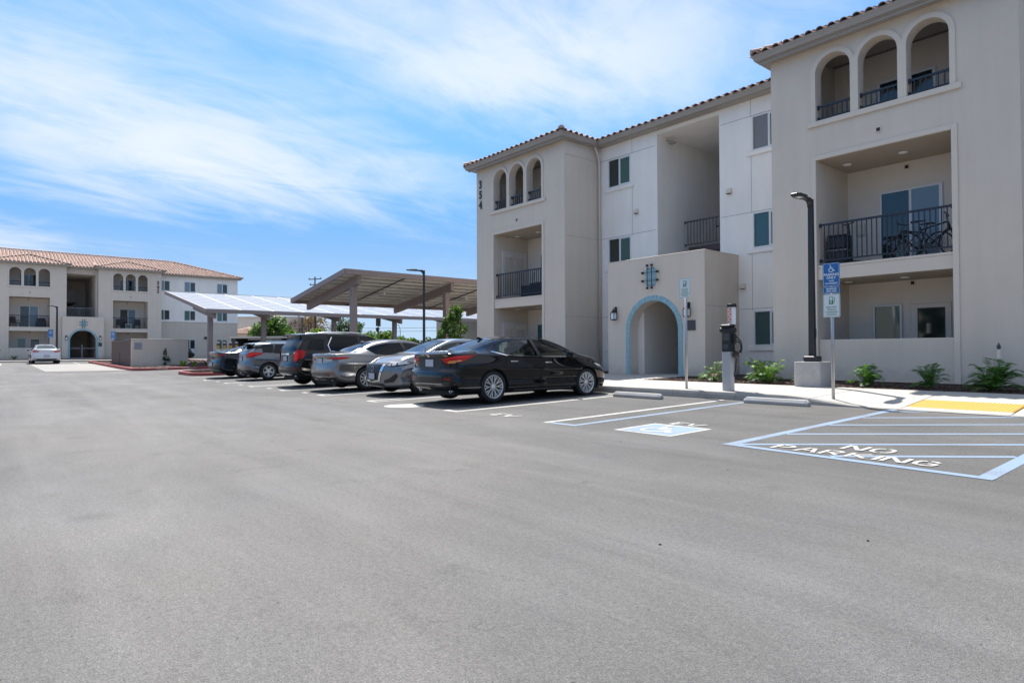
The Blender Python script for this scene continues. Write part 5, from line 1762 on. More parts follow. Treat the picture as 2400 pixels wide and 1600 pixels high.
# black sedan -------------------------------------------------------
ALT = var(SEDAN, bits=[
    ('tail_light', 'BB', [(.42, .93), (.80, .985), (.83, .90), (.80, .845), (.60, .83), (.50, .87)], m_red, dict(off=.008)),
    ('tail_light', 'RL', [(.12, .845), (.34, .88), (.62, .985), (.70, 1.01), (.35, .99), (.13, .975)], m_red, dict(off=.008)),
    ('lamp_stripe', 'BB', [(.52, .935), (.79, .972), (.80, .95), (.56, .918)], m_red_hi, dict(off=.0125)),
    ('lamp_stripe', 'RL', [(.13, .945), (.36, .955), (.60, .992), (.34, .978), (.13, .965)], m_red_hi, dict(off=.0125)),
    ('turn_signal', 'BB', [(.60, .868), (.80, .875), (.80, .845), (.63, .836)], m_amber, dict(off=.0125)),
    ('turn_signal', 'RL', [(.13, .848), (.30, .878), (.28, .905), (.13, .885)], m_amber, dict(off=.0125)),
    ('plate_recess', 'B', [(-.42, .97), (.42, .97), (.47, .80), (.36, .70), (-.36, .70), (-.47, .80)], m_blk_pl, dict(off=.003)),
    ('trunk_seam', 'B', [(-.5, .688), (.5, .688), (.5, .694), (-.5, .694)], m_under, dict(off=.004)),
    ('bumper_insert', 'B', [(-.70, .33), (.70, .33), (.74, .48), (.55, .445), (-.55, .445), (-.74, .48)], m_blk_pl, dict(off=.004)),
    ('bumper_strip', 'B', [(-.50, .40), (.50, .40), (.52, .425), (-.52, .425)], M('satin_silver', (.35, .34, .32), .35, metal=.6), dict(off=.010)),
    ('rear_reflector', 'BB', [(.60, .50), (.74, .51), (.74, .53), (.60, .52)], m_red, dict(off=.006)),
    ('badge', 'B', [(.04 * math.cos(t), 1.0 + .035 * math.sin(t)) for t in np.linspace(0, 6.28, 13)[:-1]], m_chrome, dict(off=.008)),
    ('sill_trim', 'RL', [(1.62, .235), (3.38, .235), (3.36, .262), (1.64, .262)], M('satin_dark', (.12, .115, .11), .3, metal=.6), dict(off=.006)),
    ('window_trim', 'RL', [(1.10, 1.07), (1.16, 1.085), (1.53, .995), (1.50, .978)], m_chrome, dict(off=.006)),
    ('head_light', 'RL', [(4.20, .80), (4.55, .74), (4.52, .68), (4.30, .73)], m_clear, dict(off=.006)),
    ('side_reflector', 'RL', [(4.30, .50), (4.40, .50), (4.40, .52), (4.30, .52)], m_red, dict(off=.005)),
    ('lower_trim', 'RL', [(.22, .335), (.74, .335), (.74, .35), (.22, .35)], M('satin_silver', (.35, .34, .32), .35, metal=.6), dict(off=.004)),
  ], pipes=[(.58, .275, .045)])
def car_z(X, Y): return G(X, Y) + .004
build_car(ALT, 'glossy black sedan with silver multi spoke wheels parked beside the empty EV stall', 'car', (-11.40, 9.72, car_z(-11.4, 9.5)), 0, p_black, (g_clear, g_clear, g_tint))

# warm grey sedan ---------------------------------------------------
OPT = var(SEDAN, L=4.855, ra=1.06, fa=3.865, R=.33, rim=.215, spokes=(10, 'plain'), handle=m_chrome, pillar=m_blk_pl, tint_until=2.2,
    top=[(0, .99), (.08, 1.045), (.35, 1.06), (.62, 1.09), (1.0, 1.24), (1.5, 1.39), (2.0, 1.455), (2.4, 1.465), (2.85, 1.42), (3.25, 1.29), (3.65, 1.10), (3.85, 1.03), (4.3, .94), (4.6, .87), (4.8, .78), (4.855, .73)],
    rear_prof=[(.15, .16), (.30, .08), (.42, .03), (.55, 0), (.66, .01), (.80, .05), (.92, .055), (.98, .03), (1.04, 0), (1.12, -.01)],
    wins=[(1.36, 1.12, 2.36, 2.28), (2.46, 2.38, 3.42, 3.36)], trim=m_blk_pl,
    bits=[
    ('tail_light', 'BB', [(.36, .90), (.80, .94), (.82, .875), (.66, .84), (.38, .845)], m_red_d, dict(off=.008)),
    ('tail_light', 'RL', [(.12, .86), (.45, .895), (.58, .93), (.35, .945), (.13, .935)], m_red, dict(off=.008)),
    ('reverse_light', 'BB', [(.38, .865), (.70, .862), (.64, .842), (.38, .845)], m_clear, dict(off=.0115)),
    ('lamp_stripe', 'BB', [(.42, .895), (.78, .928), (.78, .912), (.42, .882)], m_red_hi, dict(off=.0115)),
    ('lamp_stripe', 'RL', [(.14, .905), (.44, .915), (.50, .928), (.14, .925)], m_red_hi, dict(off=.0115)),
    ('trunk_seam', 'B', [(-.55, .735), (.55, .735), (.55, .742), (-.55, .742)], m_under, dict(off=.003)),
    ('bumper_insert', 'B', [(-.76, .36), (.76, .36), (.72, .30), (-.72, .30)], m_blk_pl, dict(off=.004)),
    ('bumper_strip', 'B', [(-.62, .50), (.62, .50), (.60, .40), (-.60, .40)], M('bumper_grey', (.07, .07, .072), .4), dict(off=.004)),
    ('rear_reflector', 'BB', [(.55, .475), (.76, .48), (.76, .50), (.55, .495)], m_red, dict(off=.008)),
    ('roof_trim', 'RL', [(.72, 1.07), (.78, 1.055), (1.16, 1.215), (1.12, 1.225)], m_chrome, dict(off=.004)),
  ], pipes=[(.56, .33, .05)], plates=[('B', 0, .83, .004)])
build_car(OPT, 'warm grey sedan with ten spoke wheels and wide red tail lights, nose to the kerb', 'car', (-17.42, 9.85, car_z(-17.4, 9.6)), R(.5), p_grey, (g_dark, g_tint, g_tint))

# grey sedan that stands tail to the kerb ---------------------------
SEN = var(SEDAN, L=4.64, ra=.98, fa=3.69, R=.325, rim=.215, spokes=(5, 'five'),
    top=[(0, 1.02), (.08, 1.06), (.35, 1.075), (.55, 1.10), (.9, 1.24), (1.4, 1.39), (1.9, 1.44), (2.3, 1.445), (2.65, 1.41), (3.05, 1.28), (3.4, 1.12), (3.6, 1.045), (4.0, .985), (4.3, .92), (4.5, .85), (4.64, .80)],
    drop=[(0, .01), (.5, .015), (.8, .05), (1.2, .075), (2.0, .075), (2.8, .07), (3.3, .04), (3.6, .02), (4.1, .02), (4.64, .03)],
    belt=[(0, .97), (.1, 1.015), (.6, 1.03), (1.2, 1.0), (1.8, .975), (2.4, .96), (3.0, .955), (3.5, .95), (4.0, .90), (4.4, .83), (4.64, .74)],
    belty=[(0, .70), (.1, .74), (.6, .79), (1.2, .82), (2, .825), (2.7, .825), (3.4, .80), (4.0, .78), (4.5, .74), (4.64, .70)],
    side=[(0, .82), (.15, .86), (.5, .89), (1.0, .908), (2, .90), (2.8, .90), (3.7, .908), (4.2, .89), (4.5, .86), (4.64, .83)],
    bot=[(0, .37), (.15, .27), (.6, .21), (1.5, .19), (3.2, .19), (4.1, .19), (4.5, .19), (4.64, .21)],
    raily=[(0, .62), (.5, .63), (.8, .60), (1.1, .56), (1.6, .56), (2.2, .57), (2.7, .575), (3.1, .62), (3.5, .69), (4.0, .69), (4.64, .62)],
    front_prof=[(.15, .12), (.25, .04), (.40, .01), (.55, 0), (.72, .03), (.80, .08), (.9, .15)], front_round=.34,
    wins=[(1.36, 1.10, 2.24, 2.17), (2.34, 2.26, 3.24, 3.18)], rw=(.60, 1.30, .58, .50), ws=(2.72, 3.50, .52, .67), doors=[(1.3, 2.29, 'rear'), (2.29, 3.32, 'front')], mirror=3.06, seats=(1.6, 2.55), fin=1.3,
    bits=[
    ('grille', 'F', [(-.40, .77), (.40, .77), (.26, .36), (-.26, .36)], m_blk_pl, dict(off=.006)),
    ('grille_surround', 'FF', [(.40, .775), (.48, .775), (.325, .345), (.10, .335), (.10, .365), (.265, .375)], m_chrome, dict(off=.014)),
    ('badge', 'F', [(.075 * math.cos(t), .655 + .075 * math.sin(t)) for t in np.linspace(0, 6.28, 17)[:-1]], M('satin_grey', (.30, .30, .31), .4, metal=.5), dict(off=.012)),
    ('badge_center', 'F', [(.055 * math.cos(t), .655 + .055 * math.sin(t)) for t in np.linspace(0, 6.28, 17)[:-1]], m_blk_pl, dict(off=.014)),
    ('head_light', 'FF', [(.50, .775), (.80, .835), (.86, .80), (.84, .735), (.66, .70), (.50, .73)], m_blk_pl, dict(off=.004)),
    ('head_light', 'FF', [(.52, .762), (.80, .822), (.84, .79), (.80, .755), (.62, .725), (.53, .738)], m_clear, dict(off=.010)),
    ('head_light_divider', 'FF', [(.60, .785), (.625, .788), (.645, .725), (.62, .722)], m_blk_pl, dict(off=.013)),
    ('head_light_divider', 'FF', [(.70, .80), (.725, .803), (.745, .745), (.72, .742)], m_blk_pl, dict(off=.013)),
    ('head_light', 'RL', [(4.20, .79), (4.42, .735), (4.42, .83), (4.05, .855)], m_clear, dict(off=.006)),
    ('fog_recess', 'FF', [(.46, .30), (.70, .33), (.80, .47), (.76, .55), (.60, .42), (.46, .37)], m_blk_pl, dict(off=.006)),
    ('lower_intake', 'F', [(-.42, .30), (.42, .30), (.46, .235), (-.46, .235)], m_blk_pl, dict(off=.004)),
    ('hood_seam', 'F', [(-.55, .80), (.55, .80), (.55, .806), (-.55, .806)], m_under, dict(off=.003)),
  ], plates=[('F', 0, .47, .02)])
build_car(SEN, 'metallic grey sedan backed into its stall, showing its V shaped grille and headlights', 'car', (-14.62, 9.93, car_z(-14.6, 9.6)), R(180), p_silver, (g_tint, g_clear, g_tint))

# dark SUV ----------------------------------------------------------
SUV = var(SEDAN, L=4.77, ra=.95, fa=3.81, R=.36, rim=.225, tw=.23, spokes=(5, 'five'),
    top=[(0, 1.50), (.03, 1.60), (.10, 1.655), (.5, 1.685), (1.2, 1.705), (2.0, 1.705), (2.5, 1.685), (2.9, 1.58), (3.3, 1.38), (3.6, 1.21), (3.8, 1.16), (4.3, 1.09), (4.6, 1.0), (4.77, .92)],
    drop=[(0, .05), (.5, .07), (2.0, .075), (2.9, .08), (3.4, .05), (3.7, .02), (4.2, .02), (4.77, .03)],
    belt=[(0, 1.12), (.2, 1.13), (.6, 1.12), (1.2, 1.10), (2.0, 1.08), (2.8, 1.07), (3.4, 1.07), (4.0, 1.03), (4.5, .95), (4.77, .85)],
    belty=[(0, .76), (.2, .81), (.8, .84), (1.4, .85), (2.4, .85), (3.3, .83), (4.0, .80), (4.5, .76), (4.77, .70)],
    side=[(0, .86), (.15, .89), (.5, .91), (1.0, .925), (2, .915), (2.9, .915), (3.8, .925), (4.3, .90), (4.6, .86), (4.77, .82)],
    bot=[(0, .42), (.15, .33), (.6, .27), (1.5, .24), (3.3, .24), (4.2, .24), (4.6, .25), (4.77, .28)],
    raily=[(0, .60), (.4, .63), (1.0, .645), (2.0, .65), (2.8, .64), (3.2, .66), (3.6, .70), (4.2, .70), (4.77, .62)],
    rear_prof=[(.2, .16), (.4, .04), (.5, 0), (.66, 0), (.76, .06), (1.05, .07), (1.15, .09), (1.45, .28), (1.58, .36), (1.64, .22), (1.70, .16)], rear_round=.16,
    wins=[(.42, .48, .98, 1.05), (1.20, 1.16, 2.22, 2.18), (2.33, 2.29, 3.34, 3.02)], tint_until=2.0, pillar=p_dark, trim=m_chrome,
    rw=(.02, .30, .5, .5), ws=(2.62, 3.50, .57, .70), doors=[(1.25, 2.27, 'rear'), (2.27, 3.4, 'front')], mirror=3.15, seats=(1.65, 2.6), seat_top=1.15, fin=0,
    bits=[
    ('rear_window', 'B', [(-.60, 1.16), (.60, 1.16), (.53, 1.56), (-.53, 1.56)], g_dark, dict(off=.006)),
    ('tail_light', 'BB', [(.705 + .145 * math.cos(t) + .03 * math.sin(t), .98 + .185 * math.sin(t) + .02 * math.cos(2 * t)) for t in np.linspace(0, 6.28, 25)[:-1]], m_red, dict(off=.02, cell=.03)),
    ('tail_light', 'RL', [(.16, .86), (.30, .90), (.38, 1.06), (.30, 1.15), (.17, 1.14)], m_red, dict(off=.016)),
    ('lamp_ring', 'BB', [(.70 + .09 * math.cos(t), 1.02 + .075 * math.sin(t)) for t in np.linspace(0, 6.28, 15)[:-1]], m_red_hi, dict(off=.026)),
    ('lamp_ring', 'BB', [(.69 + .07 * math.cos(t), .89 + .055 * math.sin(t)) for t in np.linspace(0, 6.28, 15)[:-1]], m_red_hi, dict(off=.026)),
    ('reverse_light', 'BB', [(.58, 1.075), (.64, 1.09), (.64, 1.04), (.58, 1.03)], m_clear, dict(off=.026)),
    ('tailgate_line', 'B', [(-.62, 1.125), (.62, 1.125), (.62, 1.135), (-.62, 1.135)], m_blk_pl, dict(off=.004)),
    ('chrome_bar', 'B', [(-.34, 1.0), (.34, 1.0), (.34, 1.045), (-.34, 1.045)], m_chrome, dict(off=.025)),
    ('tailgate_seam', 'B', [(-.70, .70), (.70, .70), (.70, .708), (-.70, .708)], m_under, dict(off=.003)),
    ('bumper_insert', 'B', [(-.80, .52), (.80, .52), (.76, .42), (-.76, .42)], m_blk_pl, dict(off=.004)),
    ('skid_plate', 'B', [(-.55, .44), (.55, .44), (.52, .40), (-.52, .40)], M('satin_silver', (.35, .34, .32), .35, metal=.6), dict(off=.008)),
    ('rear_reflector', 'BB', [(.60, .56), (.76, .56), (.76, .58), (.60, .58)], m_red, dict(off=.006)),
    ('quarter_window', 'RL', [(.40, 1.16), (.98, 1.13), (1.05, 1.50), (.62, 1.50)], g_dark, dict(off=.005)),
    ('window_trim', 'RL', [(1.19, 1.115), (1.215, 1.115), (1.16, 1.30), (1.32, 1.56), (1.29, 1.57), (1.13, 1.30)], m_chrome, dict(off=.012)),
  ], plates=[('B', 0, .88, .01)], pipes=[(.5, .34, .035)], spoiler=(.50, .17, 1.64, .56, .60, .05))
suv, cc = build_car(var(SUV, wins=SUV['wins'][1:], rw=(.36, .62, .02, .02)), 'dark SUV with silver roof rails and round edged red tail lights', 'car', (-20.25, 9.82, car_z(-20.3, 9.6)), 0, p_dark, (g_dark, g_tint, g_dark))
for sg in (1, -1):
    mb = MB(); pts = []
    for i in range(13):
        t = i / 12; sv = .75 + 1.9 * t
        h, nr = cc.hit('T', sg * .60, sv)
        lift = .055 * min(1, min(t, 1 - t) * 6)
        pts.append((sg * .60, h.y, h.z + .005 + lift))
    mb.tube(pts, .018, 8); mb.build('roof_rail', M('rail_aluminium', (.60, .61, .64), .3, metal=.8), suv, smooth=True)

# grey hatchback ----------------------------------------------------
HAT = var(SEDAN, L=4.36, ra=.83, fa=3.48, R=.325, rim=.215, spokes=(5, 'five'),
    top=[(0, 1.20), (.05, 1.30), (.16, 1.38), (.5, 1.44), (1.1, 1.475), (1.8, 1.48), (2.2, 1.455), (2.6, 1.36), (3.0, 1.19), (3.25, 1.08), (3.4, 1.04), (3.9, .97), (4.2, .87), (4.36, .78)],
    drop=[(0, .05), (.4, .07), (2.0, .075), (2.6, .07), (3.1, .04), (3.4, .02), (4.0, .02), (4.36, .03)],
    belt=[(0, .98), (.2, 1.06), (.6, 1.05), (1.2, 1.01), (2.0, .97), (2.8, .945), (3.2, .94), (3.7, .90), (4.1, .82), (4.36, .72)],
    belty=[(0, .70), (.2, .77), (.8, .81), (1.4, .825), (2.2, .825), (3.0, .80), (3.6, .78), (4.1, .74), (4.36, .68)],
    side=[(0, .83), (.15, .87), (.5, .895), (.9, .91), (2, .90), (2.7, .90), (3.5, .91), (3.9, .89), (4.2, .86), (4.36, .82)],
    bot=[(0, .38), (.15, .28), (.6, .22), (1.3, .20), (3.0, .20), (3.9, .20), (4.2, .20), (4.36, .22)],
    raily=[(0, .56), (.3, .60), (.9, .60), (1.8, .60), (2.4, .59), (2.8, .62), (3.2, .69), (3.8, .68), (4.36, .60)],
    rear_prof=[(.2, .14), (.34, .04), (.45, 0), (.62, 0), (.70, .04), (.95, .06), (1.05, .10), (1.25, .34), (1.36, .42), (1.42, .30), (1.5, .25)], rear_round=.18,
    wins=[(.62, .60, .98, 1.08), (1.06, 1.14, 2.02, 1.96), (2.12, 2.04, 3.06, 2.92)], tint_until=0, trim=m_blk_pl,
    rw=(.36, .62, .02, .02), ws=(2.34, 3.16, .54, .66), doors=[(1.02, 2.07, 'rear'), (2.07, 3.1, 'front')], mirror=2.86, seats=(1.4, 2.35), fin=0, handle=p_steel,
    bits=[
    ('rear_window', 'B', [(-.56, 1.07), (.56, 1.07), (.48, 1.32), (-.48, 1.32)], g_tint, dict(off=.006)),
    ('tail_light', 'BB', [(.48, .98), (.70, 1.07), (.84, 1.02), (.82, .88), (.55, .84)], m_red, dict(off=.01)),
    ('tail_light', 'RL', [(.14, .86), (.34, .90), (.62, 1.01), (.68, 1.045), (.34, 1.05), (.16, 1.04)], m_red, dict(off=.01)),
    ('lamp_stripe', 'RL', [(.20, .95), (.40, .985), (.56, 1.03), (.36, 1.025), (.20, .995)], m_red_hi, dict(off=.0145)),
    ('lamp_stripe', 'BB', [(.56, .95), (.78, .985), (.80, .93), (.62, .90)], m_red_hi, dict(off=.0145)),
    ('tailgate_seam', 'B', [(-.62, .64), (.62, .64), (.62, .647), (-.62, .647)], m_under, dict(off=.003)),
    ('bumper_insert', 'B', [(-.62, .36), (.62, .36), (.56, .27), (-.56, .27)], m_blk_pl, dict(off=.004)),
    ('rear_reflector', 'BB', [(.55, .47), (.72, .475), (.72, .50), (.55, .495)], m_red, dict(off=.006)),
  ], plates=[('B', 0, .80, .006)], spoiler=(.55, .24, 1.39, .50, .55, .04))
build_car(HAT, 'steel grey hatchback with swept red tail lights and five spoke silver wheels', 'car', (-25.85, 9.95, car_z(-25.9, 9.8)), R(-.5), p_steel, (g_tint, g_tint, g_tint))

# midnight fastback --------------------------------------------------
FAS = var(SEDAN, L=4.70, ra=1.02, fa=3.75, R=.335, rim=.225, spokes=(5, 'five'), shoulder=.66,
    top=[(0, 1.03), (.06, 1.075), (.25, 1.07), (.5, 1.11), (.9, 1.23), (1.4, 1.35), (1.9, 1.40), (2.3, 1.41), (2.7, 1.37), (3.1, 1.24), (3.5, 1.07), (3.7, 1.01), (4.2, .94), (4.5, .86), (4.7, .76)],
    drop=[(0, .01), (.4, .02), (.8, .06), (1.2, .075), (2.0, .075), (2.8, .07), (3.3, .04), (3.6, .02), (4.1, .018), (4.7, .02)],
    belt=[(0, .97), (.1, 1.01), (.6, 1.02), (1.2, 1.0), (1.8, .965), (2.5, .945), (3.2, .93), (3.6, .92), (4.1, .87), (4.5, .79), (4.7, .70)],
    belty=[(0, .72), (.1, .76), (.6, .81), (1.2, .84), (2, .845), (2.8, .845), (3.5, .82), (4.1, .79), (4.5, .73), (4.7, .67)],
    side=[(0, .85), (.15, .885), (.5, .91), (1.1, .93), (2, .92), (3, .92), (3.75, .93), (4.2, .90), (4.55, .85), (4.7, .81)],
    bot=[(0, .37), (.15, .27), (.6, .21), (1.5, .185), (3.2, .185), (4.1, .18), (4.55, .19), (4.7, .22)],
    raily=[(0, .62), (.5, .62), (.8, .60), (1.1, .565), (1.6, .56), (2.2, .575), (2.8, .58), (3.2, .62), (3.6, .69), (4.1, .68), (4.7, .58)],
    wins=[(1.30, 1.0, 2.10, 2.04), (2.20, 2.12, 3.30, 3.24)], rw=(.42, 1.32, .58, .50), ws=(2.76, 3.56, .53, .68), doors=[(1.3, 2.15, 'rear'), (2.15, 3.4, 'front')], mirror=3.12, seats=(1.6, 2.55), fin=0, trim=m_blk_pl, handle=p_navy,
    bits=[
    ('tail_light', 'BB', [(.22, .965), (.78, .985), (.80, .925), (.24, .905)], m_red_d, dict(off=.008)),
    ('tail_light', 'BB', [(.58, .955), (.80, .965), (.80, .915), (.60, .91)], m_red, dict(off=.012)),
    ('tail_light', 'RL', [(.14, .90), (.34, .92), (.36, .955), (.14, .965)], m_red, dict(off=.008)),
    ('bumper_insert', 'B', [(-.72, .30), (.72, .30), (.70, .46), (-.70, .46)], m_blk_pl, dict(off=.004)),
  ], plates=[('B', 0, .56, .006)], pipes=[(.55, .33, .05)])
build_car(FAS, 'midnight blue fastback sedan parked beside the red kerbed planting island', 'car', (-28.62, 9.85, car_z(-28.6, 9.7)), R(.5), p_navy, (g_dark, g_tint, g_dark))

# cars farther off, closed shells ------------------------------------
build_car(var(SEN, bits=[
    ('tail_light', 'BB', [(.42, .93), (.80, .96), (.82, .86), (.50, .85)], m_red, dict(off=.008)),
    ('tail_light', 'RL', [(.14, .86), (.45, .90), (.40, .96), (.14, .96)], m_red, dict(off=.008)),
    ('bumper_insert', 'B', [(-.62, .36), (.62, .36), (.56, .29), (-.56, .29)], m_blk_pl, dict(off=.004))], plates=[('B', 0, .56, .006)], seam=False, trim=m_blk_pl),
    'pearl white sedan parked nose in before the block numbered 342', 'car', (-60.2, 3.80, G(-60, 3.8) + .004), R(90), p_white, (m_glass_d, m_glass_d, m_glass_d), hollow=False)
build_car(var(HAT, seam=False), 'bright red hatchback parked next to the white sedan', 'car', (-58.6, .12, G(-58.6, 0) + .004), R(90), p_red, (m_glass_d, m_glass_d, m_glass_d), hollow=False)
build_car(var(SUV, seam=False), 'dark blue SUV standing behind the pale bin enclosure wall', 'car', (-60.0, 11.9, G(-60, 12) + .004), 0, p_navy, (m_glass_d, m_glass_d, m_glass_d), hollow=False)
build_car(var(SUV, seam=False), 'silver SUV standing behind the striped bollards by the 342 carport', 'car', (-46.5, 15.8, G(-46.5, 15) + .004), R(168), p_silver, (m_glass_d, m_glass_d, m_glass_d), hollow=False)
build_car(var(SEDAN, seam=False, plates=[]), 'black sedan in the shade under the solar carport beside block 354', 'car', (-31.0, 24.0, .15), R(95), p_black, (m_glass_d, m_glass_d, m_glass_d), hollow=False)
# ------------------------------------------------------------------ solar carports
def panel_mesh(l, w):
    """solar module l along x, w along y, centred, aluminium rim, dark cells above, pale back sheet below"""
    me = bpy.data.meshes.new('solar_panel')
    f = .030; t = .035
    a, b = l / 2, w / 2
    V = [(-a, -b, 0), (a, -b, 0), (a, b, 0), (-a, b, 0), (-a, -b, t), (a, -b, t), (a, b, t), (-a, b, t), (-a + f, -b + f, t), (a - f, -b + f, t), (a - f, b - f, t), (-a + f, b - f, t)]
    F = [(0, 3, 2, 1), (0, 1, 5, 4), (1, 2, 6, 5), (2, 3, 7, 6), (3, 0, 4, 7), (4, 5, 9, 8), (5, 6, 10, 9), (6, 7, 11, 10), (7, 4, 8, 11), (8, 9, 10, 11)]
    me.from_pydata(V, [], F)
    for m in (m_frame_al, m_panel, m_panel_under): me.materials.append(m)
    me.polygons[0].material_index = 2; me.polygons[9].material_index = 1
    return me
def carport(label, Xhi, zhi, Xlo, zlo, Y0, Y1, postX, posts, hi_side, group='solar carports', beam_in=.0, face_lo=False, stub=None, base=None):
    """roof plane runs from (Xhi,zhi) to (Xlo,zlo), long edges along Y"""
    root = thing('solar_carport', label, 'carport', (postX, (Y0 + Y1) / 2, G(postX, Y0)), 0, group)
    off = Vector(root.location)
    P = lambda x, y, z: (x - off.x, y - off.y, z - off.z)
    zx = lambda x: zlo + (zhi - zlo) * (x - Xlo) / (Xhi - Xlo)
    wd = abs(Xhi - Xlo); sl = math.atan((zhi - zlo) / (Xhi - Xlo))
    slen = math.hypot(Xhi - Xlo, zhi - zlo)
    # edge fascias
    def edge(p, q, w=.08, h=.24):
        MB().bar(P(*p), P(*q), w, h).build('edge_beam', m_steel, root)
    edge((Xhi, Y0, zhi - .10), (Xhi, Y1, zhi - .10)); edge((Xlo, Y0, zlo - .10), (Xlo, Y1, zlo - .10))
    edge((Xlo, Y0 - .041, zlo - .10), (Xhi, Y0 - .041, zhi - .10)); edge((Xlo, Y1 + .041, zlo - .10), (Xhi, Y1 + .041, zhi - .10))
    # purlins
    n = int(wd / .62)
    for i in range(1, n):
        x = Xlo + (Xhi - Xlo) * i / n
        mb = MB(); z = zx(x)
        mb.add([P(x - .03, Y0, z - .05), P(x + .03, Y0, z - .05), P(x + .03, Y1, z - .05), P(x - .03, Y1, z - .05), P(x - .03, Y0, z - .16), P(x + .03, Y0, z - .16), P(x + .03, Y1, z - .16), P(x - .03, Y1, z - .16)],
               [(0, 1, 2, 3), (4, 5, 6, 7), (0, 1, 5, 4), (1, 2, 6, 5), (2, 3, 7, 6), (3, 0, 4, 7)])
        mb.build('purlin', m_purlin, root)
    # modules
    rows = max(1, int(round(slen / 1.03))); cols = int(round((Y1 - Y0) / 2.03))
    me = panel_mesh(slen / rows - .012, (Y1 - Y0) / cols - .02)
    for i in range(rows):
        for j in range(cols):
            t = (i + .5) / rows
            x = Xlo + (Xhi - Xlo) * t
            obj('solar_panel', me, root, P(x, Y0 + (Y1 - Y0) * (j + .5) / cols, zx(x) - .03), (0, -sl, 0))
    # posts and tilted beams
    for py in posts:
        zt = zx(postX) - .16
        gz = G(postX, py)
        sx = 1 if Xhi > Xlo else -1
        b0, b1 = (Xlo + sx * .25, Xhi - sx * .25) if stub is None else stub
        mb = MB()
        for x0, x1, dz0, dz1 in ((b0, b1, .30 if not face_lo else .62, .62 if not face_lo else .30),):
            za, zb = zx(x0) - .165, zx(x1) - .165
            da = .30 if abs(x0 - postX) > abs(x1 - postX) else .42
            db = .42 if abs(x0 - postX) > abs(x1 - postX) else .30
            da = db = .42
            vs = [P(x0, py - .10, za), P(x0, py + .10, za), P(x0, py + .10, za - da), P(x0, py - .10, za - da), P(x1, py - .10, zb), P(x1, py + .10, zb), P(x1, py + .10, zb - db), P(x1, py - .10, zb - db)]
            mb.add(vs, [(0, 1, 2, 3), (4, 5, 6, 7), (0, 1, 5, 4), (1, 2, 6, 5), (2, 3, 7, 6), (3, 0, 4, 7)])
        mb.build('roof_beam', m_steel, root, bevel=.01)
        MB().box(*[c for p in ((postX - .14 - off.x, postX + .14 - off.x), (py - .14 - off.y, py + .14 - off.y), (gz - .05 - off.z, zt - .40 - off.z)) for c in p]).build('post', m_steel, root, bevel=.015)
    # strip lights
    for py in posts[:-1]:
        y = py + (posts[1] - posts[0]) / 2; x = (Xlo + Xhi) / 2
        MB().box(*[c for p in ((x - .6 - off.x, x + .6 - off.x), (y - .06 - off.y, y + .06 - off.y), (zx(x) - .30 - off.z, zx(x) - .20 - off.z)) for c in p]).build('strip_light', m_vinyl, root)
        MB().bar(P(Xlo, y - .3, zlo - .19), P(Xhi, y - .3, zhi - .19), .05, .05).build('conduit', m_dkgrey, root)
    return root
carport('solar carport beside block 354, its tilted roof raised on mauve posts', -27.15, 4.94, -33.66, 3.98, 12.82, 41.0, -28.0, [13.62, 18.92, 24.2, 29.5, 34.8], 1)
carport('solar carport with bright panel tops standing before the block numbered 342', -52.0, 5.66, -41.0, 3.76, 10.45, 43.0, -42.2, [10.95, 14.2, 19.05, 23.85, 28.6, 33.4, 38.2], -1, stub=(-46.0, -41.2), face_lo=True)

# ------------------------------------------------------------------ street furniture
def lamp_post(loc, label, rz, h=4.0, pedestal=True, group='parking lot lamp posts'):
    root = thing('lamp_post', label, 'lamp post', loc, rz, group)
    z = 0
    if pedestal:
        mb = MB(); a = .30
        pts = []
        for cx, cy, t0 in ((a - .06, a - .06, 0), (-a + .06, a - .06, 90), (-a + .06, -a + .06, 180), (a - .06, -a + .06, 270)):
            pts += [(cx + .06 * math.cos(R(t0 + k * 30)), cy + .06 * math.sin(R(t0 + k * 30))) for k in range(4)]
        mb.prism(pts, lambda u, v, d: (u, v, d), -.25, .575)
        mb.build('pedestal', m_stop, root, bevel=.012, seg=2); z = .575
    MB().box(-.15, .15, -.15, .15, z + .001, z + .13).build('base_cover', m_pole, root, bevel=.02)
    zt = z + h
    MB().add([(-.065, -.065, z + .13), (.065, -.065, z + .13), (.065, .065, z + .13), (-.065, .065, z + .13), (-.05, -.05, zt), (.05, -.05, zt), (.05, .05, zt), (-.05, .05, zt)],
             [(0, 1, 2, 3), (4, 5, 6, 7), (0, 1, 5, 4), (1, 2, 6, 5), (2, 3, 7, 6), (3, 0, 4, 7)]).build('pole', m_pole, root, bevel=.008)
    if pedestal: MB().box(.066, .085, -.03, .03, z + .55, z + .75).build('hand_hole', m_pole, root)
    # arm and led head reach along -y
    mb = MB(); prof = [(-.05, -.22, .05), (-.08, -.13, .05), (-.13, -.07, .048), (-.26, -.045, .055), (-.36, -.04, .10), (-.55, -.035, .13), (-.72, -.02, .11), (-.80, -.01, .07)]
    V = []
    for y, zb, w in prof:
        V += [(-w, y, zt + .02), (w, y, zt + .02), (w, y, zt + zb), (-w, y, zt + zb)]
    n = len(prof)
    mb.add(V, [(i * 4 + j, i * 4 + (j + 1) % 4, (i + 1) * 4 + (j + 1) % 4, (i + 1) * 4 + j) for i in range(n - 1) for j in range(4)] + [(0, 1, 2, 3), (n * 4 - 1, n * 4 - 2, n * 4 - 3, n * 4 - 4)])
    hd = mb.build('lamp_head', m_pole, root, bevel=.008)
    mb = MB()
    for k in range(5):
        mb.box(-.09 + k * .04, -.078 + k * .04, -.66, -.32, zt + .0205, zt + .04)
    mb.build('cooling_fin', m_pole, hd)
    MB().box(-.06, .06, -.66, -.46, zt - .042, zt - .036).build('led_lens', m_lampglass, hd)
    return root
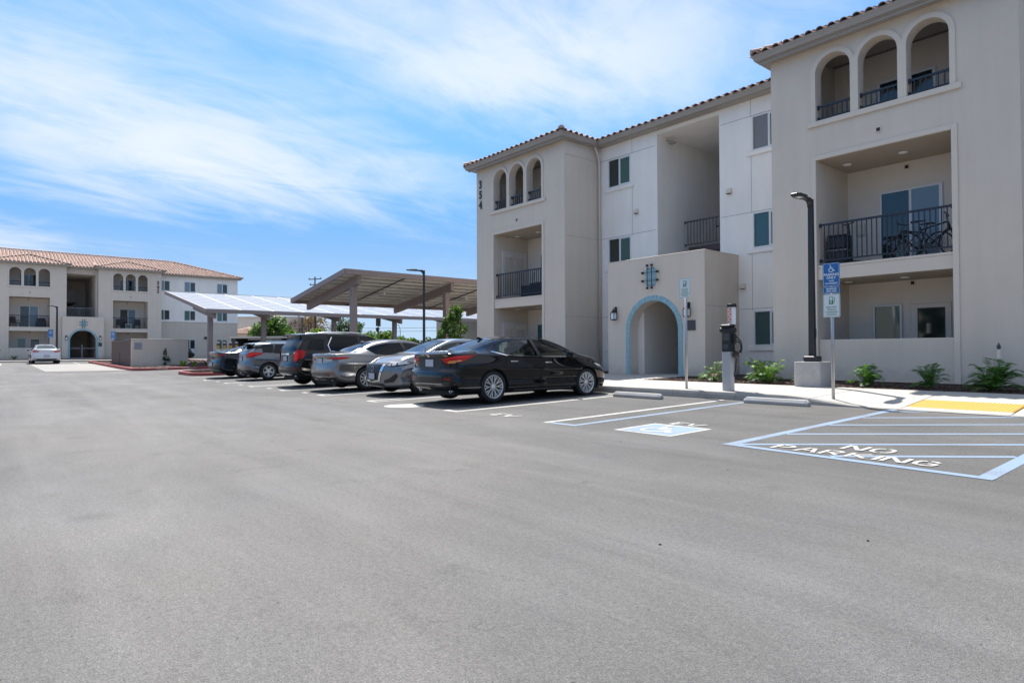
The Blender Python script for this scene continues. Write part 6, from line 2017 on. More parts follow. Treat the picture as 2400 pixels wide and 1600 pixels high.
lamp_post((-6.74, 14.60, .29), 'dark square lamp post on a concrete pedestal before the balcony tower', 0, h=3.72)
lamp_post((-24.9, 15.6, .32), 'dark slim lamp post standing between the parked cars and the carport beside block 354', R(-30), h=4.55, pedestal=False)
lamp_post((-66.4, 5.05, .55), 'dark slim lamp post before the block numbered 342', R(30), h=4.6, pedestal=False)

def sign_post(loc, h, label, rz=0, group='sign posts'):
    root = thing('parking_sign', label, 'sign', loc, rz, group)
    MB().tube([(0, .035, -.3), (0, .035, h)], .03, 12).build('post', m_galv, root, smooth=True)
    return root
def plate(root, w, z0, z1, mat, y=0.0):
    poly = []; r = .028
    for cx, cz, t0 in ((w / 2 - r, z1 - r, 0), (-w / 2 + r, z1 - r, 90), (-w / 2 + r, z0 + r, 180), (w / 2 - r, z0 + r, 270)):
        poly += [(cx + r * math.cos(R(t0 + k * 22.5)), cz + r * math.sin(R(t0 + k * 22.5))) for k in range(5)]
    return MB().prism(poly, FN_Y(y), .0, .004).build('sign_plate', mat, root), poly
def border(par, w, z0, z1, y, mat, inset=.012, th=.006):
    r = .022; pts = []
    a = w / 2 - inset
    for cx, cz, t0 in ((a - r, z1 - inset - r, 0), (-a + r, z1 - inset - r, 90), (-a + r, z0 + inset + r, 180), (a - r, z0 + inset + r, 270)):
        pts += [(cx + r * math.cos(R(t0 + k * 22.5)), cz + r * math.sin(R(t0 + k * 22.5))) for k in range(5)]
    pts.append(pts[0]); pts.append(pts[1])
    mb = MB(); strokes_mesh(mb, [pts], th, lambda u, v, d: (u, y - d, v)); mb.build('sign_border', mat, par)
def ev_sign(root, z0, z1, w=.305):
    p, _ = plate(root, w, z0, z1, m_sign_wht)
    border(p, w, z0, z1, -.0055, m_sign_grn)
    cz = z0 + (z1 - z0) * .72; s = .055; f = lambda u, v, d: (u, -.006 - d, v)
    g = MB()
    g.add([f(-s * .75, cz - s * 1.15, 0), f(s * .55, cz - s * 1.15, 0), f(s * .55, cz + .1 * s, 0), f(-s * .75, cz + .1 * s, 0)], [(0, 1, 2, 3)])
    strokes_mesh(g, [[(-s * .68, cz + .1 * s), (-s * .68, cz + s * 1.15), (s * .48, cz + s * 1.15), (s * .48, cz + .1 * s)], [(-s * 1.0, cz - s * 1.22), (s * .8, cz - s * 1.22)], [(s * .55, cz - .6 * s), (s * .9, cz - .6 * s), (s * 1.0, cz + .5 * s), (s * 1.0, cz + 1.1 * s)]], .009, lambda u, v, d: (u, -.0062 - d, v))
    g.build('pump_symbol', m_sign_grn, p)
    g2 = MB(); text_into(g2, 'E', .048, -.006, cz - s * .18, lambda u, v, d: (u, -.0085, v), bold=.002); text_into(g2, 'V', .048, -.006, cz - s * .82, lambda u, v, d: (u, -.0085, v), bold=.002)
    g2.build('sign_lettering', m_sign_wht, p)
    t = MB()
    for k, wd in enumerate(('ELECTRIC', 'VEHICLE', 'CHARGING', 'STATION')):
        text_into(t, wd, .040, 0, z0 + (z1 - z0) * (.43 - .105 * k), lambda u, v, d: (u, -.006, v), sx=1.08, bold=.0008)
    t.build('sign_lettering', m_sign_grn, p)
def access_sign(root, z0, z1, w=.305, zsplit=None):
    p, _ = plate(root, w, z0 + .13, z1, m_sign_blue); border(p, w, z0 + .13, z1, -.0055, m_sign_wht)
    st, hd = wheelchair(.15); cz = z1 - .185
    mb = MB(); f = lambda u, v, d: (u - .075, -.006 - d, cz + v)
    strokes_mesh(mb, st, .014, f); disc_mesh(mb, hd[0], hd[1], hd[2], lambda u, v, d: (u - .075, -.0085, cz + v)); mb.build('access_symbol', m_sign_wht, p)
    t = MB(); f = lambda u, v, d: (u, -.006, v)
    text_into(t, 'PARKING', .064, 0, z1 - .225, f, bold=.0022); text_into(t, 'ONLY', .062, 0, z1 - .285, f, bold=.0022)
    text_into(t, 'VAN', .040, 0, z1 - .345, f, sx=1.1, bold=.0014); text_into(t, 'ACCESSIBLE', .040, 0, z1 - .39, f, sx=1.05, bold=.0014)
    t.build('sign_lettering', m_sign_wht, p)
    q, _ = plate(root, w, z0, z0 + .126, m_sign_blue); border(q, w, z0, z0 + .126, -.0055, m_sign_wht, .008, .004)
    t = MB(); text_into(t, 'MINIMUM', .042, 0, z0 + .085, f, bold=.0015); text_into(t, 'FINE $250', .042, 0, z0 + .04, f, bold=.0015); t.build('sign_lettering', m_sign_wht, q)
s1 = sign_post((-8.61, 12.38, .262), 2.50, 'white EV charging sign on a grey post before the entry portico')
ev_sign(s1, 2.07, 2.53)
s2 = sign_post((-5.36, 12.42, .24), 2.50, 'blue van accessible parking sign above a white EV sign on one grey post', rz=R(6))
access_sign(s2, 1.965, 2.545); ev_sign(s2, 1.51, 1.955)
for yy, lb in ((4.55, 'small blue access sign on a post before the white sedan at block 342'), (9.45, 'small blue access sign on a post beside the 342 portico')):
    s = sign_post((-65.6 if yy < 6 else -68.6, yy, .5), 2.6, lb, R(90))
    access_sign(s, 1.95, 2.65, w=.36)
s = sign_post((-48.0, 25.6, .2), 4.2, 'back of a grey sign on a tall post beyond the parked cars', R(-60)); plate(s, .75, 3.1, 4.5, m_sign_grey)

# wheel stops
def wheel_stop(x, y, label, L=1.32):
    z = G(x, y) + .003
    mb = MB()
    sec = [(-.08, 0), (.08, 0), (.08, .055), (.045, .115), (-.045, .115), (-.08, .055)]
    V = []
    for xx, k in ((-L / 2, .62), (-L / 2 + .05, 1), (L / 2 - .05, 1), (L / 2, .62)):
        V += [(xx, a * (.8 + .2 * k), b * (k if b > .06 else 1)) for a, b in sec]
    mb.add(V, [(i * 6 + j, i * 6 + (j + 1) % 6, (i + 1) * 6 + (j + 1) % 6, (i + 1) * 6 + j) for i in range(3) for j in range(6)] + [tuple(range(6)), tuple(range(18, 24))[::-1]])
    o = mb.build('wheel_stop', m_stop, None, bevel=.008)
    o.location = (x, y, z)
    return tag(o, label, 'wheel stop', 'concrete wheel stops')
wheel_stop(-9.13, 11.30, 'concrete wheel stop in the empty EV stall beside the black sedan')
wheel_stop(-6.13, 11.74, 'concrete wheel stop in the stall with the blue access symbol', 1.28)

# charging station
ch = thing('charging_station', 'white and black EV charging pillar with an orange lettered tube and coiled cable', 'charger', (-7.55, 12.42, .262), R(0))
MB().box(-.105, .105, -.08, .08, -.05, .84).build('pillar', m_char, ch, bevel=.012)
MB().box(-.104, .104, -.079, .079, .841, 1.30).build('screen_panel', m_blk_pl, ch, bevel=.01)
MB().box(-.08, .08, -.087, -.0795, 1.08, 1.24).build('screen', M('dark_screen', (.05, .055, .06), .15), ch)
MB().box(-.06, .06, -.088, -.0795, .90, 1.0).build('card_reader', m_dkgrey, ch)
MB().box(-.155, .155, -.10, .10, 1.25, 1.36).box(-.12, .12, -.11, .11, 1.361, 1.43).build('head', m_black, ch, bevel=.02)
MB().lathe([(.001, 1.431), (.085, 1.431), (.085, 1.80), (.001, 1.80)], 24, (.06, .06, 0)).build('beacon_tube', m_sign_wht, ch, smooth=False)
MB().lathe([(.001, 1.80), (.098, 1.80), (.102, 1.86), (.09, 1.875), (.001, 1.878)], 24, (.06, .06, 0)).build('beacon_cap', m_black, ch)
mb = MB()
def cyl(u, v, d): 
    t = -math.pi / 2 - .15 + u / .087
    return (.06 + (.0875 + d) * math.cos(t), .06 + (.0875 + d) * math.sin(t), v)
for k in range(6):
    z0_ = 1.46 + k * .055
    for a, b in ((-.05, -.02), (.005, .05)) if k % 2 else ((-.05, .01), (.03, .05)):
        for i in range(3):
            u0, u1 = a + (b - a) * i / 3, a + (b - a) * (i + 1) / 3
            mb.add([cyl(u0, z0_, 0), cyl(u1, z0_, 0), cyl(u1, z0_ + .042, 0), cyl(u0, z0_ + .042, 0)], [(0, 1, 2, 3)])
mb.build('beacon_lettering', m_orange, ch)
coil = []
for k in range(60):
    t = k / 59 * 2 * math.pi * 2.2
    coil.append((.20 + .02 * math.sin(t * .5), .04 + .15 * math.sin(t), .96 + .17 * math.cos(t) - .0015 * k))
MB().tube([(.14, .0, 1.28), (.17, .02, 1.2)] + coil + [(.16, .05, .70), (.14, .06, .45), (.10, .05, .30)], .012, 6).build('cable', m_black, ch, smooth=True)
MB().lathe([(.001, -.03), (.075, -.03), (.085, 0), (.075, .03), (.001, .03)], 16, (.19, -.03, .78), 'X').build('cable_hook', m_blk_pl, ch, smooth=True)
MB().box(.121, .19, -.02, .02, 1.0, 1.22).build('connector', m_black, ch, bevel=.01)

# hose bib pipe by the wall
hb = thing('standpipe', 'short pale capped pipe standing against the wall behind the largest fern', 'pipe', (-3.72, 16.60, .33))
MB().tube([(0, 0, -.05), (0, 0, .80)], .032, 10).tube([(0, 0, .55), (0, .2, .55)], .02, 8).build('pipe', m_tan, hb, smooth=True)
MB().lathe([(.02, .80), (.035, .81), (.035, .87), (.02, .90), (.012, .93), (.001, .94)], 10).build('cap', m_dkgrey, hb)

# ------------------------------------------------------------------ balcony things
def bicycle(loc, rz, label):
    root = thing('bicycle', label, 'bicycle', loc, rz, 'bicycles on the balcony')
    r = .335
    for x in (-.52, .52):
        t = MB(); n = 28
        for k in range(n):
            pass
        t.lathe([(r, -.022), (r + .02, 0), (r, .022), (r - .02, .012), (r - .02, -.012)], 30, (x, 0, r + .02), 'Y', closed=True)
        w = t.build('wheel', m_tyre, root, smooth=True)
        s = MB()
        for k in range(14):
            a = math.pi * 2 * k / 14
            s.tube([(x, .01 * (-1) ** k, r + .02), (x + math.cos(a) * (r - .02), 0, r + .02 + math.sin(a) * (r - .02))], .0025, 4, cap=False)
        s.lathe([(.02, -.04), (.025, 0), (.02, .04)], 10, (x, 0, r + .02), 'Y')
        stuff(s.build('spokes', m_galv, w))
    z0 = r + .02
    fr = MB()
    bb, seat, head, rear, front = (-.05, 0, .30), (-.22, 0, .80), (.36, 0, .86), (-.52, 0, z0), (.52, 0, z0)
    for a, b, q in ((bb, seat, .02), (bb, (.40, 0, .72), .026), ((-.19, 0, .72), head, .02), (rear, bb, .012), (rear, (-.19, 0, .72), .012), (head, (.40, 0, .72), .024), ((.40, 0, .72), front, .016)):
        fr.tube([a, b], q, 8)
    fr.build('frame', m_black, root, smooth=True)
    MB().tube([(.35, 0, .88), (.33, 0, 1.02), (.36, 0, 1.03)], .014, 8).tube([(.33, -.32, 1.04), (.36, -.15, 1.02), (.36, .15, 1.02), (.33, .32, 1.04)], .014, 8).build('handlebar', m_black, root, smooth=True)
    MB().tube([(-.22, 0, .80), (-.25, 0, .93)], .013, 8).add([(-.40, -.07, .95), (-.40, .07, .95), (-.25, .05, .96), (-.08, .015, .95), (-.08, -.015, .95), (-.25, -.05, .96), (-.40, -.06, .91), (-.40, .06, .91), (-.08, .01, .93), (-.08, -.01, .93)], [(0, 1, 2, 5), (2, 3, 4, 5), (0, 6, 7, 1), (6, 9, 8, 7), (1, 7, 8, 3, 2), (0, 5, 4, 9, 6)]).build('saddle', m_blk_pl, root)
    MB().lathe([(.09, -.006), (.095, 0), (.09, .006), (.001, .006)], 18, (-.05, -.05, .30), 'Y').tube([(-.05, -.07, .30), (.06, -.08, .18)], .01, 6).build('crank', m_dkgrey, root)
    return root
bicycle((-5.30, 17.75, 3.345), R(8), 'black bicycle leaning at the end of the middle balcony')
bicycle((-5.75, 18.25, 3.345), R(172), 'black bicycle standing behind the other bicycle by the sliding door')
sc = thing('kick_scooter', 'black kick scooter folded upright at the corner of the balcony with bicycles', 'scooter', (-6.95, 17.35, 3.345), R(60))
MB().box(-.08, .55, -.06, .06, .07, .10).build('deck', m_black, sc, bevel=.01)
MB().tube([(0, 0, .10), (-.10, 0, 1.05)], .02, 8).tube([(-.10, -.2, 1.05), (-.10, .2, 1.05)], .015, 8).build('handlebar', m_black, sc)
for x in (-.05, .52): MB().lathe([(.06, -.015), (.07, 0), (.06, .015)], 16, (x, 0, .07), 'Y').build('wheel', m_tyre, sc)
MB().tube([(-.08, .1, 1.0), (.1, .22, .75), (.12, .2, .4), (0, .05, .15)], .008, 6).build('brake_cable', m_black, sc)
for k, (z0, z1, lb) in enumerate(((0, .42, 'black storage bin on the floor of the balcony with bicycles'), (.45, .80, 'black box stacked on the storage bin on the balcony with bicycles'))):
    o = thing('storage_bin', lb, 'bin', (-7.30, 17.45, 3.345 + z0 + (.002 if k else 0)), R(5), 'storage bins on the balcony')
    MB().box(-.22, .22, -.25, .25, 0, z1 - z0 - .04).build('bin_body', m_blk_pl, o, bevel=.02)
    MB().box(-.235, .235, -.265, .265, z1 - z0 - .039, z1 - z0).build('lid', M('bin_lid_grey', (.20, .21, .22), .5) if not k else m_blk_pl, o, bevel=.01)
o = thing('storage_bench', 'dark navy covered bench behind the balcony railing of the tower numbered 354', 'bench', (-19.2, 17.6, 3.345))
MB().box(-.85, .9, -.35, .35, .0, .52).build('bench_body', M('navy_cover', (.010, .013, .022), .6), o, bevel=.05, seg=2)
MB().box(-.80, .92, .1, .36, .521, .66).build('bench_back', M('navy_cover', (.010, .013, .022), .6), o, bevel=.05, seg=2)
def patio_chair(loc, rz, label, mat=m_blk_pl):
    root = thing('patio_chair', label, 'chair', loc, rz, 'patio chairs on the balconies of block 342')
    MB().box(-.28, .28, -.28, .28, .36, .44).build('seat', mat, root, bevel=.02)
    MB().bar((0, .26, .44), (0, .38, .98), .54, .06, up=(0, 1, 0)).build('backrest', mat, root, bevel=.02)
    for x in (-.25, .25):
        for y in (-.25, .25): MB().box(x - .02, x + .02, y - .02, y + .02, 0, .359).build('leg', m_black, root)
        MB().box(x - .03 + (.05 if x > 0 else -.05), x + .03 + (.05 if x > 0 else -.05), -.28, .3, .60, .64).build('armrest', mat, root)
    return root
Z2 = .62 + 2.99 + .003
patio_chair((-74.6, 2.5, Z2), R(90 + 30), 'brown slatted patio chair at one end of the balcony above the parked white sedan', M('chair_brown', (.07, .04, .03), .7))
patio_chair((-74.4, 10.8, Z2), R(90), 'dark cushioned armchair by the sliding door beside the small white table')
patio_chair((-74.4, 12.3, Z2), R(70), 'dark cushioned armchair at the balcony end away from the house number')
tb = thing('side_table', 'small white table between the two dark armchairs on the balcony', 'table', (-74.2, 11.55, Z2))
MB().box(-.25, .25, -.25, .25, .46, .50).build('table_top', m_vinyl, tb)
for x in (-.22, .22):
    for y in (-.22, .22): MB().box(x - .02, x + .02, y - .02, y + .02, 0, .459).build('leg', m_vinyl, tb)
gr = thing('covered_grill', 'black covered grill with loose cover on the balcony above the white sedan', 'grill', (-74.5, 4.9 - .45, Z2), R(90))
MB().add([(-.4, -.3, 0), (.4, -.3, 0), (.4, .3, 0), (-.4, .3, 0), (-.35, -.25, .7), (.35, -.25, .7), (.3, .22, .9), (-.3, .22, .9)], [(0, 1, 2, 3), (4, 5, 6, 7), (0, 1, 5, 4), (1, 2, 6, 5), (2, 3, 7, 6), (3, 0, 4, 7)]).build('grill_cover', m_blk_pl, gr, bevel=.06, seg=2)
for x in (-.3, .3): MB().lathe([(.05, -.02), (.06, 0), (.05, .02)], 12, (x, -.31, .06), 'Y').build('wheel', m_tyre, gr)

# ------------------------------------------------------------------ bin enclosure, islands, red kerbs
be = thing('bin_enclosure', 'low tan walled bin enclosure with brown metal gates', 'enclosure', (-45.8, 7.3, G(-45.8, 8)))
Hh = 1.78
MB().box(-.2, 0, 0, 3.25, -.1, Hh).build('wall', m_tan, be, bevel=.01)
MB().box(-.22, .02, -.01, 3.27, Hh + .001, Hh + .05).build('wall_cap', m_tan2, be, bevel=.01)
MB().box(-7.6, -.201, 3.0, 3.2, -.1, Hh).build('wall', m_tan, be)
MB().box(-7.6, -7.4, 0, 3.0, -.1, Hh).build('wall', m_tan, be)
for a, b in ((-3.75, -.22), (-7.38, -3.80)):
    g = MB().box(a, b, -.05, -.02, .12, Hh - .04).build('gate', m_brown, be)
    n = 14; mb = MB()
    for k in range(n): mb.box(a + (b - a) * (k + .1) / n, a + (b - a) * (k + .6) / n, -.066, -.0505, .14, Hh - .06)
    mb.build('gate_ribs', m_brown, g)
    fr = MB().box(a, b, -.07, -.05, Hh - .039, Hh + .02).box(a, b, -.07, -.05, .06, .12)
    fr.build('gate_frame', m_brown, g)
MB().box(-3.80, -3.74, -.10, -.071, .0, .95).build('drop_bolt', m_dkgrey, be)
sp = MB().box(.001, .012, .14, .58, 1.16, 1.62).build('notice_plate', m_sign_grey, be)
mb = MB(); random.seed(2)
for k in range(7):
    mb.box(.0122, .0135, .19, .53 - random.uniform(0, .12), 1.54 - k * .052, 1.555 - k * .052)
mb.build('notice_lines', M('notice_text', (.16, .17, .19), .6), sp)

def kerb_loop(name, pts, h=.15, w=.15, mat=m_kerb, zfn=G, closed=True):
    """kerb of width w inside a closed loop"""
    n = len(pts); mb = MB()
    c = Vector((sum(p[0] for p in pts) / n, sum(p[1] for p in pts) / n))
    inn = []
    for i in range(n):
        p = Vector(pts[i]); d1 = (p - Vector(pts[i - 1])).normalized(); d2 = (Vector(pts[(i + 1) % n]) - p).normalized()
        t = (d1 + d2).normalized(); nm = Vector((-t.y, t.x)); k = max(.5, nm.dot(Vector((-d1.y, d1.x))))
        inn.append(p + nm * w / k)
    for i in range(n):
        z = zfn(*pts[i]); mb.v += [(pts[i][0], pts[i][1], z - .05), (pts[i][0], pts[i][1], z + h - .015), (pts[i][0] + (inn[i].x - pts[i][0]) * .12, pts[i][1] + (inn[i].y - pts[i][1]) * .12, z + h), (inn[i].x, inn[i].y, z + h), (inn[i].x, inn[i].y, z - .05)]
    for i in range(n if closed else n - 1):
        j = (i + 1) % n
        for k in range(4): mb.f.append((i * 5 + k, j * 5 + k, j * 5 + k + 1, i * 5 + k + 1))
    return mb, inn
def rounded(x0, x1, y0, y1, r=.9, n=6):
    p = []
    for cx, cy, t0 in ((x1 - r, y0 + r, -90), (x1 - r, y1 - r, 0), (x0 + r, y1 - r, 90), (x0 + r, y0 + r, 180)):
        p += [(cx + r * math.cos(R(t0 + 90 * k / n)), cy + r * math.sin(R(t0 + 90 * k / n))) for k in range(n + 1)]
    return p
def island(x0, x1, y0, y1, name, red=True, r=.9, chips=1200, seed=1):
    pts = rounded(x0, x1, y0, y1, r)
    mb, inn = kerb_loop('kerb', pts)
    me_in = MB(); me_in.add([(p.x, p.y, G(p.x, p.y) + .11) for p in inn], [tuple(range(len(inn)))])
    o = struct(me_in.build('planting_island', m_soil, None))
    k = mb.build('kerb', m_redkerb if red else m_kerb, o)
    rnd = random.Random(seed); cb = MB()
    for _ in range(chips):
        X, Y = rnd.uniform(x0 + .3, x1 - .3), rnd.uniform(y0 + .3, y1 - .3); z = G(X, Y) + .115 + rnd.uniform(0, .02)
        t = rnd.uniform(0, 3.14); l = rnd.uniform(.03, .09)
        cb.bar((X - l * math.cos(t), Y - l * math.sin(t), z), (X + l * math.cos(t), Y + l * math.sin(t), z + rnd.uniform(-.01, .01)), .025, .015)
    stuff(cb.build('bark_chips', m_mulch, o))
    return o
i1 = island(-34.6, -31.0, 7.35, 12.4, 'a', True, chips=1500)
# unpainted far part of the island kerb
i2 = island(-60.0, -40.6, 6.55, 13.6, 'b', True, r=.5, chips=1500, seed=4)
mb = MB()
fk = lambda u, v, d: (-40.6 + .004 + d, u, v + G(-40.6, u))
text_into(mb, 'FIRE LANE', .13, 8.0, .075, fk, sx=1.0); text_into(mb, 'NO PARKING', .13, 9.4, .075, fk, sx=1.0)
mb.build('kerb_lettering', m_white_mark, i2)
# pale concrete apron by the enclosure and the walk before block 342
apr = struct(slab('concrete_apron', M('worn_concrete', (0.27, 0.258, 0.24), 0.85, var=0.14, vscale=.6, bump=0.35, bscale=60), -57.0, -42.5, 2.75, 6.55, None, fz=lambda X, Y: G(X, Y) + .006, nx=12, ny=3, th=.02))
W2 = thing('sidewalk', 'x', 'x'); del W2['label'], W2['category']; struct(W2)
for k in range(11):
    slab('concrete_slab', m_conc, -71.5, -64.9, -8 + 2.2 * k, -5.8 + 2.2 * k, W2, fz=lambda X, Y: .56, nx=1, ny=1, th=.3)
    MB().box(-64.89, -64.72, -8 + 2.2 * k + .01, -5.8 + 2.2 * k - .01, .2, .56).build('kerb_stone', m_kerb, W2, bevel=.015)
bd = struct(slab('planting_bed', m_soil, -73.5, -71.5, -8, 16.5, None, fz=lambda X, Y: .60, nx=2, ny=2))

def bollard(x, y, label):
    root = thing('bollard', label, 'bollard', (x, y, G(x, y)), 0, 'striped bollards beside the 342 carport')
    MB().lathe([(.09, -.1), (.09, .62)], 18).build('post', m_sign_wht, root, smooth=True)
    for z0, z1, m in ((.62, .80, m_yellow), (.80, 1.12, m_sign_wht), (1.12, 1.36, m_yellow), (1.36, 1.50, M('bollard_brown', (.10, .05, .04), .6))):
        MB().lathe([(.095, z0), (.095, z1)], 18).build('band', m, root, smooth=True)
    MB().lathe([(.095, 1.50), (.085, 1.54), (.05, 1.565), (.001, 1.572)], 18).build('cap', m_sign_wht, root, smooth=True)
for k in range(4):
    bollard(-41.6, 11.26 + k * .36, 'yellow and white banded bollard in the row behind the midnight fastback')
# ------------------------------------------------------------------ plants
def frond_mesh(seed, length, rise, droop, mat, pairs=17, wmax=.085):
    rnd = random.Random(seed); mb = MB()
    pts = []
    for i in range(pairs + 2):
        t = i / (pairs + 1)
        pts.append(Vector((length * (t * .92), length * .05 * math.sin(t * 3 + seed), rise * math.sin(min(1, t * 1.15) * math.pi / 2) - droop * t * t * t)))
    mb.tube(pts, [.006 - .004 * i / (pairs + 1) for i in range(pairs + 2)], 4, cap=False)
    for i in range(2, pairs + 1):
        t = i / (pairs + 1); p = pts[i]; d = (pts[i + 1] - pts[i - 1]).normalized()
        side = d.cross(Vector((0, 0, 1))).normalized(); up = side.cross(d)
        wl = wmax * math.sin(min(1, t * 1.6) * math.pi / 2) * (1 - t ** 3 * .9) * rnd.uniform(.85, 1.15) * 2.0
        for sg in (-1, 1):
            if rnd.random() < .04: continue
            a = side * sg * wl + d * wl * .55 - up * wl * rnd.uniform(.05, .3)
            q = p + a * .5 + d * .014 - up * wl * .02; e = p + a; r = p + a * .5 - d * .012
            mb.add([p, q, e, r], [(0, 1, 2, 3)])
    me = mb.mesh('frond'); me.materials.append(mat)
    return me
FRONDS = {}
def fronds(mat):
    if mat.name not in FRONDS:
        FRONDS[mat.name] = [frond_mesh(k + len(FRONDS) * 9, l, r, d, mat) for k, (l, r, d) in enumerate(((.46, .36, .12), (.50, .26, .16), (.42, .46, .08), (.34, .50, .04), (.52, .16, .14)))]
    return FRONDS[mat.name]
def fern(loc, size, n, label, mats, seed, cat='fern', group='ferns along the building'):
    root = thing('fern', label, cat, loc, 0, group)
    rnd = random.Random(seed)
    n = int(n * 1.4); size *= 1.04
    for k in range(n):
        m = mats[0] if rnd.random() < .85 else mats[-1]
        me = fronds(m)[rnd.randrange(5)]
        obj('frond', me, root, (rnd.uniform(-.04, .04), rnd.uniform(-.04, .04), 0), (rnd.uniform(-.15, .15), rnd.uniform(-.25, .1), 2 * math.pi * (k + rnd.uniform(-.3, .3)) / n * 1.0 + seed), size * rnd.uniform(.8, 1.2))
    MB().lathe([(.05, -.05), (.06, .03), (.03, .09), (.001, .1)], 8).build('crown_base', m_bark, root)
    return root
BZ = lambda X, Y: SW(X, Y) - .012
for X, Y, s, n, lb, mats, sd in (
    (-8.15, 15.25, 1.02, 22, 'bright sunlit fern growing between the charging pillar and the lamp post', (m_frond_lt, m_frond), 1),
    (-8.75, 15.95, 1.1, 18, 'dark green fern tucked against the white wall behind the sunlit fern', (m_frond, m_frond), 2),
    (-9.75, 15.35, .95, 14, 'fern with brown tipped fronds between the portico and the charging pillar', (m_frond_lt, m_dry), 3),
    (-5.86, 15.35, .82, 22, 'green fern growing nearest the lamp post pedestal', (m_frond, m_frond), 4),
    (-4.66, 15.40, .82, 18, 'loose green fern between two other ferns under the half wall', (m_frond, m_frond), 5),
    (-3.52, 15.30, 1.05, 30, 'widest fern, growing before the short capped pipe', (m_frond, m_frond), 6),
    (-7.30, 15.05, .40, 10, 'very small light green fern beside the lamp post pedestal', (m_frond_lt, m_frond_lt), 7),
    (-15.8, 16.4, .9, 16, 'dark leafy fern in the corner beside the entry portico', (m_frond, m_leaf_dk), 8)):
    fern((X, Y, BZ(X, Y)), s, n, lb, mats, sd)

def leaf_cloud(mb, center, rad, n, size, seed, clumps=None, flat=.0):
    rnd = random.Random(seed); cs = []
    clumps = clumps or max(6, n // 70)
    for k in range(clumps):
        while True:
            p = Vector((rnd.uniform(-1, 1), rnd.uniform(-1, 1), rnd.uniform(-1, 1)))
            if .35 < p.length < 1: break
        cs.append((p, rnd.uniform(.20, .38)))
    for k in range(n):
        c, cr = cs[rnd.randrange(clumps)]
        q = Vector((rnd.gauss(0, 1), rnd.gauss(0, 1), rnd.gauss(0, 1))).normalized() * cr * (rnd.random() ** .4)
        p = c + q
        P = Vector((center[0] + p.x * rad[0], center[1] + p.y * rad[1], center[2] + p.z * rad[2]))
        a = Vector((rnd.gauss(0, 1), rnd.gauss(0, 1), rnd.gauss(0, .6))).normalized(); b = a.cross(Vector((rnd.gauss(0, 1), rnd.gauss(0, 1), rnd.gauss(0, 1)))).normalized()
        s = size * rnd.uniform(.6, 1.3)
        mb.add([P - a * s, P + b * s * .5, P + a * s, P - b * s * .5], [(0, 1, 2, 3)])
    return cs
def tree(loc, h, rad, label, mat, n=3000, leaf=.16, seed=1, trunk=.14, group='trees beyond the parking lot', name='tree', low=.35):
    root = thing(name, label, 'tree', loc, 0, group)
    mb = MB(); cz = h - rad[2] * .95
    cs = leaf_cloud(mb, (0, 0, cz), rad, n, leaf, seed)
    mb.build('crown', mat, root)
    rnd = random.Random(seed + 50); t = MB()
    t.tube([(0, 0, -.2), (rnd.uniform(-.1, .1), rnd.uniform(-.1, .1), cz * .5), (0, 0, cz)], [trunk, trunk * .75, trunk * .45], 8)
    for c, _ in cs[:7]:
        t.tube([(0, 0, cz * rnd.uniform(.55, .9)), (c.x * rad[0] * .5, c.y * rad[1] * .5, cz + c.z * rad[2] * .35), (c.x * rad[0] * .9, c.y * rad[1] * .9, cz + c.z * rad[2] * .85)], [trunk * .4, trunk * .25, trunk * .1], 5)
    t.build('trunk', m_bark, root, smooth=True)
    return root
def at_px(px, depth):
    k = (px - 1200) / 1490.7
    return depth * (-.7666 + .642 * k), depth * (.642 + .7666 * k)
for i, (px, dep, h, r, lb, mt, n, lf) in enumerate((
    (638, 74, 5.1, (2.3, 2.3, 2.1), 'tall dense green tree beside the dark grey shed', m_leaf, 5000, .20),
    (722, 98, 6.7, (3.3, 3.3, 2.6), 'tree with brown withered foliage beyond the shed', m_leaf_br, 4500, .18),
    (815, 104, 6.4, (2.6, 2.6, 2.1), 'dark round crowned tree behind the bright green bushes', m_leaf_dk, 4000, .2),
    (690, 66, 3.0, (1.6, 1.6, 1.2), 'bright green bushy tree before the brown withered tree', m_leaf_y, 2200, .17),
    (752, 62, 3.1, (1.8, 1.8, 1.2), 'bright green rounded bush between two carport posts', m_leaf_y, 2600, .17),
    (806, 60, 2.9, (1.3, 1.3, 1.0), 'small bright green bush below the dark round crowned tree', m_leaf_y, 1800, .16),
    (872, 64, 3.3, (2.4, 2.4, 1.4), 'broad green bush before the back of the grey sign', m_leaf, 3000, .18),
    (912, 60, 2.9, (1.6, 1.6, 1.2), 'green bush beside the curved arm street light', m_leaf_y, 2200, .17),
    (945, 62, 2.5, (1.3, 1.3, 1.0), 'low mid green bush next to the palm', m_leaf, 1800, .16),
    (965, 70, 2.2, (1.5, 1.5, .8), 'low dark hedge bush beside the palm', m_leaf_dk, 1800, .16),
    (1020, 66, 2.6, (1.6, 1.6, 1.1), 'grey green bush beyond the young staked tree', m_leaf_dk, 2000, .16))):
    X, Y = at_px(px, dep)
    tree((X, Y, G(X, min(Y, 12)) - .25), h * .97, r, lb, mt, n, lf, seed=10 + i)
# palm
X, Y = at_px(982, 80)
pm = thing('palm_tree', 'small feathery palm beyond the lot', 'tree', (X, Y, .5), 0, 'trees beyond the parking lot')
MB().tube([(0, 0, -.2), (.05, 0, 1.6)], [.16, .12], 8).build('trunk', m_bark, pm)
pf = frond_mesh(77, 1.5, .7, .9, m_leaf_dk, pairs=20, wmax=.16)
for k in range(14): obj('frond', pf, pm, (0, 0, 1.55), (0, random.Random(k).uniform(-.3, .2), k * .9))
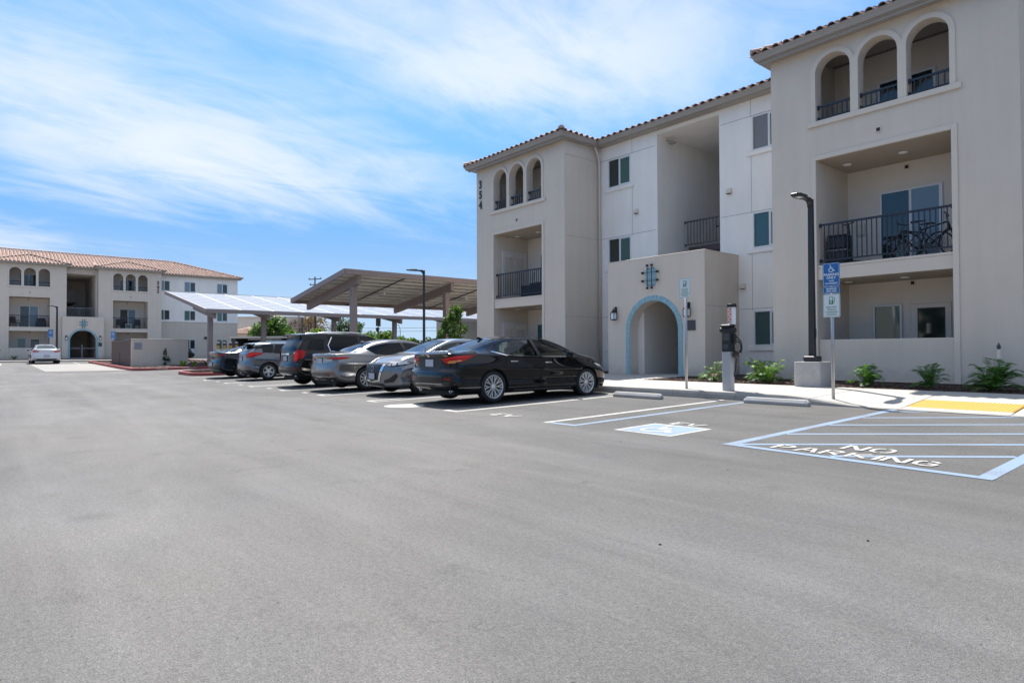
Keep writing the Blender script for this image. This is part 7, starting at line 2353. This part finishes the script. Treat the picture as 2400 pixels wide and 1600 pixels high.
# young staked tree
yt = tree((-25.3, 17.45, .31), 2.95, (.72, .72, 1.0), 'young leafy tree tied between two thin stakes beside the building', m_leaf, 2200, .085, seed=70, trunk=.025, group='young trees')
for dx, dy in ((-.30, -.22), (.32, .25)):
    MB().tube([(dx, dy, -.2), (dx, dy, 2.95)], .022, 6).build('stake', m_bark, yt)
X, Y = at_px(1012, 34)
tree((X, Y, .30), 1.55, (.9, .9, .55), 'low spreading shrub beside the young staked tree', m_leaf_dk, 1500, .07, seed=71, trunk=.02, group='young trees', name='shrub')

# small plants on the islands
def tuft(loc, label, mat, h, n, seed, spread=.5, group='small plants in the islands'):
    root = thing('plant', label, 'plant', loc, 0, group)
    rnd = random.Random(seed)
    for k in range(n):
        a = rnd.uniform(0, 6.28); l = h * rnd.uniform(.7, 1.2); w = h * .10
        d = Vector((math.cos(a), math.sin(a), 0)); s = Vector((-d.y, d.x, 0)) * w
        b = d * rnd.uniform(0, spread * h * .3)
        mid = b + d * l * spread * .5 + Vector((0, 0, l * .7)); tip = b + d * l * spread + Vector((0, 0, l * rnd.uniform(.6, 1.0)))
        MB().add([b - s * .6, b + s * .6, mid + s, mid - s, tip], [(0, 1, 2, 3), (3, 2, 4)]).build('leaf', mat, root)
    return root
tuft((-33.2, 9.0, G(-33.4, 9) + .11), 'tuft of straw coloured grass on the red kerbed island beside the fastback', M('straw', (.30, .20, .11), .8, island=.3), .42, 24, 1, .9)
tuft((-32.6, 10.3, G(-33, 10) + .11), 'second smaller straw coloured tuft close to the midnight fastback', M('straw', (.30, .20, .11), .8, island=.3), .34, 20, 2, .9)
tuft((-33.6, 9.9, G(-33.6, 10) + .11), 'green low plant on the red kerbed island beside the fastback', m_leaf, .35, 20, 3, .7)
tuft((-43.0, 9.6, G(-43, 9.6) + .11), 'yellow green broad leaved plant at the foot of the enclosure wall', M('lime_leaf', (.25, .36, .03), .5, island=.3), .42, 18, 4, .8)
tuft((-43.1, 10.3, G(-43, 10.3) + .11), 'second yellow green plant nearer the enclosure wall end', M('lime_leaf', (.25, .36, .03), .5, island=.3), .38, 16, 5, .8)
tuft((-42.4, 10.9, G(-43, 10.9) + .11), 'dark green low plant beside the 342 carport post', m_leaf_dk, .4, 22, 6, .9)
vine = thing('climbing_plant', 'narrow dark climbing plant against the enclosure wall', 'plant', (-45.5, 9.15, G(-45.5, 9) + .11))
mb = MB(); leaf_cloud(mb, (0, 0, .25), (.22, .22, .35), 180, .07, 5, 8); leaf_cloud(mb, (0, -.03, .75), (.10, .10, .45), 110, .06, 6, 8); mb.build('foliage', m_leaf_dk, vine)
MB().tube([(0, 0, -.1), (.03, .02, .6), (0, -.05, 1.15)], .012, 5).build('stem', m_bark, vine)
for k in range(5):
    Yk = -1 + 3.4 * k
    if 5.5 < Yk < 9.8: Yk = 10.6
    fern((-72.4, Yk, .6), .8, 12, 'low fern in the bed before block 342', (m_frond, m_frond), 20 + k, group='ferns in the bed before block 342')

# ------------------------------------------------------------------ far background
def house(px, dep, w, d, h, label, wallm, rz=R(40), roof='flat', wins=(), base=.5):
    X, Y = at_px(px, dep)
    root = thing('building', label, 'building', (X, Y, base), rz)
    MB().box(-w / 2, w / 2, 0, d, -.5, h).build('wall', wallm, root)
    if roof == 'flat':
        MB().box(-w / 2 - .12, w / 2 + .12, -.12, d + .12, h + .001, h + .22).build('parapet', m_tan2, root)
        MB().box(-w * .1, w * .12, d * .3, d * .5, h + .221, h + .75).build('roof_unit', m_tan, root)
    elif roof == 'tile':
        rf = MB().add([(-w / 2 - .4, -.4, h), (w / 2 + .4, -.4, h), (w / 2 + .4, d + .4, h), (-w / 2 - .4, d + .4, h), (-w / 2 + d * .4, d / 2, h + 1.0), (w / 2 - d * .4, d / 2, h + 1.0)], [(0, 1, 5, 4), (1, 2, 5), (2, 3, 4, 5), (3, 0, 4), (0, 3, 2, 1)]).build('roof', m_tile, root)
        B_ = Vector((0, d / 2 + .4, 1.0)).normalized()
        slope_tiles(rf, (-w / 2 - .4, -.4, h), (1, 0, 0), B_, Vector((1, 0, 0)).cross(B_), 0, w + .8, lambda a: min(d / 2, min(a, w + .8 - a)) * 1.02)
    for x0, x1, z0, z1 in wins:
        o = MB().box(x0, x1, -.05, -.001, z0, z1).build('window', m_dkgrey, root)
        MB().box(x0 + .06, x1 - .06, -.06, -.0505, z0 + .06, z1 - .06).build('pane', m_glass_b, o)
    return root
house(618, 96, 10, 10, 5.9, 'plain beige flat roofed building behind the green tree', m_tan, R(52), wins=((-1.2, .0, 2.6, 4.2), (.2, 1.0, 2.6, 4.2), (1.3, 2.5, 2.6, 4.2)))
house(575, 84, 5.4, 5, 3.1, 'small low building with a clay tile roof behind block 342', m_inner, R(48), roof='tile', base=.55)
house(1126, 62, 9, 8, 5.6, 'pale two tone building beyond the carports', m_wht, R(38))
X, Y = at_px(1126, 61.6)
# dark open shed
X, Y = at_px(632, 63)
sh = thing('open_shed', 'dark grey metal open fronted shed with a pale roof edge', 'shed', (X, Y, .4), R(40))
MB().box(-3.4, -2.9, -1.2, 2.2, -.3, 2.15).build('side_panel', m_dkgrey, sh); MB().box(-2.899, 3.3, 2.0, 2.2, -.3, 2.15).build('back_panel', m_dkgrey, sh)
MB().box(-3.5, 3.4, -1.35, 2.35, 2.151, 2.32).build('roof', m_tan2, sh); MB().box(-1.8, 1.7, -.9, -.7, 2.0, 2.08).build('strip_light', m_vinyl, sh); MB().box(3.1, 3.28, -1.2, -1.02, -.3, 2.15).build('post', m_dkgrey, sh)
X, Y = at_px(682, 64)
sh = thing('open_shed', 'low tan bin shelter with a pale roof next to the dark shed', 'shed', (X, Y, .4), R(40))
MB().box(-1.7, 1.7, 0, 2.2, -.3, 1.75).build('wall', M('tan_boards', (.22, .14, .09), .8, var=.1), sh); MB().box(-1.9, 1.9, -.3, 2.4, 1.751, 1.9).build('roof', m_tan2, sh)
# utility poles and wires
poles = []
for px, dep, h, lb in ((738, 92, 11.6, 'tall wooden utility pole with crossarms beyond the carports'), (708, 78, 5.0, 'slim dark pole beside the brown withered tree'), (740, 70, 4.6, 'slim pole among the bushes beyond the 342 carport')):
    X, Y = at_px(px, dep); u = thing('utility_pole', lb, 'pole', (X, Y, .5), R(30), 'utility poles')
    MB().tube([(0, 0, -.5), (0, 0, h)], [.16 if h > 8 else .10, .09 if h > 8 else .07], 8).build('pole', m_bark if h > 8 else m_pole, u)
    if h > 8:
        for z, l in ((h - .4, 1.1), (h - 1.2, .9)):
            MB().box(-l, l, -.06, .06, z, z + .12).build('crossarm', m_bark, u)
            for x in (-l + .1, l - .1): MB().lathe([(.05, z + .12), (.06, z + .2), (.03, z + .3)], 8, (x, 0, 0)).build('insulator', m_dkgrey, u)
for zc, lb in ((5.9, 'upper overhead wire strung beyond the carports'), (5.3, 'lower overhead wire strung beyond the carports')):
    a = Vector((*at_px(560, 118), zc + .4)); b = Vector((*at_px(1150, 118), zc))
    pts = [a.lerp(b, t / 20) - Vector((0, 0, .5 * math.sin(math.pi * t / 20))) for t in range(21)]
    o = MB().tube(pts, .03, 5).build('overhead_wire', m_black, None); tag(o, lb, 'wire', 'overhead wires')
X, Y = at_px(938, 96)
sl = thing('street_light', 'thin curved arm street light beyond the bushes', 'street light', (X, Y, .5), R(-40))
MB().tube([(0, 0, -.3), (0, 0, 3.6), (.15, 0, 4.2), (.8, 0, 4.55), (1.9, 0, 4.7)], [.08, .06, .05, .04, .035], 8).build('pole', m_galv, sl); MB().box(1.7, 2.4, -.12, .12, 4.62, 4.74).build('lamp_head', m_galv, sl, bevel=.03)
X, Y = at_px(885, 72)
sl = thing('street_light', 'short post top lantern among the green bushes', 'street light', (X, Y, .5))
MB().tube([(0, 0, -.3), (0, 0, 2.9)], .05, 8).build('pole', m_pole, sl); MB().lathe([(.06, 2.9), (.16, 3.0), (.2, 3.25), (.26, 3.3), (.05, 3.5), (.001, 3.52)], 12).build('lamp_head', m_pole, sl, smooth=True)

# ------------------------------------------------------------------ assumed block and trees behind the viewpoint, added for car reflections
ob = thing('apartment_building', 'unseen long beige block with a red roof, added for car reflections', 'building', (4, -34, 0), R(180))
MB().box(-40, 40, 0, 12, 0, 8.9).build('wall', m_tan, ob)
MB().box(-40.5, 40.5, -.5, 12.5, 8.91, 9.1).build('roof', m_tile, ob)
for k in range(12):
    for z in (1.0, 4.0, 7.0):
        boxo('window', m_glass_d, ob, -37 + k * 6.4, -35.6 + k * 6.4, -.05, -.001, z, z + 1.2)
for k in range(9):
    tree((-34 + k * 8.3, -26 + (k % 3) * 1.3, 0), 5.2 + (k * 7 % 4) * .5, (2.2, 2.2, 1.9), 'unseen green tree in the row added for car reflections', m_leaf_dk, 900, .34, seed=200 + k, group='unseen trees added for car reflections')
